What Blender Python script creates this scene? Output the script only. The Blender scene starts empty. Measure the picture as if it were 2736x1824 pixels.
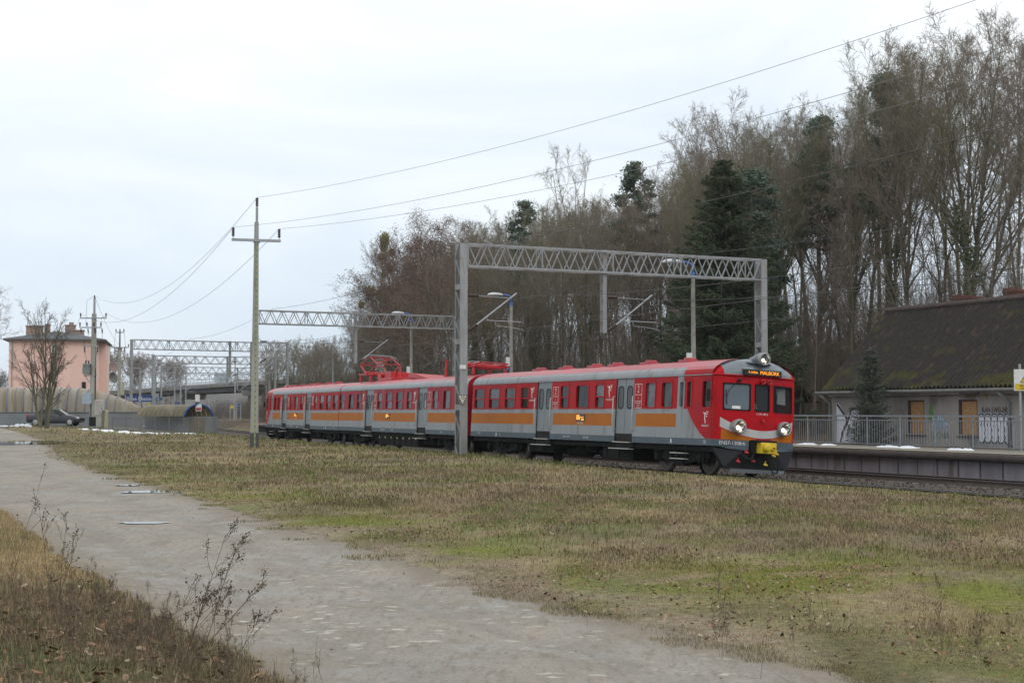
import bpy, math, random
import numpy as np
from mathutils import Vector, Matrix
R_ = math.radians
S = bpy.context.scene
COL = S.collection

# ------------------------------------------------------------------ camera, sky, sun, exposure
CAMZ = 1.99
PITCH = math.atan(187 / 4000.0)
cd = bpy.data.cameras.new('camera'); cam = bpy.data.objects.new('camera', cd); COL.objects.link(cam)
cd.sensor_width = 36.0; cd.lens = 36.0 * 4000 / 2736; cd.clip_start = 0.3; cd.clip_end = 6000
cam.location = (0, 0, CAMZ); cam.rotation_euler = (math.pi / 2 + PITCH, 0, 0)
S.camera = cam
S.view_settings.view_transform = 'Standard'; S.view_settings.look = 'None'
S.view_settings.exposure = 0.0; S.view_settings.gamma = 1.0

SUN_EL, SUN_AZ = R_(38), R_(135)          # azimuth clockwise from +Y (view direction): behind the camera to the right
W = bpy.data.worlds.new('World'); S.world = W; W.use_nodes = True
nt = W.node_tree; nt.nodes.clear()
def wn(t, **k):
    n = nt.nodes.new(t)
    for a, b in k.items(): setattr(n, a, b)
    return n
wl = nt.links.new
out = wn('ShaderNodeOutputWorld')
sky = wn('ShaderNodeTexSky'); sky.sky_type = 'NISHITA'; sky.sun_disc = False
sky.sun_elevation = SUN_EL; sky.sun_rotation = SUN_AZ
bg1 = wn('ShaderNodeBackground'); bg1.inputs['Strength'].default_value = 0.10
wl(sky.outputs[0], bg1.inputs['Color'])
tc = wn('ShaderNodeTexCoord'); sep = wn('ShaderNodeSeparateXYZ'); wl(tc.outputs['Generated'], sep.inputs[0])
mp = wn('ShaderNodeMapping'); mp.inputs['Scale'].default_value = (2.2, 2.2, 9.0); wl(tc.outputs['Generated'], mp.inputs[0])
nz = wn('ShaderNodeTexNoise'); nz.inputs['Scale'].default_value = 1.3; nz.inputs['Detail'].default_value = 7
nz.inputs['Roughness'].default_value = 0.55; nz.inputs['Distortion'].default_value = 0.6
wl(mp.outputs[0], nz.inputs['Vector'])
grad = wn('ShaderNodeMath', operation='MULTIPLY_ADD'); grad.inputs[1].default_value = 2.7; grad.inputs[2].default_value = 0.0
wl(sep.outputs['Z'], grad.inputs[0])
nadd = wn('ShaderNodeMath', operation='MULTIPLY_ADD'); nadd.inputs[1].default_value = 1.15; nadd.inputs[2].default_value = -0.575
wl(nz.outputs['Fac'], nadd.inputs[0])
tot = wn('ShaderNodeMath', operation='ADD'); wl(grad.outputs[0], tot.inputs[0]); wl(nadd.outputs[0], tot.inputs[1])
cr = wn('ShaderNodeValToRGB')
cr.color_ramp.elements[0].position = 0.0; cr.color_ramp.elements[0].color = (0.71, 0.83, 0.945, 1)
cr.color_ramp.elements[1].position = 0.80; cr.color_ramp.elements[1].color = (1.12, 1.15, 1.155, 1)
e = cr.color_ramp.elements.new(0.34); e.color = (0.835, 0.925, 1.015, 1)
wl(tot.outputs[0], cr.inputs[0])
bg2 = wn('ShaderNodeBackground'); bg2.inputs['Strength'].default_value = 1.03
wl(cr.outputs[0], bg2.inputs['Color'])
mix = wn('ShaderNodeMixShader'); mix.inputs[0].default_value = 0.95     # closed cloud cover
wl(bg1.outputs[0], mix.inputs[1]); wl(bg2.outputs[0], mix.inputs[2]); wl(mix.outputs[0], out.inputs['Surface'])

sd = bpy.data.lights.new('sun', 'SUN'); sd.energy = 0.7; sd.angle = R_(25); sd.color = (1.0, 0.97, 0.92)
sun = bpy.data.objects.new('sun', sd); COL.objects.link(sun)
sdir = Vector((math.sin(SUN_AZ) * math.cos(SUN_EL), math.cos(SUN_AZ) * math.cos(SUN_EL), math.sin(SUN_EL)))
sun.rotation_euler = sdir.to_track_quat('Z', 'Y').to_euler(); sun.location = (30, -30, 60)

# ------------------------------------------------------------------ geometry of the place
TH0 = R_(22.98); RAD = 1150.0
P0 = np.array([3.63, 54.6]); D0 = np.array([-math.sin(TH0), math.cos(TH0)]); N0 = np.array([math.cos(TH0), math.sin(TH0)])
CC = P0 + N0 * RAD
def path(tau, off=0.0):
    """point of the railway curve at arc length tau, off metres to the right of track one; and its heading"""
    a = tau / RAD
    c = P0 + D0 * RAD * math.sin(a) + N0 * RAD * (1 - math.cos(a))
    h = TH0 - a
    return (c[0] + math.cos(h) * off, c[1] + math.sin(h) * off), h
def inv(x, y):
    vx, vy = np.asarray(x, float) - CC[0], np.asarray(y, float) - CC[1]
    tau = RAD * np.arctan2(vx * D0[0] + vy * D0[1], -(vx * N0[0] + vy * N0[1]))
    return tau, RAD - np.hypot(vx, vy)
def ray(px, py):
    u = (px - 1368) / 4000.0; w = (912 - py) / 4000.0
    return (u, math.cos(PITCH) - w * math.sin(PITCH), math.sin(PITCH) + w * math.cos(PITCH))
def PT(px, py, Y):
    d = ray(px, py); k = Y / d[1]
    return Vector((d[0] * k, Y, CAMZ + d[2] * k))
def GP(px, py, z=.25):
    d = ray(px, py); k = (z - CAMZ) / d[2]
    return Vector((d[0] * k, d[1] * k, z))
def sstep(a, b, x):
    t = np.clip((np.asarray(x, float) - a) / (b - a), 0, 1); return t * t * (3 - 2 * t)
_rs = np.random.RandomState(5); _tab = _rs.rand(256, 256)
def vnoise(x, y):
    x = np.asarray(x, float); y = np.asarray(y, float)
    xi = np.floor(x).astype(int); yi = np.floor(y).astype(int); fx = x - xi; fy = y - yi
    fx = fx * fx * (3 - 2 * fx); fy = fy * fy * (3 - 2 * fy)
    g = lambda a, b: _tab[a % 256, b % 256]
    return (g(xi, yi) * (1 - fx) + g(xi + 1, yi) * fx) * (1 - fy) + (g(xi, yi + 1) * (1 - fx) + g(xi + 1, yi + 1) * fx) * fy
def fbm(x, y, o=4):
    t = 0; a = .5
    for i in range(o): t = t + a * vnoise(x * 2 ** i + 13.7 * i, y * 2 ** i + 7.1 * i); a *= .5
    return t / (1 - .5 ** o)

DSP = 2736 / 2352.0
_re = [(1960, 1568), (1700, 1500), (1550, 1464), (1400, 1425), (1250, 1385), (1100, 1345), (960, 1308), (850, 1272), (700, 1226), (600, 1195), (500, 1165), (420, 1140), (330, 1112), (240, 1088), (160, 1062), (118, 1040), (112, 1022)]
_le = [(620, 1568), (540, 1512), (470, 1480), (400, 1450), (330, 1405), (250, 1352), (200, 1322), (130, 1285), (60, 1225), (0, 1178)]
RE = [GP(a * DSP, b * DSP) for a, b in _re]; LE = [GP(a * DSP, b * DSP) for a, b in _le]
re_y = np.array([1.0] + [p.y for p in RE] + [92., 104., 118., 140.]); re_x = np.array([6.8] + [p.x + .22 for p in RE] + [-28.6, -33.6, -41., -75.])
le_y = np.array([1.0] + [p.y for p in LE] + [60., 95., 140.]); le_x = np.array([3.2] + [p.x for p in LE] + [-27., -46., -85.])
def road_lr(y): return np.interp(y, le_y, le_x), np.interp(y, re_y, re_x)

def base_z(x, y):
    """height of the open ground before the road is pressed in"""
    x = np.asarray(x, float); y = np.asarray(y, float)
    tau, off = inv(x, y)
    l, r = road_lr(y); dry = np.maximum(sstep(l - .3, l - 2.5, x), sstep(r + .3, r + 2.5, x))
    z = .25 + .12 * (fbm(x * .22, y * .22, 3) - .5) * dry * (1 - sstep(-7, -3, off))
    z = z + .55 * sstep(-28, -38, x) * sstep(88, 118, y)                       # rises towards the car park
    edge = .05 + .17 * sstep(-8, 6, tau)
    near = sstep(-5.5, -2.1, off)
    z = z * (1 - near) + edge * near
    z = np.where(off > -2.0, edge - (edge + .42) * sstep(-2.0, -1.35, off), z)
    z = np.where(off > 9.0, np.maximum(z, -.42 + 1.0 * sstep(9.0, 9.6, off)), z)
    hill = 9.0 * sstep(16, 72, off) * sstep(235, 150, tau) + (fbm(x * .1, y * .1, 3) - .5) * 1.2 * sstep(15, 26, off)
    z = z + np.where(off > 10, hill, 0)
    bank = sstep(l + .1, l - 2.2, x) * (1 - sstep(24, 40, y))
    z = z + bank * (.10 + .25 * fbm(x * .8, y * .8, 3))
    return z
def ground_z(x, y):
    z = base_z(x, y); l, r = road_lr(y)
    m = sstep(l - .05, l + .45, x) * sstep(r + .05, r - .45, x) * (np.asarray(y) < 130)
    return z - .065 * m
def gz(x, y): return float(base_z(x, y))

# ------------------------------------------------------------------ helpers
def link(o, parent=None):
    COL.objects.link(o)
    if parent is not None: o.parent = parent
    return o
def tag(o, label, cat, group=None, kind=None):
    if label: o['label'] = label
    if cat: o['category'] = cat
    if group: o['group'] = group
    if kind: o['kind'] = kind
    return o
def thing(name, label, cat, loc=(0, 0, 0), rz=0, group=None):
    o = bpy.data.objects.new(name, None); link(o); o.location = loc; o.rotation_euler = (0, 0, rz)
    o.empty_display_size = .3
    return tag(o, label, cat, group)
def copy_tree(o, parent=None):
    c = o.copy(); COL.objects.link(c); c.parent = parent
    for ch in list(o.children): copy_tree(ch, c)
    return c
def basis(d):
    d = Vector(d).normalized()
    a = Vector((0, 0, 1)) if abs(d.z) < .95 else Vector((1, 0, 0))
    u = d.cross(a).normalized(); v = u.cross(d).normalized()
    return u, v
class MB:
    def __init__(s): s.v = []; s.f = []; s.m = []; s.s = []
    def add(s, vs, fs, m=0, sm=False):
        b = len(s.v); s.v += [tuple(p) for p in vs]
        for f in fs: s.f.append([b + i for i in f]); s.m.append(m); s.s.append(sm)
        return s
    def quad(s, a, b, c, d, m=0): return s.add([a, b, c, d], [(0, 1, 2, 3)], m)
    def box(s, x0, x1, y0, y1, z0, z1, m=0):
        return s.add([(x0, y0, z0), (x1, y0, z0), (x1, y1, z0), (x0, y1, z0), (x0, y0, z1), (x1, y0, z1), (x1, y1, z1), (x0, y1, z1)],
                     [(0, 3, 2, 1), (4, 5, 6, 7), (0, 1, 5, 4), (1, 2, 6, 5), (2, 3, 7, 6), (3, 0, 4, 7)], m)
    def bar(s, p, q, w, h=None, m=0):
        p = Vector(p); q = Vector(q); h = h or w; u, v = basis(q - p); u *= w / 2; v *= h / 2
        return s.add([p - u - v, p + u - v, p + u + v, p - u + v, q - u - v, q + u - v, q + u + v, q - u + v],
                     [(0, 3, 2, 1), (4, 5, 6, 7), (0, 1, 5, 4), (1, 2, 6, 5), (2, 3, 7, 6), (3, 0, 4, 7)], m)
    def tube(s, p, q, r, r2=None, n=8, m=0, caps=True, sm=True):
        p = Vector(p); q = Vector(q); r2 = r if r2 is None else r2; u, v = basis(q - p)
        c = [(math.cos(2 * math.pi * i / n), math.sin(2 * math.pi * i / n)) for i in range(n)]
        s.add([p + (u * a + v * b) * r for a, b in c] + [q + (u * a + v * b) * r2 for a, b in c],
              [(i, i + n, (i + 1) % n + n, (i + 1) % n) for i in range(n)], m, sm)
        if caps:
            s.add([p + (u * a + v * b) * r for a, b in c], [tuple(range(n))], m)
            s.add([q + (u * a + v * b) * r2 for a, b in c], [tuple(range(n - 1, -1, -1))], m)
        return s
    def pipe(s, pts, r, n=6, m=0):
        pts = [Vector(p) for p in pts]; N = len(pts); vs = []
        u0 = None
        for i in range(N):
            d = pts[min(i + 1, N - 1)] - pts[max(i - 1, 0)]
            if u0 is None: u0, _ = basis(d)
            d = d.normalized(); u = (u0 - d * u0.dot(d)).normalized(); v = d.cross(u); u0 = u
            rr = r[i] if isinstance(r, (list, tuple)) else r
            vs += [pts[i] + (u * math.cos(2 * math.pi * k / n) + v * math.sin(2 * math.pi * k / n)) * rr for k in range(n)]
        fs = [(i * n + k, i * n + (k + 1) % n, (i + 1) * n + (k + 1) % n, (i + 1) * n + k) for i in range(N - 1) for k in range(n)]
        fs += [tuple(range(n - 1, -1, -1)), tuple((N - 1) * n + k for k in range(n))]
        return s.add(vs, fs, m, True)
    def lathe(s, prof, o=(0, 0, 0), axis=(0, 0, 1), n=16, m=0):
        o = Vector(o); a = Vector(axis).normalized(); u, v = basis(a); vs = []; K = len(prof)
        for r, h in prof:
            for i in range(n):
                t = 2 * math.pi * i / n; vs.append(o + a * h + (u * math.cos(t) + v * math.sin(t)) * max(r, 1e-4))
        fs = [(j * n + i, (j + 1) * n + i, (j + 1) * n + (i + 1) % n, j * n + (i + 1) % n) for j in range(K - 1) for i in range(n)]
        return s.add(vs, fs, m, True)
    def prism(s, poly, f0, f1, m=0):
        """2-D outline mapped by f0 and f1 to its two faces"""
        n = len(poly); a = [f0(*p) for p in poly]; b = [f1(*p) for p in poly]
        return s.add(a + b, [tuple(range(n)), tuple(range(2 * n - 1, n - 1, -1))] + [(i, i + n, (i + 1) % n + n, (i + 1) % n) for i in range(n)], m)
    def build(s, name, mats, parent=None, bevel=0):
        me = bpy.data.meshes.new(name); me.from_pydata(s.v, [], s.f)
        if not isinstance(mats, (list, tuple)): mats = [mats]
        for x in mats: me.materials.append(x)
        me.polygons.foreach_set('material_index', s.m); me.polygons.foreach_set('use_smooth', s.s)
        me.update(); o = bpy.data.objects.new(name, me); link(o, parent)
        if bevel:
            b = o.modifiers.new('bevel', 'BEVEL'); b.width = bevel; b.segments = 2; b.limit_method = 'ANGLE'; b.angle_limit = R_(40)
        return o
def npmesh(name, verts, faces, mat, parent=None, col=None, smooth=False):
    verts = np.asarray(verts, np.float32); faces = np.asarray(faces, np.int32); k = faces.shape[1]
    me = bpy.data.meshes.new(name); me.vertices.add(len(verts)); me.vertices.foreach_set('co', verts.ravel())
    me.loops.add(faces.size); me.loops.foreach_set('vertex_index', faces.ravel())
    me.polygons.add(len(faces)); me.polygons.foreach_set('loop_start', np.arange(0, faces.size, k, dtype=np.int32))
    me.polygons.foreach_set('loop_total', np.full(len(faces), k, np.int32))
    if smooth: me.polygons.foreach_set('use_smooth', np.ones(len(faces), bool))
    me.update(calc_edges=True)
    if col is not None:
        at = me.color_attributes.new('Col', 'FLOAT_COLOR', 'POINT')
        at.data.foreach_set('color', np.concatenate([np.asarray(col, np.float32), np.ones((len(verts), 1), np.float32)], 1).ravel())
    if mat: me.materials.append(mat)
    o = bpy.data.objects.new(name, me); link(o, parent); return o
def segmesh(name, segs, n, mat, parent=None):
    a = np.array([s[0] + s[1] + (s[2], s[3]) for s in segs], float)
    p, q, r0, r1 = a[:, :3], a[:, 3:6], a[:, 6], a[:, 7]
    d = q - p; d /= np.maximum(np.linalg.norm(d, axis=1, keepdims=True), 1e-9)
    ref = np.where(np.abs(d[:, 2:3]) < .9, np.array([[0, 0, 1.]]), np.array([[1., 0, 0]]))
    u = np.cross(d, ref); u /= np.linalg.norm(u, axis=1, keepdims=True); v = np.cross(u, d)
    V = []
    for c, r in ((p, r0), (q, r1)):
        for i in range(n):
            t = 2 * math.pi * i / n; V.append(c + (u * math.cos(t) + v * math.sin(t)) * r[:, None])
    V = np.stack(V, 1).reshape(-1, 3); N = len(a)
    fq = np.array([(i, (i + 1) % n, n + (i + 1) % n, n + i) for i in range(n)])
    Fc = (np.arange(N)[:, None, None] * 2 * n + fq[None]).reshape(-1, 4)
    return npmesh(name, V, Fc, mat, parent, smooth=True)
def text_obj(txt, size, mat, name, parent, M, align='CENTER', depth=.003, sx=1.0):
    cu = bpy.data.curves.new('t', 'FONT'); cu.body = txt; cu.size = size; cu.align_x = align; cu.align_y = 'CENTER'; cu.extrude = depth
    cu.resolution_u = 3
    to = bpy.data.objects.new('t', cu); COL.objects.link(to)
    dg = bpy.context.evaluated_depsgraph_get(); dg.update()
    me = bpy.data.meshes.new_from_object(to.evaluated_get(dg)); bpy.data.objects.remove(to); bpy.data.curves.remove(cu)
    me.materials.clear(); me.materials.append(mat)
    me.transform(M @ Matrix.Diagonal((sx, 1, 1, 1)))
    o = bpy.data.objects.new(name, me); link(o, parent); return o
def facing(o, right, up):
    """matrix that lays a flat x-y drawing at o with the given right and up directions"""
    r = Vector(right).normalized(); u = Vector(up).normalized(); n = r.cross(u)
    return Matrix(((r.x, u.x, n.x, o[0]), (r.y, u.y, n.y, o[1]), (r.z, u.z, n.z, o[2]), (0, 0, 0, 1)))

# ------------------------------------------------------------------ materials
def mat(name, c1, c2=None, rough=.8, scale=4., metal=0., bump=0., bscale=None, st=(1, 1, 1), detail=6, lo=.35, hi=.65, spec=.5, c3=None, s3=30.):
    m = bpy.data.materials.new(name); m.use_nodes = True; t = m.node_tree; b = t.nodes['Principled BSDF']; L = t.links.new
    b.inputs['Roughness'].default_value = rough; b.inputs['Metallic'].default_value = metal; b.inputs['Specular IOR Level'].default_value = spec
    c2 = c2 or tuple(x * .82 for x in c1)
    co = t.nodes.new('ShaderNodeTexCoord'); ma = t.nodes.new('ShaderNodeMapping'); ma.inputs['Scale'].default_value = st; L(co.outputs['Object'], ma.inputs[0])
    n = t.nodes.new('ShaderNodeTexNoise'); n.inputs['Scale'].default_value = scale; n.inputs['Detail'].default_value = detail; n.inputs['Roughness'].default_value = .6
    L(ma.outputs[0], n.inputs['Vector'])
    r = t.nodes.new('ShaderNodeValToRGB'); r.color_ramp.elements[0].position = lo; r.color_ramp.elements[1].position = hi
    r.color_ramp.elements[0].color = (*c1, 1); r.color_ramp.elements[1].color = (*c2, 1); L(n.outputs['Fac'], r.inputs[0])
    o = r.outputs[0]
    if c3:
        n3 = t.nodes.new('ShaderNodeTexNoise'); n3.inputs['Scale'].default_value = s3; n3.inputs['Detail'].default_value = 4; L(ma.outputs[0], n3.inputs['Vector'])
        r3 = t.nodes.new('ShaderNodeValToRGB'); r3.color_ramp.elements[0].position = .55; r3.color_ramp.elements[1].position = .66; L(n3.outputs['Fac'], r3.inputs[0])
        mx = t.nodes.new('ShaderNodeMix'); mx.data_type = 'RGBA'; L(r3.outputs[0], mx.inputs[0]); L(o, mx.inputs[6]); mx.inputs[7].default_value = (*c3, 1); o = mx.outputs[2]
    L(o, b.inputs['Base Color'])
    if bump:
        nb = t.nodes.new('ShaderNodeTexNoise'); nb.inputs['Scale'].default_value = bscale or scale * 6; nb.inputs['Detail'].default_value = 5; L(ma.outputs[0], nb.inputs['Vector'])
        bp = t.nodes.new('ShaderNodeBump'); bp.inputs['Strength'].default_value = bump; bp.inputs['Distance'].default_value = .05; L(nb.outputs['Fac'], bp.inputs['Height']); L(bp.outputs[0], b.inputs['Normal'])
    return m
def emis(name, c, s):
    m = bpy.data.materials.new(name); m.use_nodes = True; b = m.node_tree.nodes['Principled BSDF']
    b.inputs['Base Color'].default_value = (*c, 1); b.inputs['Emission Color'].default_value = (*c, 1); b.inputs['Emission Strength'].default_value = s
    return m
def attmat(name, rough=.9, mul=None, scale=6, lo=.75, hi=1.25, trans=0):
    """colour from the mesh's own colour attribute, broken up by noise"""
    m = bpy.data.materials.new(name); m.use_nodes = True; t = m.node_tree; b = t.nodes['Principled BSDF']; L = t.links.new
    b.inputs['Roughness'].default_value = rough; b.inputs['Specular IOR Level'].default_value = .2
    a = t.nodes.new('ShaderNodeAttribute'); a.attribute_name = 'Col'
    co = t.nodes.new('ShaderNodeTexCoord'); n = t.nodes.new('ShaderNodeTexNoise'); n.inputs['Scale'].default_value = scale; n.inputs['Detail'].default_value = 8; n.inputs['Roughness'].default_value = .7
    L(co.outputs['Object'], n.inputs['Vector'])
    mr = t.nodes.new('ShaderNodeMapRange'); mr.inputs[1].default_value = .3; mr.inputs[2].default_value = .7; mr.inputs[3].default_value = lo; mr.inputs[4].default_value = hi; L(n.outputs['Fac'], mr.inputs[0])
    mx = t.nodes.new('ShaderNodeVectorMath'); mx.operation = 'MULTIPLY'; L(a.outputs['Color'], mx.inputs[0]); L(mr.outputs[0], mx.inputs[1])
    L(mx.outputs[0], b.inputs['Base Color'])
    return m

CONC = mat('concrete', (.34, .33, .30), (.24, .235, .215), .9, 1.5, bump=.15, c3=(.20, .20, .16), s3=2.5)
CONC_LT = mat('light_concrete', (.40, .39, .34), (.30, .30, .25), .9, 2.0, bump=.1)
STEEL = mat('galvanised_steel', (.36, .38, .40), (.28, .30, .31), .55, 6, metal=.25)
STEEL_DK = mat('weathered_steel', (.16, .165, .165), (.12, .12, .115), .7, 4)
BLACK = mat('black_iron', (.014, .015, .017), (.024, .022, .02), .8, 5, spec=.2)
RUST = mat('rail_rust', (.085, .065, .052), (.06, .05, .045), .8, 8)
RAILTOP = mat('rail_top', (.30, .30, .31), (.2, .2, .2), .35, 9, metal=.8)
WHITE = mat('white_paint', (.75, .75, .74), (.62, .62, .60), .5, 8)
SNOW = mat('snow', (.86, .89, .94), (.74, .78, .84), .7, 6, bump=.3)
BRICK = mat('red_brick', (.15, .060, .045), (.08, .038, .032), .9, 9, bump=.3)
BLUE = mat('blue_paint', (.02, .06, .24), (.015, .05, .2), .5, 6)
BLUE_LT = mat('light_blue_paint', (.06, .16, .5), (.05, .13, .4), .5, 6)
YEL = mat('yellow_paint', (.70, .50, .02), (.58, .40, .02), .5, 8)
GLASS = mat('dark_glass', (.006, .009, .009), (.060, .068, .062), .10, 2.2, spec=.30, st=(1, 1, .5), detail=9, lo=.40, hi=.64, bump=.35, bscale=1.6)  # blotches in the base colour hint at reflections and the unbuilt interior
INSUL = mat('brown_insulator', (.05, .022, .018), (.04, .02, .018), .3, 5)
WIRE = mat('wire', (.085, .085, .09), (.07, .07, .075), .6, 3)
PLINE = mat('power_line_wire', (.24, .24, .26), (.20, .20, .22), .6, 3)
GLASS_DK = mat('deep_dark_glass', (.004, .006, .006), (.020, .024, .022), .10, 2.2, spec=.22, bump=.4, bscale=1.3)
GLASS_LT = mat('pale_glass', (.055, .070, .080), (.13, .155, .17), .14, 1.8, spec=.32, bump=.3, bscale=1.6)  # paler base colour stands in for daylight seen through the carriage
RED = mat('red_train_paint', (.44, .005, .010), (.37, .005, .011), .45, 1.6, c3=(.34, .008, .018), s3=1.2, spec=.13)
# ------------------------------------------------------------------ ground, road, hills
def spaced(a, b, s0, g, c):
    r = [c]; s = s0
    while r[-1] < b: r.append(r[-1] + s); s *= g
    l = [c]; s = s0
    while l[-1] > a: l.append(l[-1] - s); s *= g
    return np.array(l[:0:-1] + r)
gx = np.unique(np.concatenate([np.arange(-34, 30, .45), -34 - np.cumsum(.6 * 1.09 ** np.arange(60)), 30 + np.cumsum(.6 * 1.09 ** np.arange(60))]))
gy = np.unique(np.concatenate([np.arange(2, 75, .45), 75 + np.cumsum(.55 * 1.055 ** np.arange(96)), 2 - np.cumsum(.7 * 1.25 ** np.arange(14))]))
gx = gx[(gx > -1600) & (gx < 1600)]
GX, GY = np.meshgrid(gx, gy)
GZ = ground_z(GX, GY)
MOSS = [(GP(2250, 1530).x, GP(2250, 1530).y, 2.2, 2.0), (GP(2550, 1600).x, GP(2550, 1600).y, 1.3, 1.6), (GP(960, 1395).x, GP(960, 1395).y, 1.3, 2.4), (GP(1250, 1470).x, GP(1250, 1470).y, 1.0, 1.6), (GP(650, 1330).x, GP(650, 1330).y, 1.2, 3.0), (GP(1700, 1560).x, GP(1700, 1560).y, 1.2, 1.2)]
def moss_zone(x, y): return sum(np.exp(-((x - a) / c) ** 2 - ((y - b) / d) ** 2) for a, b, c, d in MOSS).clip(0, 1) * .95
def field_col(x, y):
    """turf colours: straw, red-brown dead grass, green, moss, bare soil"""
    n1 = fbm(x * .55, y * .30, 5); n2 = fbm(x * .7 + 40, y * .40 + 9, 5); n3 = fbm(x * 1.6 + 80, y * 1.2, 4); n4 = fbm(x * 3.1 + 20, y * 2.4, 3)
    tau, off = inv(x, y); l, r = road_lr(y)
    straw = np.array([.295, .235, .135]); brown = np.array([.195, .150, .100]); green = np.array([.125, .150, .045]); moss = np.array([.135, .150, .035]); soil = np.array([.12, .095, .065])
    w1 = sstep(.36, .66, n1 * .65 + n4 * .35)[..., None]; c = straw * w1 + brown * (1 - w1)
    g = np.maximum(sstep(.42, .60, n2) * .9 * sstep(.35, .6, n4), sstep(-5.5, -3, off) * .85 * (off < 6) * sstep(.3, .5, n3 * .5 + .3))
    g = np.maximum(g, sstep(3.5, .3, x - r) * .55 * sstep(.36, .55, n3))
    g = g[..., None]; c = c * (1 - g) + green * g
    mm = (sstep(.54, .66, fbm(x * .35 + 7, y * .3 + 60, 4)) * sstep(32, 24, y) * .9 * (x > l) * sstep(.36, .62, n4 * .6 + n3 * .4))[..., None]; c = c * (1 - mm) + moss * mm
    s = (sstep(.55, .70, n3) * .6)[..., None]; c = c * (1 - s) + soil * s
    b = ((x < l + .1) * (y < 45))[..., None] * .85; gd = sstep(12.5, 17, y)[..., None]; bc = np.array([.145, .105, .070]) * (1 - gd) + np.array([.34, .255, .14]) * gd; gg = (sstep(.50, .62, n4 * .5 + n2 * .5) * .6)[..., None]; bc = bc * (1 - gg) + np.array([.095, .110, .045]) * gg; c = c * (1 - b) + bc * b
    q = (moss_zone(x, y) * sstep(.38, .56, n4 * .5 + n3 * .5))[..., None]; c = c * (1 - q) + np.array([.165, .180, .030]) * q
    q = (np.exp(-((x - r) / .75) ** 2) * sstep(40, 20, y) * sstep(.62, .42, n3) * .85)[..., None]; c = c * (1 - q) + np.array([.27, .22, .165]) * q
    q = ((x > -33) & (x < -25) & (y > 124.5) & (y < 134))[..., None] * .9; c = c * (1 - q) + np.array([.06, .11, .04]) * q
    f = ((off > 9.5) * 1.0)[..., None]; c = c * (1 - f) + np.array([.105, .075, .050]) * f
    far = sstep(150, 260, y)[..., None] * (off < 9.5)[..., None]; c = c * (1 - far) + np.array([.15, .13, .09]) * far
    return c
gc = field_col(GX, GY).reshape(-1, 3)
nx, ny = len(gx), len(gy)
gi = (np.arange(ny - 1)[:, None] * nx + np.arange(nx - 1)[None]).ravel()
gf = np.stack([gi, gi + 1, gi + nx + 1, gi + nx], 1)
gm = attmat('turf', .95, scale=9, lo=.55, hi=1.35)
t = gm.node_tree; nb = t.nodes.new('ShaderNodeTexNoise'); nb.inputs['Scale'].default_value = 14; nb.inputs['Detail'].default_value = 8
tcn = t.nodes.new('ShaderNodeTexCoord'); t.links.new(tcn.outputs['Object'], nb.inputs['Vector'])
bp = t.nodes.new('ShaderNodeBump'); bp.inputs['Strength'].default_value = .7; bp.inputs['Distance'].default_value = .08
t.links.new(nb.outputs['Fac'], bp.inputs['Height']); t.links.new(bp.outputs[0], t.nodes['Principled BSDF'].inputs['Normal'])
ground = npmesh('ground', np.stack([GX, GY, GZ], -1).reshape(-1, 3), gf, gm, col=gc, smooth=True)
tag(ground, 'rough winter turf sloping from the dirt road to the railway', 'ground', kind='structure')

# dirt road: edge attribute fades the sheet out in a ragged line
ry = np.concatenate([np.arange(3, 40, .3), np.arange(40, 128, .8)]); NA = 30
rl, rr = road_lr(ry); rl = rl - .35; rr = rr + .35
ra = np.linspace(0, 1, NA)
RX = rl[:, None] + (rr - rl)[:, None] * ra[None]; RY = np.repeat(ry[:, None], NA, 1)
RZ = base_z(RX, RY) - .012 - .02 * (fbm(RX * 1.3, RY * .5, 3) - .5) - .03 * np.exp(-((ra[None] - .30) / .07) ** 2) - .03 * np.exp(-((ra[None] - .66) / .07) ** 2)
ed = np.minimum(RX - rl[:, None], rr[:, None] - RX)
rc = np.stack([ed, ra[None] + 0 * RX, 0 * RX], -1).reshape(-1, 3)
ri = (np.arange(len(ry) - 1)[:, None] * NA + np.arange(NA - 1)[None]).ravel()
rm = bpy.data.materials.new('trodden_sand'); rm.use_nodes = True; t = rm.node_tree; B = t.nodes['Principled BSDF']; L = t.links.new
def nn(ty, **k):
    n = t.nodes.new(ty)
    for a, b in k.items(): setattr(n, a, b)
    return n
def noise(scale, detail=6, vec=None, rough=.6):
    n = nn('ShaderNodeTexNoise'); n.inputs['Scale'].default_value = scale; n.inputs['Detail'].default_value = detail; n.inputs['Roughness'].default_value = rough
    if vec: L(vec, n.inputs['Vector'])
    return n.outputs['Fac']
def ramp(fac, *els):
    r = nn('ShaderNodeValToRGB'); cr = r.color_ramp
    cr.elements[0].position, cr.elements[0].color = els[0][0], (*els[0][1], 1); cr.elements[1].position, cr.elements[1].color = els[-1][0], (*els[-1][1], 1)
    for p, c in els[1:-1]: x = cr.elements.new(p); x.color = (*c, 1)
    L(fac, r.inputs[0]); return r.outputs[0]
def mixc(fac, a, b):
    x = nn('ShaderNodeMix', data_type='RGBA'); L(fac, x.inputs[0])
    for v, i in ((a, 6), (b, 7)):
        if isinstance(v, tuple): x.inputs[i].default_value = (*v, 1)
        else: L(v, x.inputs[i])
    return x.outputs[2]
def math_(op, a, b=0., c=None):
    n = nn('ShaderNodeMath', operation=op)
    for v, i in ((a, 0), (b, 1), (c, 2)):
        if v is None: continue
        if isinstance(v, (int, float)): n.inputs[i].default_value = v
        else: L(v, n.inputs[i])
    return n.outputs[0]
oc = nn('ShaderNodeTexCoord').outputs['Object']
ms = nn('ShaderNodeMapping'); ms.inputs['Rotation'].default_value = (0, 0, R_(28)); ms.inputs['Scale'].default_value = (2.4, .6, 1); L(oc, ms.inputs[0])
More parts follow.
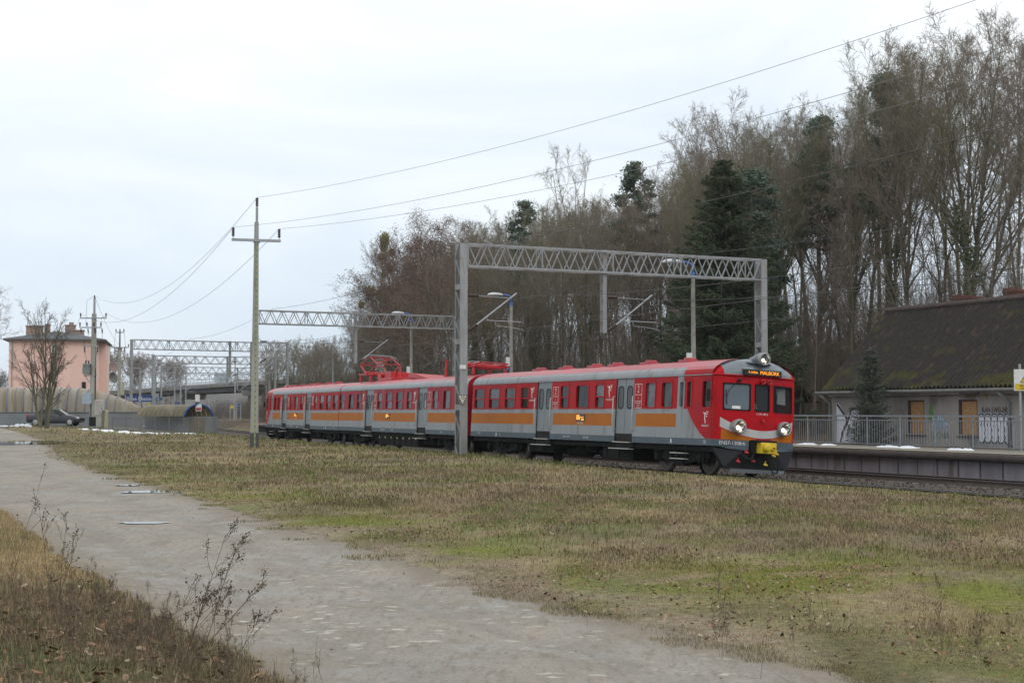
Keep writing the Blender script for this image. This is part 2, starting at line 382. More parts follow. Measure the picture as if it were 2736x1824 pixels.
base = ramp(noise(.55, 6, ms.outputs[0]), (.32, (.205, .176, .142)), (.5, (.300, .270, .232)), (.68, (.342, .296, .240)))
grey = ramp(noise(1.6, 8, oc), (.40, (.315, .305, .29)), (.62, (.235, .208, .172)))
c = mixc(ramp(noise(.35, 4, oc), (.4, (0, 0, 0)), (.6, (1, 1, 1))), base, grey)
c = mixc(ramp(noise(4.5, 8, ms.outputs[0], .75), (.50, (0, 0, 0)), (.66, (.85, .85, .85))), c, (.18, .150, .115))
c = mixc(ramp(noise(7.5, 8, oc, .75), (.54, (0, 0, 0)), (.70, (.55, .55, .55))), c, (.40, .365, .31))
c = mixc(ramp(noise(26, 5, oc), (.50, (0, 0, 0)), (.72, (.65, .65, .65))), c, (.16, .14, .115))
# worn cobble heads show pale in the near part of the road
mc = nn('ShaderNodeMapping'); mc.inputs['Scale'].default_value = (4.2, 5.5, 1); mc.inputs['Rotation'].default_value = (0, 0, R_(-20)); L(oc, mc.inputs[0])
vo = nn('ShaderNodeTexVoronoi'); vo.inputs['Scale'].default_value = 1.0; L(mc.outputs[0], vo.inputs['Vector'])
cob = math_('MULTIPLY', ramp(vo.outputs['Distance'], (.22, (1, 1, 1)), (.36, (0, 0, 0))), ramp(noise(.8, 5, oc), (.46, (0, 0, 0)), (.56, (1, 1, 1))))
cob = math_('MULTIPLY', cob, ramp(noise(9, 3, oc), (.40, (0, 0, 0)), (.52, (1, 1, 1))))
sy = nn('ShaderNodeSeparateXYZ'); L(oc, sy.inputs[0])
nearf = nn('ShaderNodeMapRange'); nearf.inputs[1].default_value = 22; nearf.inputs[2].default_value = 14; L(sy.outputs['Y'], nearf.inputs[0])
cob = math_('MULTIPLY', cob, nearf.outputs[0]); cob = math_('MULTIPLY', cob, 1.0)
c = mixc(cob, c, (.47, .45, .395))
at = nn('ShaderNodeAttribute'); at.attribute_name = 'Col'; sx = nn('ShaderNodeSeparateXYZ'); L(at.outputs['Vector'], sx.inputs[0])
edn = math_('ADD', sx.outputs[0], math_('MULTIPLY_ADD', noise(2.2, 7, oc, .7), 1.0, -.66))
c = mixc(ramp(edn, (.10, (1, 1, 1)), (.9, (0, 0, 0))), c, (.20, .165, .12))
L(c, B.inputs['Base Color'])
wet = ramp(noise(.22, 4, oc), (.56, (.92, .92, .92)), (.66, (.55, .55, .55))); L(wet, B.inputs['Roughness']); B.inputs['Specular IOR Level'].default_value = .35
bpn = nn('ShaderNodeBump'); bpn.inputs['Strength'].default_value = .95; bpn.inputs['Distance'].default_value = .03
hgt = math_('ADD', noise(16, 8, oc), math_('MULTIPLY', cob, .5)); L(hgt, bpn.inputs['Height']); L(bpn.outputs[0], B.inputs['Normal'])
rut = math_('ADD', math_('POWER', math_('MAXIMUM', math_('SUBTRACT', 1., math_('MULTIPLY', math_('ABSOLUTE', math_('SUBTRACT', math_('ADD', sx.outputs[1], math_('MULTIPLY_ADD', noise(.5, 3, oc), .14, -.07)), .30)), 16.)), 0.), 1.5), math_('POWER', math_('MAXIMUM', math_('SUBTRACT', 1., math_('MULTIPLY', math_('ABSOLUTE', math_('SUBTRACT', math_('ADD', sx.outputs[1], math_('MULTIPLY_ADD', noise(.5, 3, oc), .14, -.07)), .66)), 16.)), 0.), 1.5))
c = mixc(math_('MULTIPLY', rut, .45), c, (.215, .20, .18)); L(c, B.inputs['Base Color'])
al = ramp(edn, (.16, (0, 0, 0)), (.26, (1, 1, 1))); L(al, B.inputs['Alpha'])
road = npmesh('dirt_road', np.stack([RX, RY, RZ], -1).reshape(-1, 3), np.stack([ri, ri + 1, ri + NA + 1, ri + NA], 1), rm, col=rc, smooth=True)
tag(road, 'pale sandy dirt road with worn cobbles curving past the grass', 'road', kind='structure')

# puddles lying in the road
WAT = mat('puddle_water', (.06, .055, .05), (.05, .048, .045), .03, 2, spec=.6)
def blob(cx, cy, ax, ay, rot, z, rnd, n=28, rough=.25):
    ph = [rnd.uniform(0, 6.28) for _ in range(4)]; pts = []
    for i in range(n):
        t = 2 * math.pi * i / n; r = 1 + rough * (.5 * math.sin(2 * t + ph[0]) + .35 * math.sin(3 * t + ph[1]) + .25 * math.sin(5 * t + ph[2]) + .15 * math.sin(9 * t + ph[3]))
        x, y = ax * r * math.cos(t), ay * r * math.sin(t); pts.append((cx + x * math.cos(rot) - y * math.sin(rot), cy + x * math.sin(rot) + y * math.cos(rot), z))
    return pts
rnd = random.Random(3)
for px, py, ax, ay, rot, lab in [(407, 1314, .55, .55, .1, 'small sky-reflecting puddle at the grassy edge of the dirt road'), (385, 1397, .42, .22, .1, 'narrow puddle in a wheel rut of the dirt road'),
                           (60, 1182, 4.6, 7.0, .5, 'broad shallow puddle across the far bend of the dirt road'), (343, 1297, .3, .3, .0, 'tiny puddle beside the road edge left of the bigger one')]:
    g = GP(px, py, .24); pz = float(base_z(g.x, g.y)) + .001
    o = MB().add(blob(g.x, g.y, ax, ay, rot, pz, rnd), [tuple(range(28))]).build('puddle', WAT); tag(o, lab, 'puddle', kind='structure')

# car park strip and path by the noise wall
ASPH = mat('asphalt', (.13, .13, .135), (.10, .10, .10), .9, 3, bump=.2)
mb = MB(); xs = np.linspace(-75, -29, 24); ys = np.linspace(112, 133, 12)
for i in range(23):
    for j in range(11):
        q = [(xs[i], ys[j]), (xs[i + 1], ys[j]), (xs[i + 1], ys[j + 1]), (xs[i], ys[j + 1])]
        if (q[0][0] > -41 and q[0][1] < 122): continue
        mb.add([(a, b, gz(a, b) + .02) for a, b in q], [(0, 1, 2, 3)])
tag(mb.build('car_park', ASPH), 'grey asphalt car park strip in front of the brown noise wall', 'car park', kind='structure')
# distant hills
HILL = mat('far_hill', (.105, .095, .09), (.13, .125, .125), .95, .02, c3=(.07, .08, .07), s3=.05)
hx = np.linspace(-520, 420, 120); hd = [560, 640, 760, 900, 1200]
V = []
for k, Y in enumerate(hd):
    prof = [0, .55, .85, 1, .9][k]
    for x in hx: V.append((x, Y, -1 + prof * (7 + 16 * float(sstep(-330, -40, x)) + 5 * float(fbm(x * .02, k * 3., 4)) + 1.6 * float(fbm(x * .3, k * 7., 3)))))
hi_ = (np.arange(4)[:, None] * 120 + np.arange(119)[None]).ravel()
tag(npmesh('hills', V, np.stack([hi_, hi_ + 1, hi_ + 121, hi_ + 120], 1), HILL, smooth=True), 'grey-brown wooded hills on the horizon beyond the viaduct', 'hills', kind='structure')

# ------------------------------------------------------------------ railway
def strip(tau0, tau1, step, prof, mb, m=0, roll=0.):
    """extrudes an (offset, z) profile along the railway curve"""
    ts = np.arange(tau0, tau1 + .01, step); K = len(prof); vs = []
    for tq in ts:
        for o, z in prof:
            (x, y), h = path(float(tq), o); vs.append((x, y, z))
    mb.add(vs, [(j * K + i, j * K + i + 1, (j + 1) * K + i + 1, (j + 1) * K + i) for j in range(len(ts) - 1) for i in range(K - 1)], m, True)
    return mb
T2 = 5.1
BAL = mat('ballast', (.060, .046, .038), (.10, .078, .062), .95, 14, bump=1., bscale=30, c3=(.05, .042, .038), s3=22, detail=8)
tag(strip(-52, 330, 2, [(-2.1, -.36), (-1.35, -.12), (-.9, -.10), (.9, -.16), (1.6, -.2), (2.6, -.26), (3.6, -.19), (4.2, -.15), (6.0, -.15), (6.6, -.25)], MB()).build('ballast', BAL), 'dark brown stone ballast under both tracks', 'ballast', kind='structure')
st = np.random.RandomState(9); n = 9000
tq = st.uniform(-32, 15, n) ; oq = np.where(st.rand(n) < .6, st.uniform(-1.7, 1.2, n), st.uniform(1.2, 6.4, n))
V = []; Fs = []
oct_ = np.array([(1, 0, 0), (-1, 0, 0), (0, 1, 0), (0, -1, 0), (0, 0, 1), (0, 0, -1)], float); of = [(0, 2, 4), (2, 1, 4), (1, 3, 4), (3, 0, 4), (2, 0, 5), (1, 2, 5), (3, 1, 5), (0, 3, 5)]
for i in range(n):
    (x, y), h = path(tq[i], oq[i]); zz = np.interp(oq[i], [-1.7, -1.35, .9, 1.6, 2.6, 3.6, 4.2, 6.4], [-.2, -.12, -.16, -.2, -.26, -.19, -.15, -.2])
    V.append(oct_ * st.uniform(.02, .055, (1, 3)) @ np.linalg.qr(st.randn(3, 3))[0] + (x, y, zz + .02)); Fs.append(np.array(of) + 6 * i)
tag(npmesh('ballast_stones', np.concatenate(V), np.concatenate(Fs), mat('ballast_stone', (.095, .070, .055), (.05, .04, .036), .95, 3)), 'loose brown ballast stones between and beside the rails', 'stones', kind='stuff')
SLEEP = mat('sleeper', (.17, .155, .135), (.11, .10, .09), .9, 5)
def track(off, tau0, tau1, cant, lab):
    (x, y), h = path(0, off); root = thing('railway_track', lab, 'railway track', (0, 0, 0))
    for s, zt in ((-.7535, .045 * cant), (.7535, -.045 * cant)):
        mb = MB(); o = off + s
        strip(tau0, tau1, 2, [(o - .07, zt - .172), (o - .065, zt - .15), (o - .012, zt - .135), (o - .012, zt - .045), (o - .036, zt - .03), (o - .036, zt - .004)], mb, 0)
        strip(tau0, tau1, 2, [(o - .036, zt - .004), (o + .036, zt - .002)], mb, 1)
        strip(tau0, tau1, 2, [(o + .036, zt - .004), (o + .036, zt - .03), (o + .012, zt - .045), (o + .012, zt - .135), (o + .065, zt - .15), (o + .07, zt - .172)], mb, 0)
        mb.build('rail', [RUST, RAILTOP], root)
    mb = MB()
    for tq in np.arange(max(tau0, -40), 150, .62):
        (x, y), h = path(float(tq), off); c, s = math.cos(h), math.sin(h)
        M = Matrix.Translation((x, y, -.172)) @ Matrix.Rotation(h, 4, 'Z') @ Matrix.Rotation(.06 * cant, 4, 'Y')
        vs = [M @ Vector(p) for p in ((-1.27, -.13, -.16), (1.27, -.13, -.16), (1.27, .13, -.16), (-1.27, .13, -.16), (-1.27, -.1, 0), (1.27, -.1, 0), (1.27, .1, 0), (-1.27, .1, 0))]
        mb.add(vs, [(4, 5, 6, 7), (0, 1, 5, 4), (1, 2, 6, 5), (2, 3, 7, 6), (3, 0, 4, 7)])
    mb.build('sleepers', SLEEP, root)
    return root
track(0, -50, 320, 1, 'rusty railway track carrying the red train')
track(T2, -50, 320, .35, 'empty rusty railway track between the red train and the platform')

# ------------------------------------------------------------------ platform, its wall and railing
PZ = .70
plat = thing('railway_platform', 'low concrete station platform with dark overhanging edge beside the far track', 'platform')
PCONC = mat('platform_wall_concrete', (.31, .295, .33), (.21, .20, .215), .9, 1.3, st=(1, 1, .2), c3=(.15, .13, .12), s3=1.4)
PTOP = mat('platform_paving', (.24, .22, .19), (.18, .165, .145), .9, 3, bump=.15)
EDGE = mat('platform_edge', (.075, .055, .055), (.05, .04, .04), .85, 3)
strip(-45, 110, 2, [(6.86, PZ - .05), (6.86, PZ), (9.9, PZ + .012), (9.9, .2)], MB()).build('deck', PTOP, plat)
mb = MB(); strip(-45, 110, 2, [(7.10, PZ - .28), (6.80, PZ - .24), (6.80, PZ - .052), (6.86, PZ - .05)], mb); mb.build('edge_beam', EDGE, plat)
strip(-45, 110, 2, [(6.84, PZ + .001), (6.84, PZ + .010), (7.28, PZ + .010), (7.28, PZ + .001)], MB()).build('edge_stripe', mat('pale_edge_paving', (.40, .35, .28), (.30, .265, .21), .9, 4), plat)
mb = MB()
rr_ = random.Random(8)
for i in range(60):
    t0 = -45 + i * 1.02; d = rr_.uniform(-.012, .012)
    (ax, ay), h = path(t0, 7.12 + d); (bx, by), _ = path(t0 + .94, 7.12 + d); (cx, cy), _ = path(t0 + .94, 7.3); (dx, dy), _ = path(t0, 7.3)
    mb.add([(ax, ay, -.35), (bx, by, -.35), (bx, by, PZ - .2), (ax, ay, PZ - .2), (dx, dy, -.35), (cx, cy, -.35), (cx, cy, PZ - .2), (dx, dy, PZ - .2)], [(0, 3, 2, 1), (0, 4, 7, 3), (1, 2, 6, 5)])
mb.build('wall_panels', PCONC, plat)
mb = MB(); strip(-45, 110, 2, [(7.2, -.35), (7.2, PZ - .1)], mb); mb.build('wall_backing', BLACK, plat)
rail = thing('platform_railing', 'grey steel railing with thin balusters along the back of the platform', 'railing')
RAILG = mat('grey_railing_paint', (.23, .26, .285), (.18, .205, .22), .5, 5)
for i in range(26):
    t0 = -28 + i * 1.95; (ax, ay), h = path(t0, 9.3); (bx, by), _ = path(t0 + 1.95, 9.3)
    MB().bar((ax, ay, PZ), (ax, ay, PZ + 1.12), .05, .05).build('post', RAILG, rail)
    mb = MB()
    for z, w in ((PZ + 1.13, .06), (PZ + .97, .035), (PZ + .10, .035)): mb.bar((ax, ay, z), (bx, by, z), w, w)
    for k in range(1, 13):
        f = k / 13; x, y = ax + (bx - ax) * f, ay + (by - ay) * f; mb.bar((x, y, PZ + .1), (x, y, PZ + .97), .016, .016)
    mb.build('panel', RAILG, rail)
def snow(pts, lab, h=.06):
    """a heap of half-melted snow as a lumpy low mound"""
    mb = MB()
    for cx, cy, ax, ay, rot in pts:
        z = gz(cx, cy) if h else PZ
        z = max(z, 0) if inv(cx, cy)[1] < 6.8 or inv(cx, cy)[1] > 10 else PZ
        K = 18; rings = []; vs = []
        for j, (s, hh) in enumerate(((1, 0), (.85, .45), (.55, .85), (.2, .9))):
            vs += [(x, y, z - .01 + hh * h * rnd.uniform(.55, 1.3)) for x, y, _ in blob(cx, cy, ax * s, ay * s, rot, 0, random.Random(int(cx * 100)), K, .4)]
        mb.add(vs, [(j * K + i, j * K + (i + 1) % K, (j + 1) * K + (i + 1) % K, (j + 1) * K + i) for j in range(3) for i in range(K)] + [tuple(3 * K + i for i in range(K))], 0, True)
    return tag(mb.build('snow_patch', SNOW), lab, 'snow')
def on_path(tau, off, a, b):
    (x, y), h = path(tau, off); return (x, y, a, b, h + math.pi / 2)
snow([on_path(4.2, 8.7, .9, .3), on_path(2.4, 8.75, 1.0, .3), on_path(.6, 8.8, .8, .25), on_path(-.9, 8.8, .4, .2), on_path(6, 8.7, .9, .4)], 'long strip of melting snow on the platform beside the train front', .075)
snow([on_path(-4.6, 8.8, .55, .25), on_path(-5.7, 8.8, .6, .3)], 'melting snow heap on the platform below the small spruce', .09)
snow([on_path(-8.6, 8.5, .35, .18), on_path(-9.05, 8.6, .25, .16)], 'small snow heap on the platform between two boarded windows', .08)
bin_ = thing('litter_bin', 'pale green litter bin behind the railing right of the train front', 'litter bin', (*path(8.2, 10.6)[0], .6))
mb = MB(); mb.lathe([(.2, 0), (.24, .1), (.27, .8), (.29, .82), (.29, .88), (.22, .9)], n=18); mb.build('bin_body', mat('pale_green_metal', (.20, .27, .26), (.15, .2, .2), .6, 4), bin_)
mb = MB(); mb.lathe([(.33, .98), (.33, 1.02), (.1, 1.12), (.0, 1.13)], n=18)
for a in range(3): mb.bar((.2 * math.cos(a * 2.1), .2 * math.sin(a * 2.1), .85), (.2 * math.cos(a * 2.1), .2 * math.sin(a * 2.1), 1.0), .03)
mb.build('bin_lid', STEEL_DK, bin_)
# ------------------------------------------------------------------ the train
ROLL = R_(3.3)
GREYP = mat('grey_train_paint', (.29, .305, .33), (.25, .265, .285), .45, 1.2, spec=.3, c3=(.215, .215, .21), s3=1.8, st=(1, 1.6, .3))
DGREY = mat('slate_train_paint', (.085, .115, .14), (.07, .095, .115), .5, 2, spec=.25)
ORNG = mat('orange_train_paint', (.44, .135, .006), (.38, .115, .008), .5, 1.2, spec=.18)
REDS = mat('dusty_red_train_paint', (.36, .010, .022), (.27, .010, .026), .45, spec=.15, scale=1.4, st=(1, 2.2, .12), c3=(.36, .085, .105), s3=3.2)
ROOFR = mat('red_roof_paint', (.42, .035, .055), (.36, .03, .045), .33, 1.0, c3=(.34, .06, .075), s3=1.6)
DOORG = mat('door_grey', (.20, .225, .25), (.175, .195, .215), .4, 3)
RAILW = mat('handrail_white', (.62, .60, .55), (.5, .49, .46), .45, 5)
UNDER = mat('underframe_black', (.010, .011, .013), (.018, .017, .016), .85, 4, spec=.15)
WHEELM = mat('wheel_steel', (.05, .045, .04), (.08, .075, .07), .6, 6, metal=.3)
TREAD = mat('wheel_tread', (.30, .29, .28), (.22, .21, .2), .35, 6, metal=.8)
LEDB = mat('display_black', (.012, .012, .012), (.016, .015, .014), .25, 3)
LEDO = emis('led_orange', (1.0, .33, .015), 1.0)
CHROME = mat('lamp_reflector', (.55, .54, .52), (.4, .4, .4), .12, 3, metal=.9)
LAMPON = emis('lit_lamp', (1.0, .84, .62), 1.7)
CURT = mat('curtain', (.30, .33, .33), (.25, .28, .28), .9, 3)
PREDS = mat('pantograph_red', (.48, .014, .018), (.40, .012, .016), .42, 4)
LAMPG = mat('lamp_housing', (.30, .30, .30), (.24, .24, .25), .4, 6)
TR0 = np.array(path(0)[0])
train = thing('commuter_train', 'red grey and orange three-carriage electric train coming round the curve towards the right', 'train', (TR0[0], TR0[1], 0))
TINV = Matrix.Translation((-TR0[0], -TR0[1], 0))
def car_matrix(tau, roll=ROLL):
    (x, y), h = path(tau); return Matrix.Translation((x, y, 0)) @ Matrix.Rotation(h, 4, 'Z') @ Matrix.Rotation(roll, 4, 'Y')
ROOF = [(1.44, 3.045), (1.435, 3.12), (1.395, 3.22), (1.30, 3.32), (1.14, 3.42), (.9, 3.51), (.5, 3.59), (0, 3.62)]
def roof_z(x): return float(np.interp(abs(x), [p[0] for p in ROOF[::-1]], [p[1] for p in ROOF[::-1]]))
ZB = [.88, 1.085, 1.42, 1.85, 2.0, 3.045]
SX = -1.44
def rrect(y0, y1, z0, z1, r, n=4):
    pts = []
    for cy, cz, a in ((y1 - r, z1 - r, 0), (y0 + r, z1 - r, 90), (y0 + r, z0 + r, 180), (y1 - r, z0 + r, 270)):
        for k in range(n + 1):
            t = R_(a + 90 * k / n); pts.append((cy + r * math.cos(t), cz + r * math.sin(t)))
    return pts
def ring(mb, outer, inner, x0, x1, m=0):
    n = len(outer); vs = [(x0, y, z) for y, z in outer] + [(x0, y, z) for y, z in inner] + [(x1, y, z) for y, z in inner]
    mb.add(vs, [(i, (i + 1) % n, n + (i + 1) % n, n + i) for i in range(n)] + [(n + i, n + (i + 1) % n, 2 * n + (i + 1) % n, 2 * n + i) for i in range(n)], m)
_wr = random.Random(12)
def pane_mat(): return _wr.choice((GLASS, GLASS, GLASS_DK, GLASS_DK, GLASS_LT))
def window(c, y0, y1, z0, z1, sash, fm, zs=2.43):
    y0, y1 = sorted((y0, y1)); mb = MB()
    ring(mb, rrect(y0 - .055, y1 + .055, z0 - .05, z1 + .06, .09), rrect(y0, y1, z0, z1, .06), SX - .012, SX + .055)
    n = 20; o = rrect(y0 - .055, y1 + .055, z0 - .05, z1 + .06, .09)
    mb.add([(SX - .012, y, z) for y, z in o] + [(SX + .004, y, z) for y, z in o], [(i, n + i, n + (i + 1) % n, (i + 1) % n) for i in range(n)])
    mb.box(SX - .022, SX - .012, y0 - .04, y1 + .04, z1 + .075, z1 + .095)
    if sash: mb.box(SX + .008, SX + .05, y0, y1, zs - .022, zs + .022)
    f = mb.build('window', fm, c)
    g = MB().add([(SX + .052, y, z) for y, z in rrect(y0, y1, z0, z1, .055)], [tuple(range(19, -1, -1))])
    if sash:
        MB().quad((SX + .03, y0, zs), (SX + .03, y1, zs), (SX + .03, y1, z1 + .01), (SX + .03, y0, z1 + .01)).build('window_pane', pane_mat(), c)
        g = MB().quad((SX + .052, y0, z0 - .01), (SX + .052, y1, z0 - .01), (SX + .052, y1, zs), (SX + .052, y0, zs))
    g.build('window_pane', pane_mat(), c)
def door(c, y0, y1, m):
    y0, y1 = sorted((y0, y1)); yc = (y0 + y1) / 2; mb = MB(); gl = MB()
    for a, b in ((y0 + .01, yc - .012), (yc + .012, y1 - .01)):
        mb.box(SX + .03, SX + .06, a, b, 1.17, 3.02); w = (b - a); ya, yb = a + w * .22, b - w * .22
        ring(mb, rrect(ya - .03, yb + .03, 2.0, 2.78, .14), rrect(ya, yb, 2.03, 2.75, .12), SX + .018, SX + .032, 1)
        gl.add([(SX + .026, y, z) for y, z in rrect(ya, yb, 2.03, 2.75, .12)], [tuple(range(19, -1, -1))])
    mb.box(SX + .04, SX + .05, yc - .012, yc + .012, 1.17, 3.02, 1)
    d = mb.build('door', [DOORG, UNDER], c); gl.build('door_pane', GLASS, c)
    for yy in (y0 - .07, y1 + .07):
        MB().pipe([(SX, yy, 1.27), (SX - .07, yy, 1.27), (SX - .07, yy, 2.42), (SX, yy, 2.42)], .021, 6).build('handrail', RAILW, c)
    s = MB(); s.box(SX + .03, SX + .36, y0 + .02, y1 - .02, .62, 1.17, 0); s.box(SX - .10, SX + .10, y0 + .04, y1 - .04, .865, .89, 1); s.box(SX - .16, SX + .05, y0 - .06, y1 + .12, .645, .67, 1)
    s.bar((SX - .05, y0 + .05, .65), (SX + .02, y0 + .05, 1.0), .03, .03, 0); s.bar((SX - .05, y1 - .05, .65), (SX + .02, y1 - .05, 1.0), .03, .03, 0)
    s.build('door_step', [BLACK, RAILW], c)
def side_text(c, txt, y, z, size, material, name, sx=1.0, align='CENTER'):
    return text_obj(txt, size, material, name, c, facing((SX - .006, y, z), (0, -1, 0), (0, 0, 1)), align, .002, sx)
def flat(c, polys, name, material, x=SX - .005):
    mb = MB()
    for p in polys: mb.prism(p, lambda y, z: (x, y, z), lambda y, z: (x + .004, y, z))
    return mb.build(name, material, c)
def logo(c, y, z, s):
    """white running-figure emblem with the operator's name under it; (a, b) run right and up"""
    P = lambda pts: [(y - a * s, z + b * s) for a, b in pts]
    polys = [P([(-.5, .62), (-.38, .52), (.05, .52), (.12, .42), (.02, .30), (-.06, .28), (-.06, -.05), (.06, -.55), (-.06, -.55), (-.22, -.05), (-.22, .36), (-.3, .42), (-.44, .44)]),
             P([(.1, .62), (.52, .62), (.44, .52), (.18, .52)]), P([(.2, .44), (.46, .44), (.38, .34), (.22, .34)]), P([(.06, .22), (.3, .2), (.26, .1), (.1, .06)])]
    flat(c, polys, 'emblem', WHITE); side_text(c, 'POLREGIO', y, z - s * .78, s * .25, WHITE, 'lettering', 1.1)
def class_box(c, y):
    mb = MB()
    for a in (-.24, .24): mb.box(SX - .006, SX - .002, y + a - .008, y + a + .008, 2.03, 2.82)
    for z in (2.03, 2.26, 2.47, 2.82): mb.box(SX - .006, SX - .002, y - .24, y + .24, z - .008, z + .008)
    mb.build('class_panel', WHITE, c)
    side_text(c, '2', y, 2.645, .34, WHITE, 'numeral', .8); side_text(c, 'ii', y, 2.365, .1, WHITE, 'lettering'); side_text(c, 'POLREGIO', y, 2.19, .075, WHITE, 'lettering')
    for z in (2.12, 2.08): side_text(c, 'www.polregio.pl', y, z, .035, WHITE, 'lettering')
def wheelset(c, y, r=.47):
    for s in (-1, 1):
        x = .75 * s; mb = MB()
        mb.lathe([(r + .03, .07), (r + .03, .045), (r, .03), (r, -.065), (r - .05, -.065), (r - .06, -.04), (.16, -.03), (.14, -.09), (0, -.09)], (x, y, r), (-s, 0, 0), 24)
        mb.lathe([(r - .06, .05), (.1, .03), (0, .03)], (x, y, r), (-s, 0, 0), 24)
        wv = mb.build('wheel', WHEELM, c)
        MB().lathe([(r + .001, .03), (r + .001, -.066), (r - .035, -.067)], (x, y, r), (-s, 0, 0), 24).build('wheel_tread', TREAD, c)
def bogie(c, y, wb=1.38):
    mb = MB()
    for s in (-1, 1):
        x = 1.02 * s
        mb.prism([(y - wb - .5, .62), (y - wb - .35, .72), (y - .7, .72), (y - .45, .42), (y + .45, .42), (y + .7, .72), (y + wb + .35, .72), (y + wb + .5, .62), (y + wb + .2, .5), (y + .6, .30), (y - .6, .30), (y - wb - .2, .5)], lambda a, b: (x - .06, a, b), lambda a, b: (x + .06, a, b))
        for yy in (-wb, wb):
            mb.box(x - .11, x + .11, y + yy - .17, y + yy + .17, .32, .64); mb.lathe([(.15, 0), (.13, .09), (0, .1)], (x + .1 * s, y + yy, .47), (s, 0, 0), 12)
            for q in (-.3, .3): mb.lathe([(.07, .2), (.09, .24), (.07, .28), (.09, .32), (.07, .36), (.09, .40), (.07, .44)], (x, y + yy + q, .2), (0, 0, 1), 10)
        mb.box(x - .09, x + .09, y - .42, y + .42, .22, .32); mb.box(x - .10, x + .10, y - .32, y + .32, .50, .56)
        for q in (-.2, .2): mb.lathe([(.11, .3), (.13, .36), (.11, .42), (.13, .48), (.11, .54)], (x, y + q, 0), (0, 0, 1), 10)
        mb.tube((x + .12 * s, y - .15, .4), (x + .12 * s, y + .3, .85), .04, .04, 8)
    mb.box(-.9, .9, y - .35, y + .35, .42, .8); mb.box(-.6, .6, y - wb + .2, y - .5, .25, .75); mb.box(-.6, .6, y + .5, y + wb - .2, .25, .75)
    mb.build('bogie', UNDER, c, bevel=.012)
    wheelset(c, y - wb); wheelset(c, y + wb)
def carriage(tau, m, wins, doors, yf, yr, label, cab, roll=ROLL, dusty=False):
    """m = +1: cab (if any) at the -y end; m = -1: mirrored lengthwise. yf is the front wall, yr the rear wall before mirroring"""
    Y = lambda a: a * m
    RM = REDS if dusty else RED
    c = bpy.data.objects.new('carriage', bpy.data.meshes.new('carriage'))
    ys = {yf, yr}; holes = []; dh = []
    for a, b, s in wins:
        ys |= {a, b}; holes.append((min(a, b), max(a, b)))
    ob = []                                                    # orange stripes stop short of the doors
    for a, b in doors:
        ys |= {a, b, a - .22, b + .22}; dh.append((a, b)); ob.append((a - .22, b + .22))
    if cab: ys |= {-7.16, -7.2, -7.57}
    ys = sorted(y for y in ys if yf <= y <= yr); zs = sorted(set(ZB) | {1.17, 2.05, 2.84, 2.94, 3.02})
    mb = MB()
    for i in range(len(ys) - 1):
        for j in range(len(zs) - 1):
            yc, zc = (ys[i] + ys[i + 1]) / 2, (zs[j] + zs[j + 1]) / 2
            if any(a < yc < b for a, b in dh) and zc < 3.02: continue
            if any(a < yc < b for a, b in holes) and 2.05 < zc < 2.84: continue
            k = 3 if zc < 1.085 else 1 if zc < 1.42 else 2 if zc < 1.85 else 1 if zc < 2.0 else 0
            if k == 2 and (any(a < yc < b for a, b in ob) or (cab and yc < -7.16)): k = 1
            if cab and -7.57 < yc < -7.2 and zc > 1.09: k = 1
            if cab and yc < -7.57 and zc > 1.085: k = 1 if zc < 2.0 else 0
            q = [(SX, Y(ys[i]), zs[j]), (SX, Y(ys[i + 1]), zs[j]), (SX, Y(ys[i + 1]), zs[j + 1]), (SX, Y(ys[i]), zs[j + 1])]
            mb.add(q, [(0, 3, 2, 1) if m > 0 else (0, 1, 2, 3)], k)
    for a, b in zip(ZB[:-1], ZB[1:]):                           # far side
        k = {.88: 3, 1.085: 1, 1.42: 2, 1.85: 1, 2.0: 0}[a]
        mb.quad((1.44, Y(yf), a), (1.44, Y(yr), a), (1.44, Y(yr), b), (1.44, Y(yf), b), k)
    # roof with pale cantrail band, closed ends
    rp = [(-x, z) for x, z in ROOF] + [(x, z) for x, z in ROOF[-2::-1]]
    ysr = [yf] + ([-7.57] if cab else []) + list(np.linspace(-6 if cab else yf + 2, yr, 6)); vs = [(x, Y(y), z) for y in ysr for x, z in rp]; K = len(rp)
    for j in range(len(ysr) - 1):
        for i in range(K - 1):
            band = (i < 3 or i > K - 5) and not (cab and ysr[j] < -7.6)
            mb.add([vs[j * K + i], vs[j * K + i + 1], vs[(j + 1) * K + i + 1], vs[(j + 1) * K + i]], [(0, 1, 2, 3)], 1 if band else (4 if i > 1 and i < K - 3 else 0), True)
    pts = [(SX, .88)] + rp + [(1.44, .88)]
    mb.add([(x, Y(yr), z) for x, z in pts], [tuple(range(len(pts)))], 0)
    if not cab: mb.add([(x, Y(yf), z) for x, z in pts], [tuple(range(len(pts)))], 0)
    mb.box(-1.3, 1.3, min(Y(yf), Y(yr)) + .05, max(Y(yf), Y(yr)) - .05, .70, .86, 5)
    # dark interior floor and far lining behind the panes
    o = mb.build('carriage', [RM, GREYP, ORNG, DGREY, ROOFR, UNDER], train)
    bpy.data.objects.remove(c); c = o; o['label'] = label
    M = car_matrix(tau, roll); c.matrix_local = TINV @ M
    # gutter strip along the eave
    gm_ = MB(); gm_.bar((SX - .012, Y(yf), 3.045), (SX - .012, Y(yr), 3.045), .03, .03); gm_.build('gutter_strip', GREYP, c)
    # grey pieces stand for what lies inside: back of the seats row
    for a, b, s in wins:
        if not (cab and s == 2): window(c, Y(a), Y(b), 2.05, 2.84, s == 1, GREYP if (s == 3) else RM)
    for a, b in doors: door(c, Y(a), Y(b), m)
    return c
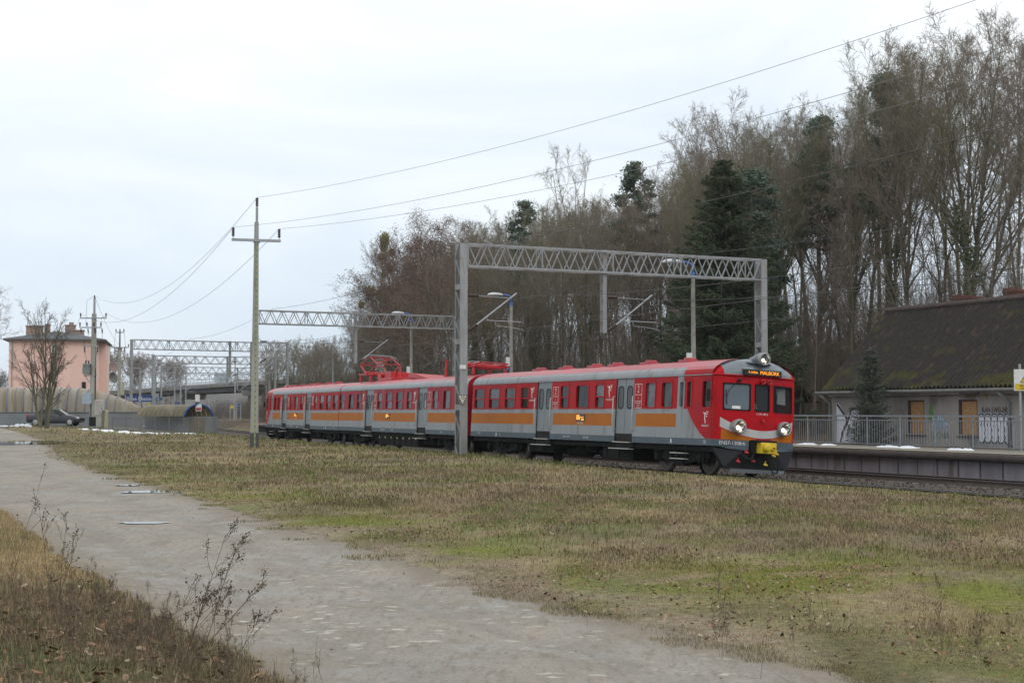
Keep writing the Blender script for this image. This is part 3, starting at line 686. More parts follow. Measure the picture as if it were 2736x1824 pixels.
def vents(c, ylist, z=3.60):
    for y in ylist:
        mb = MB(); mb.box(-.62, -.12, y - .3, y + .3, z - .06, z + .05); mb.lathe([(.20, .03), (.22, .10), (.18, .13), (0, .14)], (-.32, y, z), (0, 0, 1), 12); mb.build('roof_vent', ROOFR, c, bevel=.02)
def cab_front(c, m, lit):
    Y = lambda a: a * m
    PL = [(-1.44, -9.30), (-1.425, -9.44), (-1.37, -9.56), (-1.28, -9.635), (-.42, -9.90), (.42, -9.90), (1.28, -9.635), (1.37, -9.56), (1.425, -9.44), (1.44, -9.30)]
    px_, py_ = [p[0] for p in PL], [p[1] for p in PL]
    fy = lambda x: float(np.interp(x, px_, py_))
    F = lambda x, z, d=0.: (x, Y(fy(x) - d + max(0, z - 1.9) * .055), z)
    xs = sorted(set(px_ + [-1.24, -.40, -.27, .27, .40, 1.24, -.8, .8, 0.])); zs = [.88, 1.085, 1.3, 1.6, 1.98, 2.81, 2.93, 3.045]
    wnd = [(-1.24, -.40), (-.27, .27), (.40, 1.24)]
    mb = MB()
    for i in range(len(xs) - 1):
        for j in range(len(zs) - 1):
            xc, zc = (xs[i] + xs[i + 1]) / 2, (zs[j] + zs[j + 1]) / 2
            if 1.98 < zc < 2.81 and any(a < xc < b for a, b in wnd): continue
            if zc < 1.085 and abs(xc) < .42: continue
            mb.add([F(xs[i], zs[j]), F(xs[i + 1], zs[j]), F(xs[i + 1], zs[j + 1]), F(xs[i], zs[j + 1])], [(0, 1, 2, 3)], 1 if zc < 1.085 else 0, True)
    mb.build('cab_front', [RED, DGREY], c)
    # brow: from the gutter line up to the roof
    mb = MB(); N = 7; bx = [-1.44, -1.42, -1.36, -1.28, -1.2, -.9, -.6, -.3, 0, .3, .6, .9, 1.2, 1.28, 1.36, 1.42, 1.44]; vs = []
    for x in bx:
        hz = roof_z(x)
        for k in range(N):
            t = k / (N - 1) * math.pi / 2; z = 3.045 + (hz - 3.045) * math.sin(t); y = fy(x) + .063 + (1 - math.cos(t)) * .62
            vs.append((x * (1 - .03 * math.sin(t)), Y(min(y, -9.0) if k < N - 1 else -9.0), z))
    for i in range(len(bx) - 1):
        for k in range(N - 1): mb.add([vs[i * N + k], vs[(i + 1) * N + k], vs[(i + 1) * N + k + 1], vs[i * N + k + 1]], [(0, 1, 2, 3)], 0 if abs((bx[i] + bx[i + 1]) / 2) < 1.22 else 1, True)
    b_ = mb.build('cab_brow', [mat('brow_grey', (.17, .20, .225), (.14, .165, .185), .3, 2), RED], c)
    mb = MB(); mb.pipe([(x, Y(fy(x) + .04), 3.045) for x in px_], .028, 6); mb.build('gutter_strip', RED, c)
    # closing skin between roof end and brow
    # painted smile and orange corners, 3 mm proud
    def band(zt, zb, x0, x1, n, name, material, d=.004):
        mb = MB(); q = [x0 + (x1 - x0) * i / n for i in range(n + 1)]; q = sorted(set(q + [x for x in px_ if x0 < x < x1]))
        for a, b in zip(q[:-1], q[1:]): mb.add([F(a, zb(a), d), F(b, zb(b), d), F(b, zt(b), d), F(a, zt(a), d)], [(0, 1, 2, 3)], 0, True)
        return mb.build(name, material, c)
    band(lambda x: 1.40 + .33 * (x / 1.25) ** 2, lambda x: 1.17 + .28 * (x / 1.25) ** 2, -1.30, 1.26, 24, 'white_band', mat('band_white', (.48, .48, .47), (.40, .40, .40), .4, 4))
    for s in (-1, 1):
        x0, x1 = (-1.26, -.2) if s < 0 else (.34, 1.26)
        band(lambda x: 1.15 + .27 * (x / 1.25) ** 2, lambda x: 1.09, x0, x1, 12, 'orange_panel', ORNG)
    # windscreens
    for i, (a, b) in enumerate(wnd):
        mb = MB(); gl = MB(); n = 20
        o = rrect(a, b, 1.98, 2.81, .05); q = rrect(a + .04, b - .04, 2.02, 2.77, .06)
        mb.add([F(x, z, .012) for x, z in o] + [F(x, z, .012) for x, z in q] + [F(x, z, -.03) for x, z in q], [(k, (k + 1) % n, n + (k + 1) % n, n + k) for k in range(n)] + [(n + k, n + (k + 1) % n, 2 * n + (k + 1) % n, 2 * n + k) for k in range(n)], 0)
        mb.build('windscreen', UNDER, c)
        gl.add([F(x, z, -.028) for x, z in q], [tuple(range(n))]); gl.build('windscreen_pane', CABTINT if i == 0 else CABGLASS, c)
    mb = MB(); mb.box(-1.15, 1.15, Y(-8.35) - .01, Y(-8.35) + .01, 1.4, 3.0); mb.build('cab_back_wall', mat('cab_wall', (.03, .034, .036), (.02, .022, .025), .8, 3), c)
    mb = MB(); mb.box(-1.2, 1.2, min(Y(-9.4), Y(-8.9)), max(Y(-9.4), Y(-8.9)), 1.5, 1.99); mb.build('driver_desk', BLACK, c)
    mb = MB(); mb.add([F(.66, 2.74, -.16), F(1.06, 2.74, -.16), F(1.06, 2.24, -.16), F(.66, 2.26, -.16)], [(0, 1, 2, 3)]); mb.build('sun_blind', CURT, c)
    mb = MB(); mb.add([F(-.95, 2.03, -.02), F(-.70, 2.03, -.02), F(-.70, 2.12, -.02), F(-.95, 2.12, -.02)], [(0, 1, 2, 3)]); mb.build('paper_sheet', WHITE, c)
    mb = MB(); bx_, by_, bz_ = F(-.20, 2.03, -.12); mb.lathe([(.0, 0), (.06, .01), (.065, .05), (.04, .09), (.055, .12), (.05, .17), (.0, .2)], (bx_, by_, bz_), (0, 0, 1), 12); mb.build('white_figurine', WHITE, c)
    # wipers
    for x0, x1, zz in ((-1.10, -1.13, 2.35), (.50, .52, 2.3)):
        mb = MB(); mb.pipe([F(x0 + .35, 2.90, .04), F(x0 + .05, 2.62, .03), F(x1, zz, .02)], .008, 5); mb.pipe([F(x1 - .01, zz + .25, .02), F(x1 + .01, zz - .2, .02)], .012, 5); mb.build('wiper', BLACK, c)
    for x in (-.78, .84): mb = MB(); mb.box(x - .05, x + .05, min(Y(fy(x) - .05), Y(fy(x))) + .02, max(Y(fy(x) - .05), Y(fy(x))) + .04, 2.86, 2.93); mb.build('wiper_motor', BLACK, c)
    # headlamps
    def lamp(x, z, r, yl, lab, hl=.20):
        mb = MB(); o = (x, Y(yl), z); ax = (0, -m, 0)
        mb.lathe([(r * 1.02, -hl), (r * 1.08, -.06), (r * 1.08, 0), (r * .98, .03), (r * .84, .035), (r * .80, .02)], o, ax, 28); h = mb.build('headlight', LAMPG, c)
        mb = MB(); mb.lathe([(r * .82, .02), (r * .70, -.03), (r * .42, -.09), (r * .1, -.12), (0, -.12)], o, ax, 24); mb.build('lamp_reflector', CHROME, c)
        mb = MB(); mb.lathe([(r * .34, .0), (r * .30, .02), (0, .03)], (x - r * .22, Y(yl) + m * .05, z - r * .18), ax, 14)
        if lit: mb.lathe([(r * .17, .0), (r * .15, .02), (0, .03)], (x + r * .22, Y(yl) + m * .05, z - r * .42), ax, 10)
        mb.build('lamp_bulb', LAMPON if lit else GLASS, c)
    lamp(-.80, 1.50, .205, -9.98, 'x'); lamp(.80, 1.50, .205, -9.98, 'x'); lamp(0, 3.585, .19, -9.93, 'x', .16)
    mb = MB(); K = 14; vs = []
    for j, (yy, r, zc) in enumerate(((-9.90, .2, 3.585), (-9.7, .215, 3.575), (-9.4, .17, 3.54), (-9.0, .08, 3.55))):
        vs += [(r * math.cos(2 * math.pi * i / K), Y(yy), zc + r * math.sin(2 * math.pi * i / K)) for i in range(K)]
    mb.add(vs, [(j * K + i, j * K + (i + 1) % K, (j + 1) * K + (i + 1) % K, (j + 1) * K + i) for j in range(3) for i in range(K)] + [tuple(range(K))], 0, True)
    for s in (-1, 1): mb.add([(s * .16, Y(-9.86), 3.62), (s * .16, Y(-9.0), 3.58), (s * .55, Y(-9.0), 3.56), (s * .42, Y(-9.72), 3.46), (s * .18, Y(-9.88), 3.44)], [(0, 1, 2, 3, 4)], 0, True)
    mb.build('lamp_hood', mat('hood_grey', (.13, .15, .17), (.11, .125, .14), .35, 3), c)
    # destination display
    mb = MB(); mb.box(-.66, .62, min(Y(-9.94), Y(-9.6)), max(Y(-9.94), Y(-9.6)), 3.06, 3.25); mb.build('destination_display', LEDB, c, bevel=.01)
    if lit:
        ry = (1, 0, 0) if m > 0 else (-1, 0, 0)
        text_obj('R 50906', .095, LEDO, 'display_text', c, facing((-.40, Y(-9.943), 3.155), ry, (0, 0, 1)), 'CENTER', .002)
        text_obj('MALBORK', .15, LEDO, 'display_text', c, facing((.19, Y(-9.943), 3.155), ry, (0, 0, 1)), 'CENTER', .004)
        text_obj('2 122 108-5', .085, WHITE, 'lettering', c, facing((0, Y(-9.906), 1.905), ry, (0, 0, 1)), 'CENTER', .002)
    for x in (-.05, .17):
        mb = MB(); mb.lathe([(.035, -.04), (.06, .08), (.075, .13), (.05, .135), (.03, .1)], (x, Y(-9.88), 2.89), (0, -m, 0), 14); mb.build('horn', PREDS, c)
    mb = MB(); mb.lathe([(.02, 0), (.035, .06), (.03, .10), (0, .11)], (.02, Y(-9.9), 1.68), (0, -m, 0), 10); mb.box(-.02, .06, min(Y(-9.9), Y(-9.96)), max(Y(-9.9), Y(-9.96)), 1.66, 1.76); mb.build('tail_hook', PREDS, c)
    # skirt corners, coupler, plough
    mb = MB()
    mb.prism([(-1.44, 1.08), (-.44, 1.08), (-.44, .78), (-1.0, .82), (-1.40, .88)], lambda x, z: F(x, z, .012), lambda x, z: F(x, z, -.10)); mb.build('buffer_skirt', DGREY, c); mb = MB()
    mb.prism([(.44, 1.08), (1.36, 1.08), (1.36, .84), (.9, .80), (.44, .79)], lambda x, z: F(x, z, .012), lambda x, z: F(x, z, -.10)); mb.build('buffer_skirt', DGREY, c)
    mb = MB(); yy = sorted((Y(-10.35), Y(-9.6))); mb.box(-.26, .28, yy[0], yy[1], .72, 1.05); yf_ = Y(-10.35)
    mb.lathe([(.13, 0), (.12, .14), (.06, .16), (0, .16)], (-.10, yf_, .90), (0, -m, 0), 14); mb.lathe([(.08, -.05), (.085, .05), (.05, .05)], (.15, yf_, .88), (0, -m, 0), 12)
    mb.build('coupler', YEL, c, bevel=.02)
    mb = MB(); yy = sorted((Y(-10.3), Y(-9.7))); mb.box(-.36, .32, yy[0], yy[1], 1.055, 1.12); mb.box(-.36, -.27, yy[0] + .2, yy[1] - .1, .72, 1.05); mb.build('coupler_frame', BLACK, c, bevel=.015)
    pl = [(-1.42, .84), (-1.18, .27), (-1.0, .22), (.92, .22), (1.06, .27), (1.38, .82), (.6, .76), (-.6, .76)]
    mb = MB(); mb.prism(pl, lambda x, z: (x, Y(fy(x) - .02 + (.0 if z > .5 else -.06)), z), lambda x, z: (x, Y(fy(x) + .12), z)); mb.build('snow_plough', mat('plough_black', (.012, .014, .018), (.018, .018, .02), .6, 3, spec=.2), c)
    mb = MB(); mb.prism([(-1.0, .225), (-.98, .11), (.86, .11), (.92, .225)], lambda x, z: (x, Y(fy(x) - .1), z), lambda x, z: (x, Y(fy(x) - .07), z)); mb.build('plough_blade', mat('plough_grey', (.11, .125, .14), (.09, .10, .11), .5, 3), c)
    for k, (x0, z0, x1, z1, ma) in enumerate(((-.85, .80, -.3, .70, BLACK), (-.62, .66, -.30, 1.0, BLACK), (.2, .70, .58, .30, BLACK), (.34, .74, .66, .40, BLACK))):
        mb = MB(); mb.pipe([(x0, Y(-9.98), z0), (x0 + (x1 - x0) * .3, Y(-10.12), min(z0, z1) - .15), (x0 + (x1 - x0) * .7, Y(-10.12), min(z0, z1) - .15), (x1, Y(-10.02), z1)], .026, 7); mb.build('brake_hose', ma, c)
    for x, z, ma in ((-.62, .74, PREDS), (-.90, .46, PREDS), (-.38, .50, PREDS), (.06, .40, YEL), (.34, .68, YEL), (.44, .74, YEL)):
        mb = MB(); mb.tube((x - .05, Y(-10.08), z), (x + .06, Y(-10.12), z - .03), .035, .03, 8); mb.tube((x, Y(-10.1), z), (x, Y(-10.1), z + .10), .018, .018, 6); mb.build('air_cock', ma, c)
    # painted swoosh on the side of the cab
    sw = [(-7.62, 3.03), (-9.32, 3.03), (-9.32, 1.09), (-9.02, 1.09), (-8.75, 1.22), (-8.45, 1.42), (-8.15, 1.67), (-7.95, 1.90), (-7.83, 2.1), (-7.74, 2.4)]
    holes = [(-8.10, -7.82), (-9.40, -8.74)]
    mb = MB()
    low = lambda y: float(np.interp(y, [-9.32, -9.02, -8.75, -8.45, -8.15, -7.95, -7.57], [1.09, 1.09, 1.22, 1.42, 1.67, 1.90, 2.35]))
    q = np.linspace(-9.32, -7.7, 28)
    for a, b in zip(q[:-1], q[1:]):
        if low(a) < 2.0 or low(b) < 2.0: mb.quad((SX - .004, Y(a), low(a)), (SX - .004, Y(b), min(low(b), 2.01)), (SX - .004, Y(b), 2.01), (SX - .004, Y(a), 2.01))
    mb.build('red_swoosh', RED, c)
    logo(c, Y(-9.0), 1.72, .31)
    # cab door steps and hand lamps
    mb = MB()
    for z in (.60, .42): mb.box(SX - .06, SX + .12, min(Y(-6.95), Y(-7.85)), max(Y(-6.95), Y(-7.85)), z, z + .025)
    mb.build('cab_step', RAILW, c)
    mb = MB(); mb.bar((SX + .06, Y(-7.0), .4), (SX + .06, Y(-7.0), .9), .03); mb.bar((SX + .06, Y(-7.8), .4), (SX + .06, Y(-7.8), .9), .03); mb.build('step_bracket', BLACK, c)
    mb = MB(); yq = Y(-9.36); mb.box(SX - .20, SX - .08, yq - .02, yq + .02, 2.22, 2.58); mb.bar((SX, yq, 2.3), (SX - .14, yq, 2.38), .02); mb.build('side_mirror', BLACK, c)
CABGLASS = mat('cab_glass', (.05, .06, .068), (.06, .07, .078), .05, 1, spec=.7)
_t = CABGLASS.node_tree; _b = _t.nodes['Principled BSDF']; _b.inputs['Alpha'].default_value = .30
CABTINT = mat('tinted_cab_glass', (.085, .11, .135), (.11, .135, .16), .08, 1.5, spec=.5)
NEARW = [(9.21, 10.26, 1), (7.57, 8.63, 1), (5.95, 6.95, 1), (4.63, 5.32, 1), (.94, 1.60, 1), (-.73, .27, 0), (-1.97, -1.31, 1), (-5.71, -5.07, 0), (-6.83, -6.17, 0), (-7.60, -7.34, 3), (-8.08, -7.82, 0), (-9.26, -8.76, 0)]
NEARD = [(2.43, 3.74), (-4.22, -2.92)]
MIDW = [(9.39, 10.42, 1), (7.58, 8.56, 0), (6.2, 6.93, 1), (2.39, 3.14, 1), (.66, 1.69, 1), (-1.05, -.02, 1), (-2.44, -1.74, 1), (-6.27, -5.57, 1), (-7.95, -7.05, 0), (-9.5, -8.7, 1)]
MIDD = [(3.92, 5.23), (-4.73, -3.45)]
front = carriage(0, 1, NEARW, NEARD, -9.32, 10.55, 'nearest carriage with the driving cab and lit headlights', True)
middle = carriage(21.3, 1, MIDW, MIDD, -10.15, 10.72, 'streaky dirty middle carriage carrying both pantographs', False, dusty=True)
rear = carriage(42.25, -1, NEARW, NEARD, -9.32, 10.55, 'rearmost carriage farthest along the curve', True, R_(2.6))
cab_front(front, 1, True); cab_front(rear, -1, False)
for c, ys in ((front, (-6.9, 7.65)), (rear, (6.9, -7.65)), (middle, (-7.4, 7.4))):
    for y in ys: bogie(c, y)
vents(front, (6.0, 3.5, .95, -.75, -3.25, -5.95)); vents(rear, (-6.0, -3.5, -.95, .75, 3.25, 5.95, 7.6))
for c, m in ((front, 1), (rear, -1)):
    logo(c, 4.24 * m, 2.62, .36); logo(c, -2.42 * m, 2.60, .36); class_box(c, 2.06 * m); class_box(c, -4.55 * m)
    mb = MB(); mb.box(SX - .02, SX + .01, -.18 * m - .36, -.18 * m + .36, 1.56, 1.82); mb.build('route_display', LEDB, c)
    d = -.18 * m
    flat(c, [[(d + .30, 1.79), (d + .06, 1.79), (d + .06, 1.72), (d - .28, 1.72), (d - .28, 1.69), (d + .02, 1.69), (d + .02, 1.62), (d + .30, 1.62)], [(d - .10, 1.66), (d - .30, 1.66), (d - .30, 1.59), (d - .10, 1.59)]], 'display_text', LEDO, SX - .024)
    side_text(c, '94 51 2 122 108-5', d, 1.49, .085, WHITE, 'lettering', .8)
    for y, z, tx, s in ((d + 1.1, 1.0, 'PL-PREG  2 122 108-5', .07), (d - .5, .99, 'REV 12.03', .1), (9.6 * m, 1.02, 'POLREGIO', .07), (9.6 * m, .95, '122', .05), (-9.0 * m, 1.02, 'II klasa', .06), (-9.0 * m, .96, 'min 80 kN', .05), (7.3 * m, .98, '20.7 m', .06)):
        side_text(c, tx, y, z, s, WHITE, 'lettering')
    for y in (7.7 * m, -6.9 * m): flat(c, [[(y - .04, .92), (y + .04, .92), (y + .04, 1.05), (y - .04, 1.05)]], 'jacking_mark', WHITE)
side_text(front, 'EN57-1308rb', -9.0 + .0, .0, .01, WHITE, 'lettering')
bpy.data.objects.remove(front.children[-1])
text_obj('EN57-1308rb', .15, WHITE, 'lettering', front, facing((-.93, -9.775, .985), (1, -.305, 0), (0, 0, 1)), 'CENTER', .002)
logo(middle, 5.75, 2.62, .36); logo(middle, -2.9, 2.62, .36); class_box(middle, 3.55); class_box(middle, -5.1)
mb = MB(); mb.box(SX - .02, SX + .01, .86, 1.58, 1.55, 1.82); mb.build('route_display', LEDB, middle)
flat(middle, [[(1.5, 1.78), (1.2, 1.78), (1.2, 1.70), (.95, 1.70), (.95, 1.66), (1.3, 1.66), (1.3, 1.60), (1.5, 1.60)]], 'display_text', LEDO, SX - .024)
for y, tx in ((2.0, 'PL-PREG  3 122 108-4'), (.4, 'REV 12.03'), (-7.0, '21.6 m')): side_text(middle, tx, y, .99, .085, WHITE, 'lettering')
# underfloor boxes
def underbox(c, y0, y1, z0, x=1.2, name='equipment_box', z1=.72):
    mb = MB(); y0, y1 = sorted((y0, y1)); mb.box(-x, x, y0, y1, z0, z1)
    for k in range(int((y1 - y0) / .9) + 1): mb.box(-x - .03, x + .03, min(y0 + .1 + k * .9, y1 - .06), min(y0 + .16 + k * .9, y1), z0 + .03, z1)
    return mb.build(name, UNDER, c, bevel=.02)
underbox(front, -3.9, -1.6, .28); underbox(front, 2.6, 5.0, .38, 1.1); underbox(front, -.3, 1.6, .48, .8)
underbox(rear, 3.9, 1.6, .28); underbox(rear, -2.6, -5.0, .38, 1.1)
b_ = underbox(middle, -3.3, 3.3, .26, 1.25); underbox(middle, -5.0, -3.6, .4, 1.1); underbox(middle, 3.6, 5.0, .4, 1.1)
mb = MB()
for k in range(7): mb.lathe([(.05, 0), (.05, .03), (0, .03)], (-1.28, 2.9 - k * .98, .62), (-1, 0, 0), 10)
mb.build('yellow_lamps', mat('pale_yellow', (.6, .55, .25), (.5, .45, .2), .5, 5), middle)
for c, y in ((front, 1.6), (front, -1.2)): MB().tube((-.5, y - .9, .5), (-.5, y + .9, .5), .2, .2, 14).build('air_tank', UNDER, c)
# gangway bellows between carriages
for tau in (10.68, 31.75):
    M = car_matrix(tau); mb = MB(); pr = [(-1.15, .95), (-1.15, 3.05), (-.9, 3.35), (0, 3.45), (.9, 3.35), (1.15, 3.05), (1.15, .95)]
    mb.prism(pr, lambda x, z: (x, -.35, z), lambda x, z: (x, .35, z)); b = mb.build('gangway_bellows', mat('bellows', (.05, .006, .008), (.035, .006, .008), .8, 3), train); b.matrix_local = TINV @ M
# pantographs on the middle carriage
def pantograph(c, y0, raised):
    p = bpy.data.objects.new('pantograph', None)
    mb = MB(); zb = 3.98
    for x in (-.75, .75):
        for y in (-.95, .95): mb.lathe([(.06, 0), (.09, .06), (.06, .1), (.09, .16), (.06, .2), (.08, .25), (.05, .3)], (x, y0 + y, 3.58), (0, 0, 1), 10)
        mb.bar((x, y0 - 1.25, zb), (x, y0 + 1.25, zb), .09, .09)
    for y in (-.95, 0, .95): mb.bar((-.8, y0 + y, zb), (.8, y0 + y, zb), .09, .08)
    mb.tube((-.9, y0 - .5, zb + .06), (.9, y0 - .5, zb + .06), .07, .07, 10); mb.tube((-.2, y0 - .9, zb + .08), (-.2, y0 + .9, zb + .08), .05, .05, 8); mb.box(-.4, .4, y0 + .3, y0 + .8, zb, zb + .16)
    base = mb.build('pantograph', PREDS, c)
    kz, ky, tz = (4.52, 1.55, 5.03) if raised else (4.12, 1.5, 4.20)
    mb = MB()
    for s in (-1, 1):
        for x in (-.62, .62):
            mb.tube((x, y0 + s * .45, zb + .05), (x * 1.05, y0 + s * ky, kz), .045, .035, 8); mb.tube((x * 1.05, y0 + s * ky, kz), (x * .95, y0 + s * .18, tz - .12), .032, .028, 8)
        mb.tube((-.65, y0 + s * ky, kz), (.65, y0 + s * ky, kz), .025, .025, 6); mb.tube((-.6, y0 + s * .18, tz - .12), (.6, y0 + s * .18, tz - .12), .022, .022, 6)
        if raised: mb.tube((-.6, y0 + s * ky, kz), (.58, y0 + s * .18, tz - .12), .018, .018, 6)
    mb.build('pantograph_arms', PREDS, c)
    mb = MB()
    for s in (-.2, .2): mb.pipe([(-.98, y0 + s, tz - .28), (-.80, y0 + s, tz - .07), (-.55, y0 + s, tz), (.55, y0 + s, tz), (.80, y0 + s, tz - .07), (.98, y0 + s, tz - .28)], .022, 6)
    mb.build('pantograph_head', STEEL, c)
pantograph(middle, 7.9, True); pantograph(middle, -7.9, False)
mb = MB(); mb.box(-.75, .75, 3.2, 5.6, 3.52, 3.70); mb.box(-.55, .55, 4.0, 5.2, 3.70, 4.05); mb.box(-.7, .6, 5.3, 5.9, 3.7, 3.95); mb.pipe([(-.4, 3.6, 3.7), (-.4, 3.4, 4.2), (-.4, 3.0, 4.25), (-.4, 2.8, 3.6)], .04, 6); mb.build('roof_resistor', PREDS, middle, bevel=.03)
mb = MB(); mb.prism([(-2.4, 3.56), (-.9, 3.56), (.1, 3.60), (.6, 3.60), (.6, 3.88), (-.6, 3.82)], lambda y, z: (-.7, y, z), lambda y, z: (.7, y, z)); mb.build('roof_box', PREDS, middle, bevel=.02)
mb = MB(); mb.tube((-.3, -3.9, 3.55), (-.3, -3.9, 4.35), .06, .05, 10); mb.lathe([(.08, 0), (.1, .05), (0, .07)], (-.3, -3.9, 4.33), (0, 0, 1), 10); mb.build('lightning_arrester', PREDS, middle)
# ------------------------------------------------------------------ catenary gantries
GANT = mat('gantry_grey', (.31, .325, .335), (.235, .245, .25), .65, 2.5, st=(1, 1, .4), c3=(.25, .225, .195), s3=4)
def laced_post(p, h, ang, root, w=.32, d=.50, lace=True):
    """two channels joined by zigzag lacing; ang = direction of the beam"""
    c, s = math.cos(ang), math.sin(ang); B = Vector((c, s, 0)); Tn = Vector((-s, c, 0)); p = Vector(p); mb = MB()
    for k in (-1, 1):
        o = p + Tn * (k * d / 2); mb.bar(o, o + Vector((0, 0, h)), .05, w) if False else None
        a = o - B * w / 2; b = o + B * w / 2; t = Tn * .022
        mb.add([a - t, b - t, b + t, a + t] + [q + Vector((0, 0, h)) for q in (a - t, b - t, b + t, a + t)], [(0, 3, 2, 1), (4, 5, 6, 7), (0, 1, 5, 4), (1, 2, 6, 5), (2, 3, 7, 6), (3, 0, 4, 7)])
        for e in (-1, 1):
            f = o + B * (e * (w / 2 - .01)) - Tn * (k * .05); mb.bar(f, f + Vector((0, 0, h)), .07 if abs(s) < .7 else .02, .02 if abs(s) < .7 else .07)
    if lace:
        n = int(h / .62)
        for e in (-1, 1):
            for i in range(n):
                sg = 1 if i % 2 else -1; z0, z1 = i * h / n, (i + 1) * h / n
                a = p + B * (e * w / 2) + Tn * (sg * d / 2 * .9) + Vector((0, 0, z0)); b = p + B * (e * w / 2) - Tn * (sg * d / 2 * .9) + Vector((0, 0, z1)); mb.bar(a, b, .06, .025)
            for z in (h * .25, h * .55, h * .8):
                a = p + B * (e * (w / 2 + .01)) + Vector((0, 0, z)); mb.bar(a - Tn * d / 2, a + Tn * d / 2, .02, .22)
    return mb.build('post', GANT, root)
def truss(a, b, hgt, dep, root, pitch=.86, r=.055):
    a, b = Vector(a), Vector(b); L = (b - a).length; x = (b - a).normalized(); y = Vector((-x.y, x.x, 0)).normalized(); z = Vector((0, 0, 1)); mb = MB()
    for s in (-1, 1):
        for t in (0, -hgt): mb.bar(a + y * (s * dep / 2) + z * t, b + y * (s * dep / 2) + z * t, r * 1.5, r * 1.5)
        n = max(2, round(L / pitch))
        for i in range(n):
            p0 = a + x * (L * i / n); p1 = a + x * (L * (i + .5) / n); p2 = a + x * (L * (i + 1) / n); o = y * (s * dep / 2)
            mb.bar(p0 + o, p1 + o - z * hgt, r, r * .7); mb.bar(p1 + o - z * hgt, p2 + o, r, r * .7)
            if i % 4 == 0: mb.bar(p0 + o, p0 + o - z * hgt, r, r)
    n = max(2, round(L / 1.7))
    for i in range(n + 1):
        p0 = a + x * (L * i / n)
        for t in (0, -hgt):
            mb.bar(p0 - y * dep / 2 + z * t, p0 + y * dep / 2 + z * t, r * .7, r * .7)
            if i < n: mb.bar(p0 - y * dep / 2 + z * t, p0 + x * (L / n) + y * dep / 2 + z * t, r * .6, r * .6)
    return mb.build('beam', GANT, root)
def insul(mb, p, q, m=1):
    p, q = Vector(p), Vector(q); L = (q - p).length; n = 5; pr = []
    for i in range(n): h = L * i / n; pr += [(.035, h), (.075, h + L * .05), (.075, h + L * .09), (.035, h + L * .14)]
    mb.lathe(pr + [(.03, L)], p, q - p, 10, m)
def cantilever(root, base, dirn, reach=2.6, hang=0.):
    """slanted tube, stay and registration arm holding the wires; base = foot on the post, dirn = unit vector across the track"""
    b = Vector(base); d = Vector(dirn); z = Vector((0, 0, 1)); mb = MB()
    a0 = b + d * .15; insul(mb, a0, a0 + d * .40 + z * .28); mb.tube(a0 + d * .35 + z * .25, b + d * 2.35 + z * 1.62, .038, .038, 8)
    s0 = b + z * 1.45; insul(mb, s0 + d * .15, s0 + d * .6); mb.tube(s0 + d * .6, b + d * 2.05 + z * 1.40, .018, .018, 6)
    mb.tube(b + d * .95 + z * .45, b + d * 2.55 + z * .42, .022, .022, 6); mb.pipe([b + d * 1.35 + z * .40, b + d * 1.40 + z * .24, b + d * 2.0 + z * .20, b + d * 2.65 + z * .10, b + d * 2.7 + z * .02], .015, 5)
    mb.tube(b + d * 1.0 + z * .62, b + d * 1.0 + z * .45, .012, .012, 5)
    return mb.build('cantilever', [STEEL, INSUL], root)
SIGNW = mat('sign_white', (.62, .60, .50), (.52, .50, .42), .5, 6)
INK = mat('sign_ink', (.02, .02, .02), (.03, .03, .03), .5, 5)
def gantry(L, Rr, lab, top=8.87, hgt=.90, dep=.55, drops=(), detail=True, lowL=None):
    L = Vector(L); Rr = Vector(Rr); root = thing('catenary_gantry', lab, 'catenary gantry', (L.x, L.y, gz(L.x, L.y)), 0, 'catenary gantries over the tracks')
    o = root.location; ang = math.atan2(Rr.y - L.y, Rr.x - L.x)
    zb = lambda p: max(-.3, gz(p.x, p.y)) - .3
    for p in (L, Rr): laced_post((p.x - o.x, p.y - o.y, zb(p) - o.z), top - zb(p), ang, root, *((.32, .50) if L.y < 70 else (.22, .24)), lace=detail)
    d = Vector((math.cos(ang), math.sin(ang), 0))
    truss(Vector((L.x, L.y, top - .03)) - o + d * .18, Vector((Rr.x, Rr.y, top - .03)) - o - d * .18, hgt, dep, root, .86 if detail else 1.3, .055 if detail else .07)
    for f in drops:
        p = L.lerp(Rr, f); mb = MB(); q = Vector((p.x, p.y, 0)) - o
        for k in (-1, 1):
            c = q + Vector((-d.y, d.x, 0)) * (k * .13); mb.bar(c + Vector((0, 0, top + .05)), c + Vector((0, 0, 5.35)), .05, .17)
        for z in np.arange(5.4, top, .45): mb.bar(q + Vector((-d.y, d.x, 0)) * .13 + Vector((0, 0, z)), q - Vector((-d.y, d.x, 0)) * .13 + Vector((0, 0, z)), .10, .02)
        mb.build('drop_post', GANT, root); cantilever(root, q + d * .1 + Vector((0, 0, 5.45)), d)
    cantilever(root, Vector((L.x, L.y, 5.30)) - o + d * .18, d)
    return root
def XY(px, s): return (((px - 1368) / s), 4000 / s)
g1L, g1R = (-2.08, 61.26), (11.3, 67.8)
g1 = gantry((*g1L, 0), (*g1R, 0), 'nearest tall lattice gantry spanning the train, with a triangular 10 plate on its left post', drops=(.449,))
o = g1.location; sx_, sy_ = -2.01 - o.x, 60.90 - o.y
mb = MB(); mb.add([(sx_ - .21, sy_, 2.66 - o.z), (sx_ + .21, sy_, 2.66 - o.z), (sx_, sy_, 2.24 - o.z), (sx_ - .21, sy_ + .02, 2.66 - o.z), (sx_ + .21, sy_ + .02, 2.66 - o.z), (sx_, sy_ + .02, 2.24 - o.z)], [(0, 2, 1), (3, 4, 5), (0, 1, 4, 3), (1, 2, 5, 4), (2, 0, 3, 5)], 0)
mb.build('triangle_plate', INK, g1)
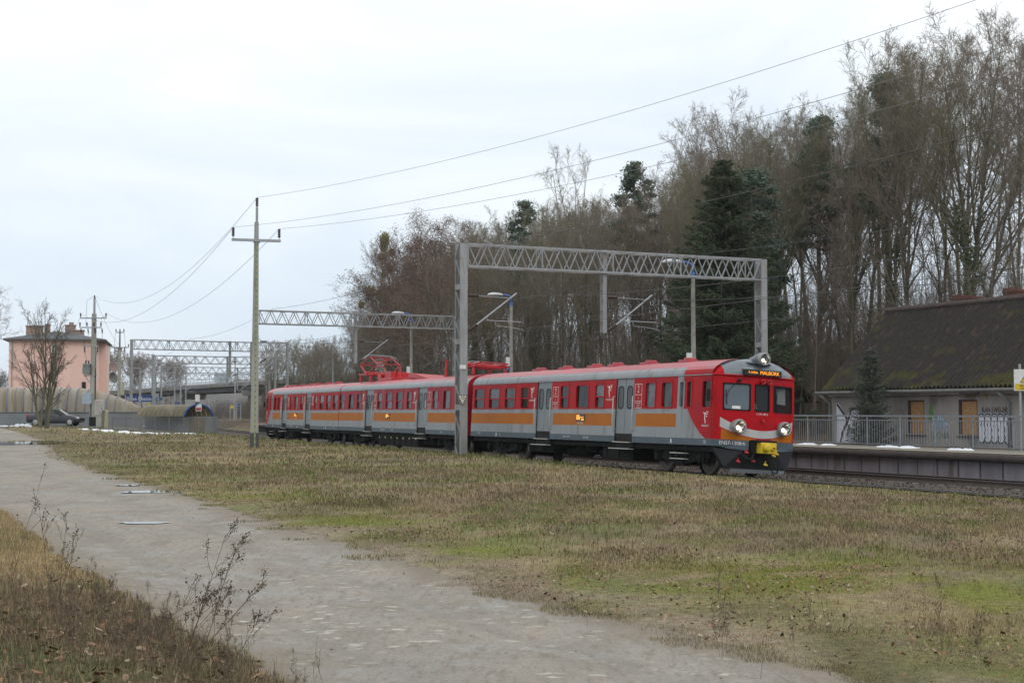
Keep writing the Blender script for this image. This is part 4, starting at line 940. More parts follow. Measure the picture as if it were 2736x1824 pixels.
mb = MB(); mb.add([(sx_ - .175, sy_ - .006, 2.64 - o.z), (sx_ + .175, sy_ - .006, 2.64 - o.z), (sx_, sy_ - .006, 2.285 - o.z)], [(0, 2, 1)]); mb.build('plate_face', SIGNW, g1)
text_obj('10', .20, INK, 'numeral', g1, facing((sx_, sy_ - .012, 2.545 - o.z), (1, 0, 0), (0, 0, 1)), 'CENTER', .002, .9)
mb = MB(); mb.box(sx_ - .12, sx_ + .14, sy_ + .03, sy_ + .045, 3.72 - o.z, 3.88 - o.z); mb.build('white_band', WHITE, g1)
gantry((-17.4, 101.52, 0), (-4.14, 108.11, 0), 'second lattice gantry, its left post hidden by the concrete power pole', drops=(.485,))
gantry((-36.33, 142.86, 0), (-22.6, 150.5, 0), 'third lattice gantry, standing just behind the end of the metal fence', drops=(.62, .76))
for (pl, s, wid, lab, dr) in ((408, 21.75, 15.5, 'fourth lattice gantry, right behind the blue station name board', (.60, .8)), (431, 17.4, 17, 'fifth lattice gantry, above the left part of the viaduct', (.7,)), (483, 14.5, 17, 'farthest lattice gantry, faint against the viaduct railing', (.6,))):
    x, y = XY(pl, s); gantry((x, y, 0), (x + wid * .9, y + wid * .45, 0), lab, drops=dr, detail=False)
# overhead wires: messenger, contact wire and droppers on each track, feeder on the gantry tops
def sag(a, b, s, n=16):
    a, b = Vector(a), Vector(b); return [a.lerp(b, i / n) - Vector((0, 0, 4 * s * (i / n) * (1 - i / n))) for i in range(n + 1)]
def wire(name, pts, r, lab, cat='wire', group=None, extra=None):
    mb = MB(); mb.pipe(pts, r, 5)
    if extra: extra(mb)
    return tag(mb.build(name, PLINE, None), lab, cat, group)
taus = [-88, -36, 8.5, 52, 97, 140]
for off, nm in ((0.0, 'over the train track'), (5.95, 'over the far empty track')):
    mb = MB()
    for a, b in zip(taus[:-1], taus[1:]):
        (ax, ay), h = path(a, off); (bx, by), _ = path(b, off); k = 14
        A, B = Vector((ax, ay, 6.78)), Vector((bx, by, 6.78)); top_ = sag(A, B, .75, k); low = [Vector((ax, ay, 5.42)).lerp(Vector((bx, by, 5.42)), i / k) for i in range(k + 1)]
        mb.pipe(top_, .009, 4); mb.pipe(low, .009, 4)
        for i in range(1, k): mb.tube(top_[i], low[i], .005, .005, 4)
    tag(mb.build('catenary_wire', WIRE), 'pair of overhead traction wires hung ' + nm, 'overhead wire')
for off, z, lab in ((-.9, 9.02, 'feeder cable carried along the left half of the gantry beams'), (9.2, 9.0, 'feeder cable carried along the right half of the gantry beams')):
    mb = MB()
    for a, b in zip(taus[:-1], taus[1:]):
        (ax, ay), h = path(a, off); (bx, by), _ = path(b, off); mb.pipe(sag((ax, ay, z), (bx, by, z), .45, 12), .010, 4)
    tag(mb.build('feeder_cable', WIRE), lab, 'cable')

# ------------------------------------------------------------------ power poles
PC = mat('pole_concrete', (.37, .365, .325), (.29, .285, .25), .85, 1.2, st=(1, 1, .3), c3=(.24, .235, .19), s3=1.5)
def post_insul(mb, p, h=.42, m=2):
    mb.tube((p[0], p[1], p[2] - .15), p, .02, .02, 6, 0); pr = [(.03, 0)]
    for i in range(4): pr += [(.05, h * (i + .1) / 4), (.085, h * (i + .45) / 4), (.05, h * (i + .8) / 4)]
    mb.lathe(pr + [(.03, h), (0, h)], p, (0, 0, 1), 10, m)
cpx, cpy = -12.15, 70.7; czb = gz(cpx, cpy)
pole = thing('power_pole', 'tall pale concrete power pole with a steel crossarm and striped earthing strip in the grass', 'utility pole', (cpx, cpy, czb))
H_ = PT(683, 529, cpy).z - czb
MB().tube((0, 0, -.5), (0.03, 0, H_ - 1.15), .205, .10, 18).build('pole', PC, pole)
mb = MB(); mb.tube((0, 0, -.02), (0, 0, .75), .212, .206, 18); mb.build('pole_foot', mat('dark_pole_foot', (.09, .09, .085), (.06, .06, .06), .9, 4), pole)
mb = MB(); mb.bar((.06, -.10, H_ - 2.2), (.06, -.10, H_ - .45), .13, .10); mb.bar((.06, -.10, H_ - 2.1), (.06, .0, H_ - 2.1), .3, .1); mb.build('top_mast', STEEL, pole)
AD = Vector((.96, .28, 0)); za = H_ - 2.03
mb = MB(); mb.bar(AD * -1.15 + Vector((.04, -.12, za)), AD * 1.15 + Vector((.04, -.12, za)), .14, .12); mb.build('crossarm', STEEL, pole)
ends = []
for k in (-1.08, 1.08):
    p = AD * k + Vector((.04, -.12, za + .16)); mb = MB(); post_insul(mb, p); mb.build('insulator', [STEEL, STEEL, INSUL], pole); ends.append(p + Vector((0, 0, .42)))
p = Vector((.06, -.10, H_ - .42)); mb = MB(); post_insul(mb, p); mb.build('insulator', [STEEL, STEEL, INSUL], pole); ends.append(p + Vector((0, 0, .42)))
STRIPE = bpy.data.materials.new('yellow_green_stripe'); STRIPE.use_nodes = True; t = STRIPE.node_tree; B = t.nodes['Principled BSDF']
co = t.nodes.new('ShaderNodeTexCoord'); sp = t.nodes.new('ShaderNodeSeparateXYZ'); t.links.new(co.outputs['Object'], sp.inputs[0])
m1 = t.nodes.new('ShaderNodeMath'); m1.operation = 'MULTIPLY'; m1.inputs[1].default_value = 3.6; t.links.new(sp.outputs['Z'], m1.inputs[0])
m2 = t.nodes.new('ShaderNodeMath'); m2.operation = 'FRACT'; t.links.new(m1.outputs[0], m2.inputs[0]); m3 = t.nodes.new('ShaderNodeMath'); m3.operation = 'GREATER_THAN'; m3.inputs[1].default_value = .5; t.links.new(m2.outputs[0], m3.inputs[0])
mx = t.nodes.new('ShaderNodeMix'); mx.data_type = 'RGBA'; t.links.new(m3.outputs[0], mx.inputs[0]); mx.inputs[6].default_value = (.36, .34, .13, 1); mx.inputs[7].default_value = (.12, .22, .175, 1); t.links.new(mx.outputs[2], B.inputs['Base Color'])
mb = MB(); mb.add([(.03, -.21, 0), (.09, -.205, 0), (.10, -.15, H_ - 2.1), (.05, -.155, H_ - 2.1)], [(0, 1, 2, 3)]); mb.add([(.03, -.20, 0), (.09, -.195, 0), (.10, -.14, H_ - 2.1), (.05, -.145, H_ - 2.1)], [(3, 2, 1, 0)]); mb.build('earthing_strip', STRIPE, pole)
WP = [pole.location + e for e in ends]                                    # left, right, top
# transformer pole far left
tpx, tpy = XY(249, 30.8); tzb = gz(tpx, tpy) - .2
TP = thing('transformer_pole', 'concrete power pole with crossarms and a grey transformer beside the parked car', 'utility pole', (tpx, tpy, tzb))
tz = lambda py: PT(249, py, tpy).z - tzb
MB().tube((0, 0, -.3), (0.02, 0, tz(838)), .30, .20, 14).build('pole', PC, TP)
MB().tube((0, 0, -.1), (0, 0, 1.0), .31, .30, 14).build('pole_foot', BLACK, TP)
MB().tube((.03, 0, tz(860)), (.03, 0, tz(798)), .11, .09, 8).build('top_mast', STEEL, TP)
mb = MB(); post_insul(mb, (.03, 0, tz(798)), .3); mb.build('insulator', [STEEL, STEEL, INSUL], TP)
TW = [None, None, TP.location + Vector((.03, 0, tz(790)))]
for i, (py, x0, x1, nI) in enumerate(((850, -1.15, 1.15, 2), (875, -1.2, .72, 4), (925, -.75, .45, 2))):
    mb = MB(); mb.bar((x0, -.2, tz(py)), (x1, -.2, tz(py)), .10, .10); mb.build('crossarm', STEEL, TP)
    for k in range(nI):
        x = x0 + .05 + (x1 - x0 - .1) * k / (nI - 1); mb = MB()
        if i == 2: insul(mb, (x, -.2, tz(py) - .05), (x, -.2, tz(py) - .55), 2)
        else: post_insul(mb, (x, -.2, tz(py) + .12), .32)
        if i == 1: insul(mb, (x + .1, -.25, tz(py) - .1), (x + .15, -.25, tz(py) - .5), 2); mb.tube((x + .15, -.25, tz(py) - .5), (x + .12, -.25, tz(py) - 1.0), .02, .02, 5, 0)
        mb.build('insulator', [STEEL, STEEL, INSUL], TP)
        if i == 0: TW[k] = TP.location + Vector((x, -.2, tz(py) + .45))
mb = MB(); mb.box(-.72, -.22, -.55, .05, tz(1000), tz(976)); mb.box(-.76, -.18, -.6, .1, tz(978), tz(972))
for k in range(5): mb.box(-.80, -.14, -.52 + k * .12, -.48 + k * .12, tz(997), tz(980))
for x in (-.6, -.35): post_insul(mb, (x, -.2, tz(972)), .3, 1)
mb.build('transformer', [mat('transformer_grey', (.20, .23, .22), (.16, .18, .18), .6, 3), INSUL], TP)
mb = MB(); mb.bar((-.75, -.2, tz(1003)), (.35, -.2, tz(1003)), .1); mb.bar((-.65, -.2, tz(1004)), (-.05, -.1, tz(1030)), .08); mb.build('transformer_bracket', STEEL, TP)
mb = MB(); mb.box(-.75, .02, -.75, -.3, tz(1079), tz(1050)); mb.build('meter_box', mat('box_blue_grey', (.36, .43, .50), (.31, .38, .45), .6, 3), TP, bevel=.02)
mb = MB()
for x, a, b in ((.28, 985, 1068), (-.08, 1080, 1118)): mb.tube((x, -.3, tz(b)), (x, -.3, tz(a)), .035, .035, 6)
mb.pipe([(-.72, -.25, tz(905)), (-.78, -.25, tz(930)), (-.45, -.25, tz(968))], .016, 5); mb.pipe([(.45, -.25, tz(935)), (.25, -.25, tz(955)), (.28, -.3, tz(985))], .016, 5)
mb.pipe([(-.1, 0, tz(793)), (-.62, 0, tz(803)), (-.68, -.1, tz(868))], .013, 5); mb.pipe([(1.1, -.2, tz(846)), (.75, -.2, tz(848)), (.62, -.2, tz(866))], .013, 5); mb.pipe([(-1.1, -.2, tz(846)), (-1.28, -.2, tz(858)), (-1.15, -.2, tz(868))], .013, 5)
mb.build('hanging_cable', BLACK, TP)
# second far pole
fx, fy_ = XY(319, 24.0); fz = -.2
FP = thing('power_pole', 'slim grey double-arm power pole farther off between the pink house and the first gantry post', 'utility pole', (fx, fy_, fz))
tz = lambda py: PT(319, py, fy_).z - fz
MB().tube((0, 0, -.3), (0, 0, tz(935)), .24, .17, 12).build('pole', PC, FP); MB().tube((0, 0, tz(940)), (0, 0, tz(884)), .10, .08, 8).build('top_mast', STEEL_DK, FP)
for py, a, n in ((888, .48, 3), (928, 1.02, 2), (938, .58, 4), (963, .5, 0), (974, .4, 0)):
    mb = MB(); mb.bar((-a, 0, tz(py)), (a, 0, tz(py)), .09); 
    for k in range(n): post_insul(mb, (-a + .04 + (2 * a - .08) * k / (n - 1), 0, tz(py) + .1), .28)
    mb.build('crossarm', [STEEL_DK, STEEL_DK, INSUL], FP)
mb = MB(); mb.box(.15, .55, -.3, .1, tz(1055), tz(1020)); mb.build('switch_box', CONC_LT, FP)
mb = MB()
for s in (-1, 1): mb.pipe([(s * .5, 0, tz(890)), (s * .62, 0, tz(925)), (s * .55, 0, tz(960)), (s * .2, -.1, tz(985))], .014, 5)
mb.build('hanging_cable', BLACK, FP)
# wires from pole to pole, and on towards a pole outside the frame on the right
END = [Vector((24.3, 12.1, 11.9)), Vector((26.2, 13.3, 11.9)), Vector((25.3, 12.6, 13.7))]
for i, nm in enumerate(('left crossarm tip', 'right crossarm tip', 'top')):
    wire('power_line', sag(WP[i], END[i], 1.5, 30), .0075, f'power line from the {nm} of the tall concrete pole to the upper right', 'power line', 'power lines')
    wire('power_line', sag(TW[i], WP[i], 2.3, 30), .010, f'sagging line from the transformer pole to the {nm} of the tall concrete pole', 'power line', 'power lines')
wire('power_line', sag(TW[2], FP.location + Vector((0, 0, 9.5)), .5, 10), .012, 'short power line between the transformer pole and the slim pole behind it', 'power line', 'power lines')

# ------------------------------------------------------------------ platform lamps
LSHADE = mat('lamp_shade_grey', (.55, .57, .60), (.46, .48, .50), .4, 4)
def lamp_post(x, y, zb, top, lab, side=-1, blue=True, kind=0, box=None):
    r = thing('street_lamp', lab, 'lamp post', (x, y, zb), -path(0)[1] * 0, 'station lamp posts'); h = top - zb
    MB().tube((0, 0, 0), (0, 0, h - .35), .13, .09, 12).build('pole', CONC if blue else STEEL, r)
    if kind == 0:
        mb = MB(); mb.tube((0, 0, h - .42), (0, 0, h - .22), .10, .09, 10); mb.pipe([(0, 0, h - .3), (0, 0, h - .02), (side * .10, 0, h + .18), (side * .3, 0, h + .25), (side * .6, 0, h + .24)], .045, 8); mb.build('arm', BLUE_LT, r)
        mb = MB(); vs = []; K = 14
        for j, (dx, w, hh, zz) in enumerate(((.5, .05, .05, .24), (.62, .12, .10, .25), (.85, .20, .14, .25), (1.1, .22, .15, .25), (1.32, .17, .11, .25), (1.42, .05, .03, .24))):
            vs += [(side * dx, w * math.cos(2 * math.pi * i / K), h + zz + (hh * math.sin(2 * math.pi * i / K) if math.sin(2 * math.pi * i / K) > 0 else .06 * math.sin(2 * math.pi * i / K))) for i in range(K)]
        mb.add(vs, [(j * K + i, j * K + (i + 1) % K, (j + 1) * K + (i + 1) % K, (j + 1) * K + i) for j in range(5) for i in range(K)], 0, True); mb.build('lamp_head', LSHADE, r)
    else:
        mb = MB(); mb.pipe([(0, 0, h - .4), (0, 0, h - .05), (side * .1, 0, h), (side * 1.0, 0, h + .06)], .04, 7); mb.build('arm', STEEL, r)
        mb = MB(); mb.box(min(side * 1.0, side * 1.7), max(side * 1.0, side * 1.7), -.14, .14, h + .0, h + .1); mb.build('lamp_head', LSHADE, r, bevel=.03)
    if box: mb = MB(); mb.box(-.32, -.07, -.15, .1, box - .3, box + .22); mb.build('white_box', WHITE, r); mb = MB(); mb.lathe([(.06, -.1), (.12, .0), (.12, .05), (0, .08)], (-.2, 0, box - .5), (0, -.3, -1), 10); mb.build('loudspeaker', BLUE_LT, r)
    return r
lamp_post(8.32, 68.6, PZ, 8.6, 'nearest curved-arm lamp post, behind the right part of the closest gantry', box=3.75)
lamp_post(-.05, 89.3, PZ, 8.7, 'curved-arm lamp post behind the train between the first two gantries', box=4.3)
lamp_post(-7.25, 107.6, PZ, 8.8, 'curved-arm lamp post whose head shows above the second gantry beam', box=4.3)
for px, top, s, lab, sd in ((387, 911, 25, 'thin lamp post with a flat head just left of the station name board post', -1), (415, 968, 22, 'short lamp post next to the fourth gantry post', -1), (374, 1013, 26, 'thin lamp post rising from the grass beside the barrel canopy', -1)):
    pass
for px, top, s, lab, sd in ((375, 984, 27, 'low thin lamp post in front of the blue station name board', -1), (414, 948, 24, 'thin lamp post with a long flat head beside the name board', -1), (467, 973, 18, 'thin far lamp post above the barrel canopy', 1), (497, 982, 17, 'thin far lamp post right of the barrel canopy roof', 1), (628, 955, 15, 'thin far lamp post against the viaduct by its big pier', -1), (712, 923, 15, 'tall thin far lamp post right of the concrete power pole', -1), (890, 918, 24, 'tall thin lamp post in front of the leftmost trees of the wood', -1)):
    x, y = XY(px, s); zb = -.1 if px != 375 else .3; lamp_post(x, y, zb, PT(px, top, y).z, lab, sd, False, 1)

# warning sign at the right edge
sg = thing('warning_sign', 'white board with a yellow high-voltage triangle on a post at the right edge', 'sign', (*path(-10.46, 9.6)[0], PZ - .06), -R_(8))
MB().tube((0, 0, 0), (0, 0, 2.9), .04, .04, 10).build('post', STEEL, sg)
mb = MB(); mb.box(-.20, .60, -.07, -.045, 2.02, 2.72); mb.build('board', WHITE, sg, bevel=.01)
mb = MB(); mb.box(-.17, .57, -.075, -.072, 2.05, 2.25); mb.add([(.0, -.075, 2.30), (.5, -.075, 2.30), (.25, -.075, 2.69)], [(0, 1, 2)]); mb.build('yellow_field', YEL, sg)
mb = MB()
for a, b in (((.0, 2.30), (.5, 2.30)), ((.5, 2.30), (.25, 2.69)), ((.25, 2.69), (.0, 2.30))): mb.bar((a[0], -.077, a[1]), (b[0], -.077, b[1]), .02, .01)
mb.add([(.27, -.079, 2.58), (.19, -.079, 2.44), (.25, -.079, 2.45), (.23, -.079, 2.34), (.32, -.079, 2.48), (.26, -.079, 2.47)], [(0, 1, 2, 3, 4, 5)]); mb.build('bolt_symbol', INK, sg)
text_obj('Nie dotykać!', .085, INK, 'lettering', sg, facing((.2, -.079, 2.19), (1, 0, 0), (0, 0, 1))); text_obj('Urządzenie elektryczne', .05, INK, 'lettering', sg, facing((.2, -.079, 2.10), (1, 0, 0), (0, 0, 1)))

# ------------------------------------------------------------------ abandoned station house
HC = Vector((14.72, 69.0, .45)); HA = Vector((.4003, -.9164, 0)); HB = Vector((.9164, .4003, 0))
house = thing('abandoned_house', 'derelict grey rendered house with mossy dark tiled roof and boarded windows behind the platform', 'house', HC, math.atan2(HA.y, HA.x))
def hl(px, py):
    """house-local (along facade, height) of a point of the facade"""
    d = Vector(ray(px, py)); n = Vector((HB.x, HB.y, 0)); k = n.dot(HC - Vector((0, 0, CAMZ))) / n.dot(d); p = Vector((0, 0, CAMZ)) + d * k
    return (p - HC).dot(HA), p.z - HC.z
HL, HD, HE, HR = 16.0, 6.4, 2.85, 6.25
WALLM = mat('grey_render', (.32, .305, .285), (.23, .22, .205), .95, .9, bump=.1, st=(1, 1, .6), c3=(.14, .135, .125), s3=.9)
# facade with three window openings
wz = []
for (pa, pb, ta, ba) in ((2299, 2322, 1083, 1170), (2426, 2470, 1080, 1170), (2562, 2612, 1080, 1172)):
    a, _ = hl(pa, 1120); b, _ = hl(pb, 1120); z1 = hl((pa + pb) / 2, ta)[1]; z0 = hl((pa + pb) / 2, ba)[1]; wz.append((a, b, .62 if True else z0, 2.02))
wz[0] = (wz[0][0], wz[0][0] + 1.0, .62, 2.02)
mb = MB(); xs = sorted({0, HL} | {v for w in wz for v in w[:2]}); zs = [-.6, .62, 2.02, HE]
for i in range(len(xs) - 1):
    for j in range(3):
        xc = (xs[i] + xs[i + 1]) / 2
        if j == 1 and any(a < xc < b for a, b, _, _ in wz): continue
        mb.add([(xs[i], 0, zs[j]), (xs[i + 1], 0, zs[j]), (xs[i + 1], 0, zs[j + 1]), (xs[i], 0, zs[j + 1])], [(0, 1, 2, 3)])
mb.add([(0, 0, -.6), (0, HD, -.6), (0, HD, HE), (0, HD / 2, HR - .1), (0, 0, HE)], [(0, 4, 3, 2, 1)]); mb.add([(HL, 0, -.6), (HL, HD, -.6), (HL, HD, HE), (HL, HD / 2, HR - .1), (HL, 0, HE)], [(0, 1, 2, 3, 4)]); mb.quad((HL, HD, -.6), (0, HD, -.6), (0, HD, HE), (HL, HD, HE))
mb.build('wall', WALLM, house)
OSB = mat('chipboard', (.42, .24, .10), (.30, .17, .075), .8, 9, st=(1, 1, 1), c3=(.50, .32, .16), s3=14)
SILL = mat('brown_frame', (.07, .03, .03), (.05, .025, .025), .7, 4)
for a, b, z0, z1 in wz:
    f = MB(); f.box(a, a + .12, .0, .2, z0, z1); f.box(b - .04, b, .0, .2, z0, z1); f.box(a, b, .0, .2, z1 - .06, z1); f.box(a - .08, b + .08, -.06, .15, z0 - .12, z0 - .06); f.box(a, b, 0, .2, z0 - .02, z0)
    w = f.build('window', SILL, house); MB().box(a + .12, b - .04, .06, .09, z0, z1 - .06).build('board', OSB, w)
TILE = mat('dark_roof_tiles', (.040, .036, .036), (.068, .052, .048), .92, 1.6, c3=(.09, .055, .045), s3=3.5)
t = TILE.node_tree
# roof as wavy pantiles with ragged lower rows
def slope(sgn):
    nx_, nz_ = 330, 36; x0, x1 = -.12, HL + .3; X = np.linspace(x0, x1, nx_); V = []
    y_e, z_e = -.55, HE - .42; y_r, z_r = HD / 2, HR
    for j in range(nz_ + 1):
        f = j / nz_
        for x in X:
            wav = .06 * math.sin(x * 2 * math.pi / .26) + .012 * float(vnoise(x * 9, j * 3.3)) - .05 * math.sin(math.pi * f) + .06 * (float(vnoise(x * .5, f * 3)) - .5)
            stp = .03 * ((f * 18) % 1.0)
            yy = y_e + (y_r - y_e) * f; zz = z_e + (z_r - z_e) * f + .10 * (1 - f) ** 3 + wav - stp
            V.append((x, yy if sgn > 0 else HD - yy, zz))
    i = (np.arange(nz_)[:, None] * nx_ + np.arange(nx_ - 1)[None]).ravel(); return V, np.stack([i, i + 1, i + nx_ + 1, i + nx_], 1)
V, Fq = slope(1); V2, Fq2 = slope(-1)
Va = np.array(V + V2); mo = fbm(Va[:, 0] * 1.4, Va[:, 2] * 2.2 + Va[:, 1], 5); lowf = sstep(3.9, 2.5, Va[:, 2]) * .22 + sstep(.9, -.3, Va[:, 0]) * .25
mm = (sstep(.62, .84, mo + lowf) * .75)[:, None]; rd = sstep(.66, .76, fbm(Va[:, 0] * 5 + 30, Va[:, 2] * 4, 3))[:, None]
cc_ = np.array([.033, .030, .028]) * (1 - rd * .7) + np.array([.085, .055, .045]) * rd * .7; cc_ = cc_ * (1 - mm) + np.array([.060, .060, .018]) * mm
roof = npmesh('roof', Va, np.concatenate([Fq, Fq2 + len(V)]), attmat('mossy_tiles', .92, scale=5, lo=.6, hi=1.4), house, col=cc_)
mb = MB()
for i in range(52): mb.tube((i * .32 - .12, HD / 2, HR + .02), (i * .32 + .23, HD / 2, HR + .045), .115, .125, 8)
mb.build('ridge_tiles', mat('ridge_tile', (.10, .075, .065), (.07, .055, .05), .9, 3), roof)
for x, w, zt in ((4.3, 1.5, .42), (7.55, 1.05, .5)):
    mb = MB(); mb.box(x + .1, x + w - .1, HD / 2 + .12, HD / 2 + .65, HR - .9, HR + zt - .2); mb.box(x + .07, x + w - .07, HD / 2 + .09, HD / 2 + .68, HR + zt - .2, HR + zt - .1); mb.box(x + .1, x + w * .5, HD / 2 + .12, HD / 2 + .65, HR + zt - .1, HR + zt); mb.build('chimney', BRICK, roof)
mb = MB(); mb.pipe([(x, -.62, HE - .47) for x in (-.4, 0, HL + .2)], .075, 8); mb.build('gutter', STEEL_DK, house)
mb = MB(); mb.box(-.02, HL, -.14, 0, HE - .62, HE - .45); mb.box(-.02, HL, -.2, 0, HE - .45, HE - .38); mb.build('cornice', mat('pale_cornice', (.36, .345, .33), (.24, .23, .22), .9, 2), house)
for x in (-.05, hl(2700, 1100)[0]): mb = MB(); mb.pipe([(x - .1, -.6, HE - .5), (x, -.35, HE - .75), (x, -.09, HE - .95), (x, -.09, -.5)], .055, 8); mb.build('downpipe', STEEL, house)
# grass growing in the gutter
sg_ = []; rg = random.Random(4)
for i in range(900):
    x = rg.uniform(-.3, HL); y = rg.uniform(-.62, -.45); z = HE - .42; sg_.append(((x, y, z), (x + rg.uniform(-.05, .05), y - rg.uniform(0, .06), z + rg.uniform(-.14, .12)), .007, .002))
segmesh('gutter_weeds', sg_, 3, mat('dry_moss', (.12, .10, .045), (.09, .08, .04), .9, 5), house)
# graffiti painted on the render, each 4 mm proud
GW = mat('graffiti_white', (.66, .68, .75), (.55, .57, .64), .7, 5); GB = mat('graffiti_black', (.018, .018, .03), (.03, .03, .04), .6, 5); GBL = mat('graffiti_blue', (.26, .44, .60), (.2, .36, .5), .7, 5); GGR = mat('graffiti_green', (.09, .24, .05), (.08, .2, .05), .7, 5); GTE = mat('graffiti_teal', (.06, .16, .16), (.05, .13, .13), .7, 5); OCH = mat('old_ochre_paint', (.30, .24, .06), (.2, .17, .08), .9, 6)
def gpoly(pts, name, m, d=.005):
    mb = MB(); mb.prism(pts, lambda a, b: (a, -d, b), lambda a, b: (a, -d + .003, b)); return mb.build(name, m, house)
def gline(pts, w, name, m, d=.009):
    mb = MB(); q = [Vector((p[0], p[1])) for p in pts]
    for a, b in zip(q[:-1], q[1:]):
        n = Vector((-(b - a).y, (b - a).x)).normalized() * w / 2; e = (b - a).normalized() * w * .35
        mb.add([(p.x, -d, p.y) for p in (a - n - e, b - n + e, b + n + e, a + n - e)], [(0, 1, 2, 3)])
    return mb.build(name, m, house)
xa, xb = hl(2614, 1130)[0], hl(2701, 1130)[0]; zt_, zl = 1.72, .42
zt_, zl = hl(2657, 1105)[1], hl(2657, 1184)[1]; n = 5; w = (xb - xa) / n; o = []; lines = []
for i in range(n):
    c = xa + w * (i + .5); o += [(c + w * .5 * math.cos(t), zt_ - .25 + .25 * math.sin(t)) for t in np.linspace(math.pi, 0, 9)]
for i in range(n - 1, -1, -1):
    c = xa + w * (i + .5); o += [(c + w * .5 * math.cos(t), zl + .2 - .2 * math.sin(t)) for t in np.linspace(0, math.pi, 7)]
gpoly([(x + (x - (xa + xb) / 2) * .06, z + (z - .85) * .10) for x, z in o], 'graffiti', GBL, .003); gpoly(o, 'graffiti', GW, .006); gline(o + o[:1], .055, 'graffiti', GB)
for i in range(1, n): x = xa + w * i; gline([(x, zt_ - .25), (x - .03, zt_ - .45), (x + .05, zt_ - .65), (x - .02, zl + .4), (x + .06, zl + .2)], .05, 'graffiti', GB)
for i in range(n): x = xa + w * (i + .5); gline([(x + .02, zt_ - .3), (x - .04, zt_ - .5)], .035, 'graffiti', GB)
def gtext(tx, px, py, size, m, sx=1.0):
    a, z = hl(px, py); return text_obj(tx, size, m, 'graffiti', house, facing((a, -.012, z), (1, 0, 0), (0, 0, 1)), 'CENTER', .002, sx)
gtext('KAN EWG 245', 2659, 1095, .30, GB, .78); gtext('LECHIA', 2512, 1163, .34, GTE, .95)
a, z = hl(2488, 1102); gpoly([(a - .18, z - .35), (a - .10, z + .2), (a + .05, z + .30), (a + .16, z - .1), (a + .3, z - .35), (a + .12, z - .2), (a + .02, z - .4)], 'graffiti', GGR)
a, z = hl(2511, 1130)
for k in range(16): gline([(a - .5 + k * .065, z - .25 - .1 * math.sin(k)), (a - .38 + k * .05, z + .05 + .32 * math.sin(k * .22)), (a - .45 + k * .066, z + .25 - .02 * k)], .035, 'graffiti', GBL if k % 3 else GW, .007 + .0005 * k)
a, _ = hl(2242, 1130)
gpoly([(a - .15, .1), (a - .2, 1.9), (a - .05, 1.95), (a + .55, 1.35), (a + 1.0, 1.7), (a + 1.5, 1.75), (a + 1.5, .3), (a + .9, .05)], 'graffiti', GW, .004)
for q in ([(a - .1, 1.85), (a + .30, 1.5), (a + .62, 1.2), (a + .55, .9), (a + .70, 1.15), (a + .95, 1.65), (a + 1.5, 1.7)], [(a + .55, 1.0), (a + .25, .55), (a + .1, .1)], [(a + .75, .9), (a + .65, .5)], [(a + 1.0, .65), (a + 1.5, .40)]): gline(q, .13, 'graffiti', GB)
gline([(hl(2688, 1190)[0] + k * .05, .25 + .1 * (k % 2) - k * .02) for k in range(9)], .03, 'graffiti', GB)
a = hl(2600, 1040)[0]; rg = random.Random(6)
for cx, cz, rx, rz in ((a - .1, 2.2, .12, .14), (a + .45, 2.42, .22, .16), (a + .75, 2.3, .14, .3)):
    gpoly([(cx + rx * math.cos(q) * rg.uniform(.6, 1.1), cz + rz * math.sin(q) * rg.uniform(.6, 1.1)) for q in np.linspace(0, 6.28, 15)[:-1]], 'paint_patch', OCH, .004)
mb = MB(); a = hl(2595, 1000)[0]; mb.box(a - .5, a + .6, -.205, -.143, HE - .62, HE - .36); mb.build('cornice_gap', STEEL_DK, house)

# tiled outbuilding behind the train
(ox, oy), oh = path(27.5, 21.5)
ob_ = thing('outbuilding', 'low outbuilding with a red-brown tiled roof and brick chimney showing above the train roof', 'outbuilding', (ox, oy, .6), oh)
mb = MB(); mb.box(-2.6, 2.6, -3.2, 3.4, -.8, 2.3); mb.add([(-2.6, -3.2, 2.3), (2.6, -3.2, 2.3), (0, -3.2, 4.3)], [(0, 1, 2)]); mb.build('wall', mat('shaded_wall', (.06, .05, .043), (.04, .034, .03), .9, 3), ob_)  # wall's shade is put into its dark brown colour
mb = MB()
for s in (-1, 1):
    for k in range(40):
        y = -3.7 + k * .19; mb.add([(s * 3.2, y, 1.9), (s * 3.2, y + .19, 1.9), (0, y + .19, 4.38), (0, y, 4.38)], [(0, 1, 2, 3)]); mb.tube((s * 3.2, y, 1.94), (0, y, 4.42), .04, .04, 5, 0, False)
rf = mb.build('roof', mat('old_red_tiles', (.085, .04, .035), (.055, .035, .03), .9, 3), ob_)
mb = MB(); mb.box(-.35, .35, -2.6, -1.9, 3.8, 4.95); mb.box(-.4, .4, -2.65, -1.85, 4.95, 5.08); mb.build('chimney', BRICK, rf)
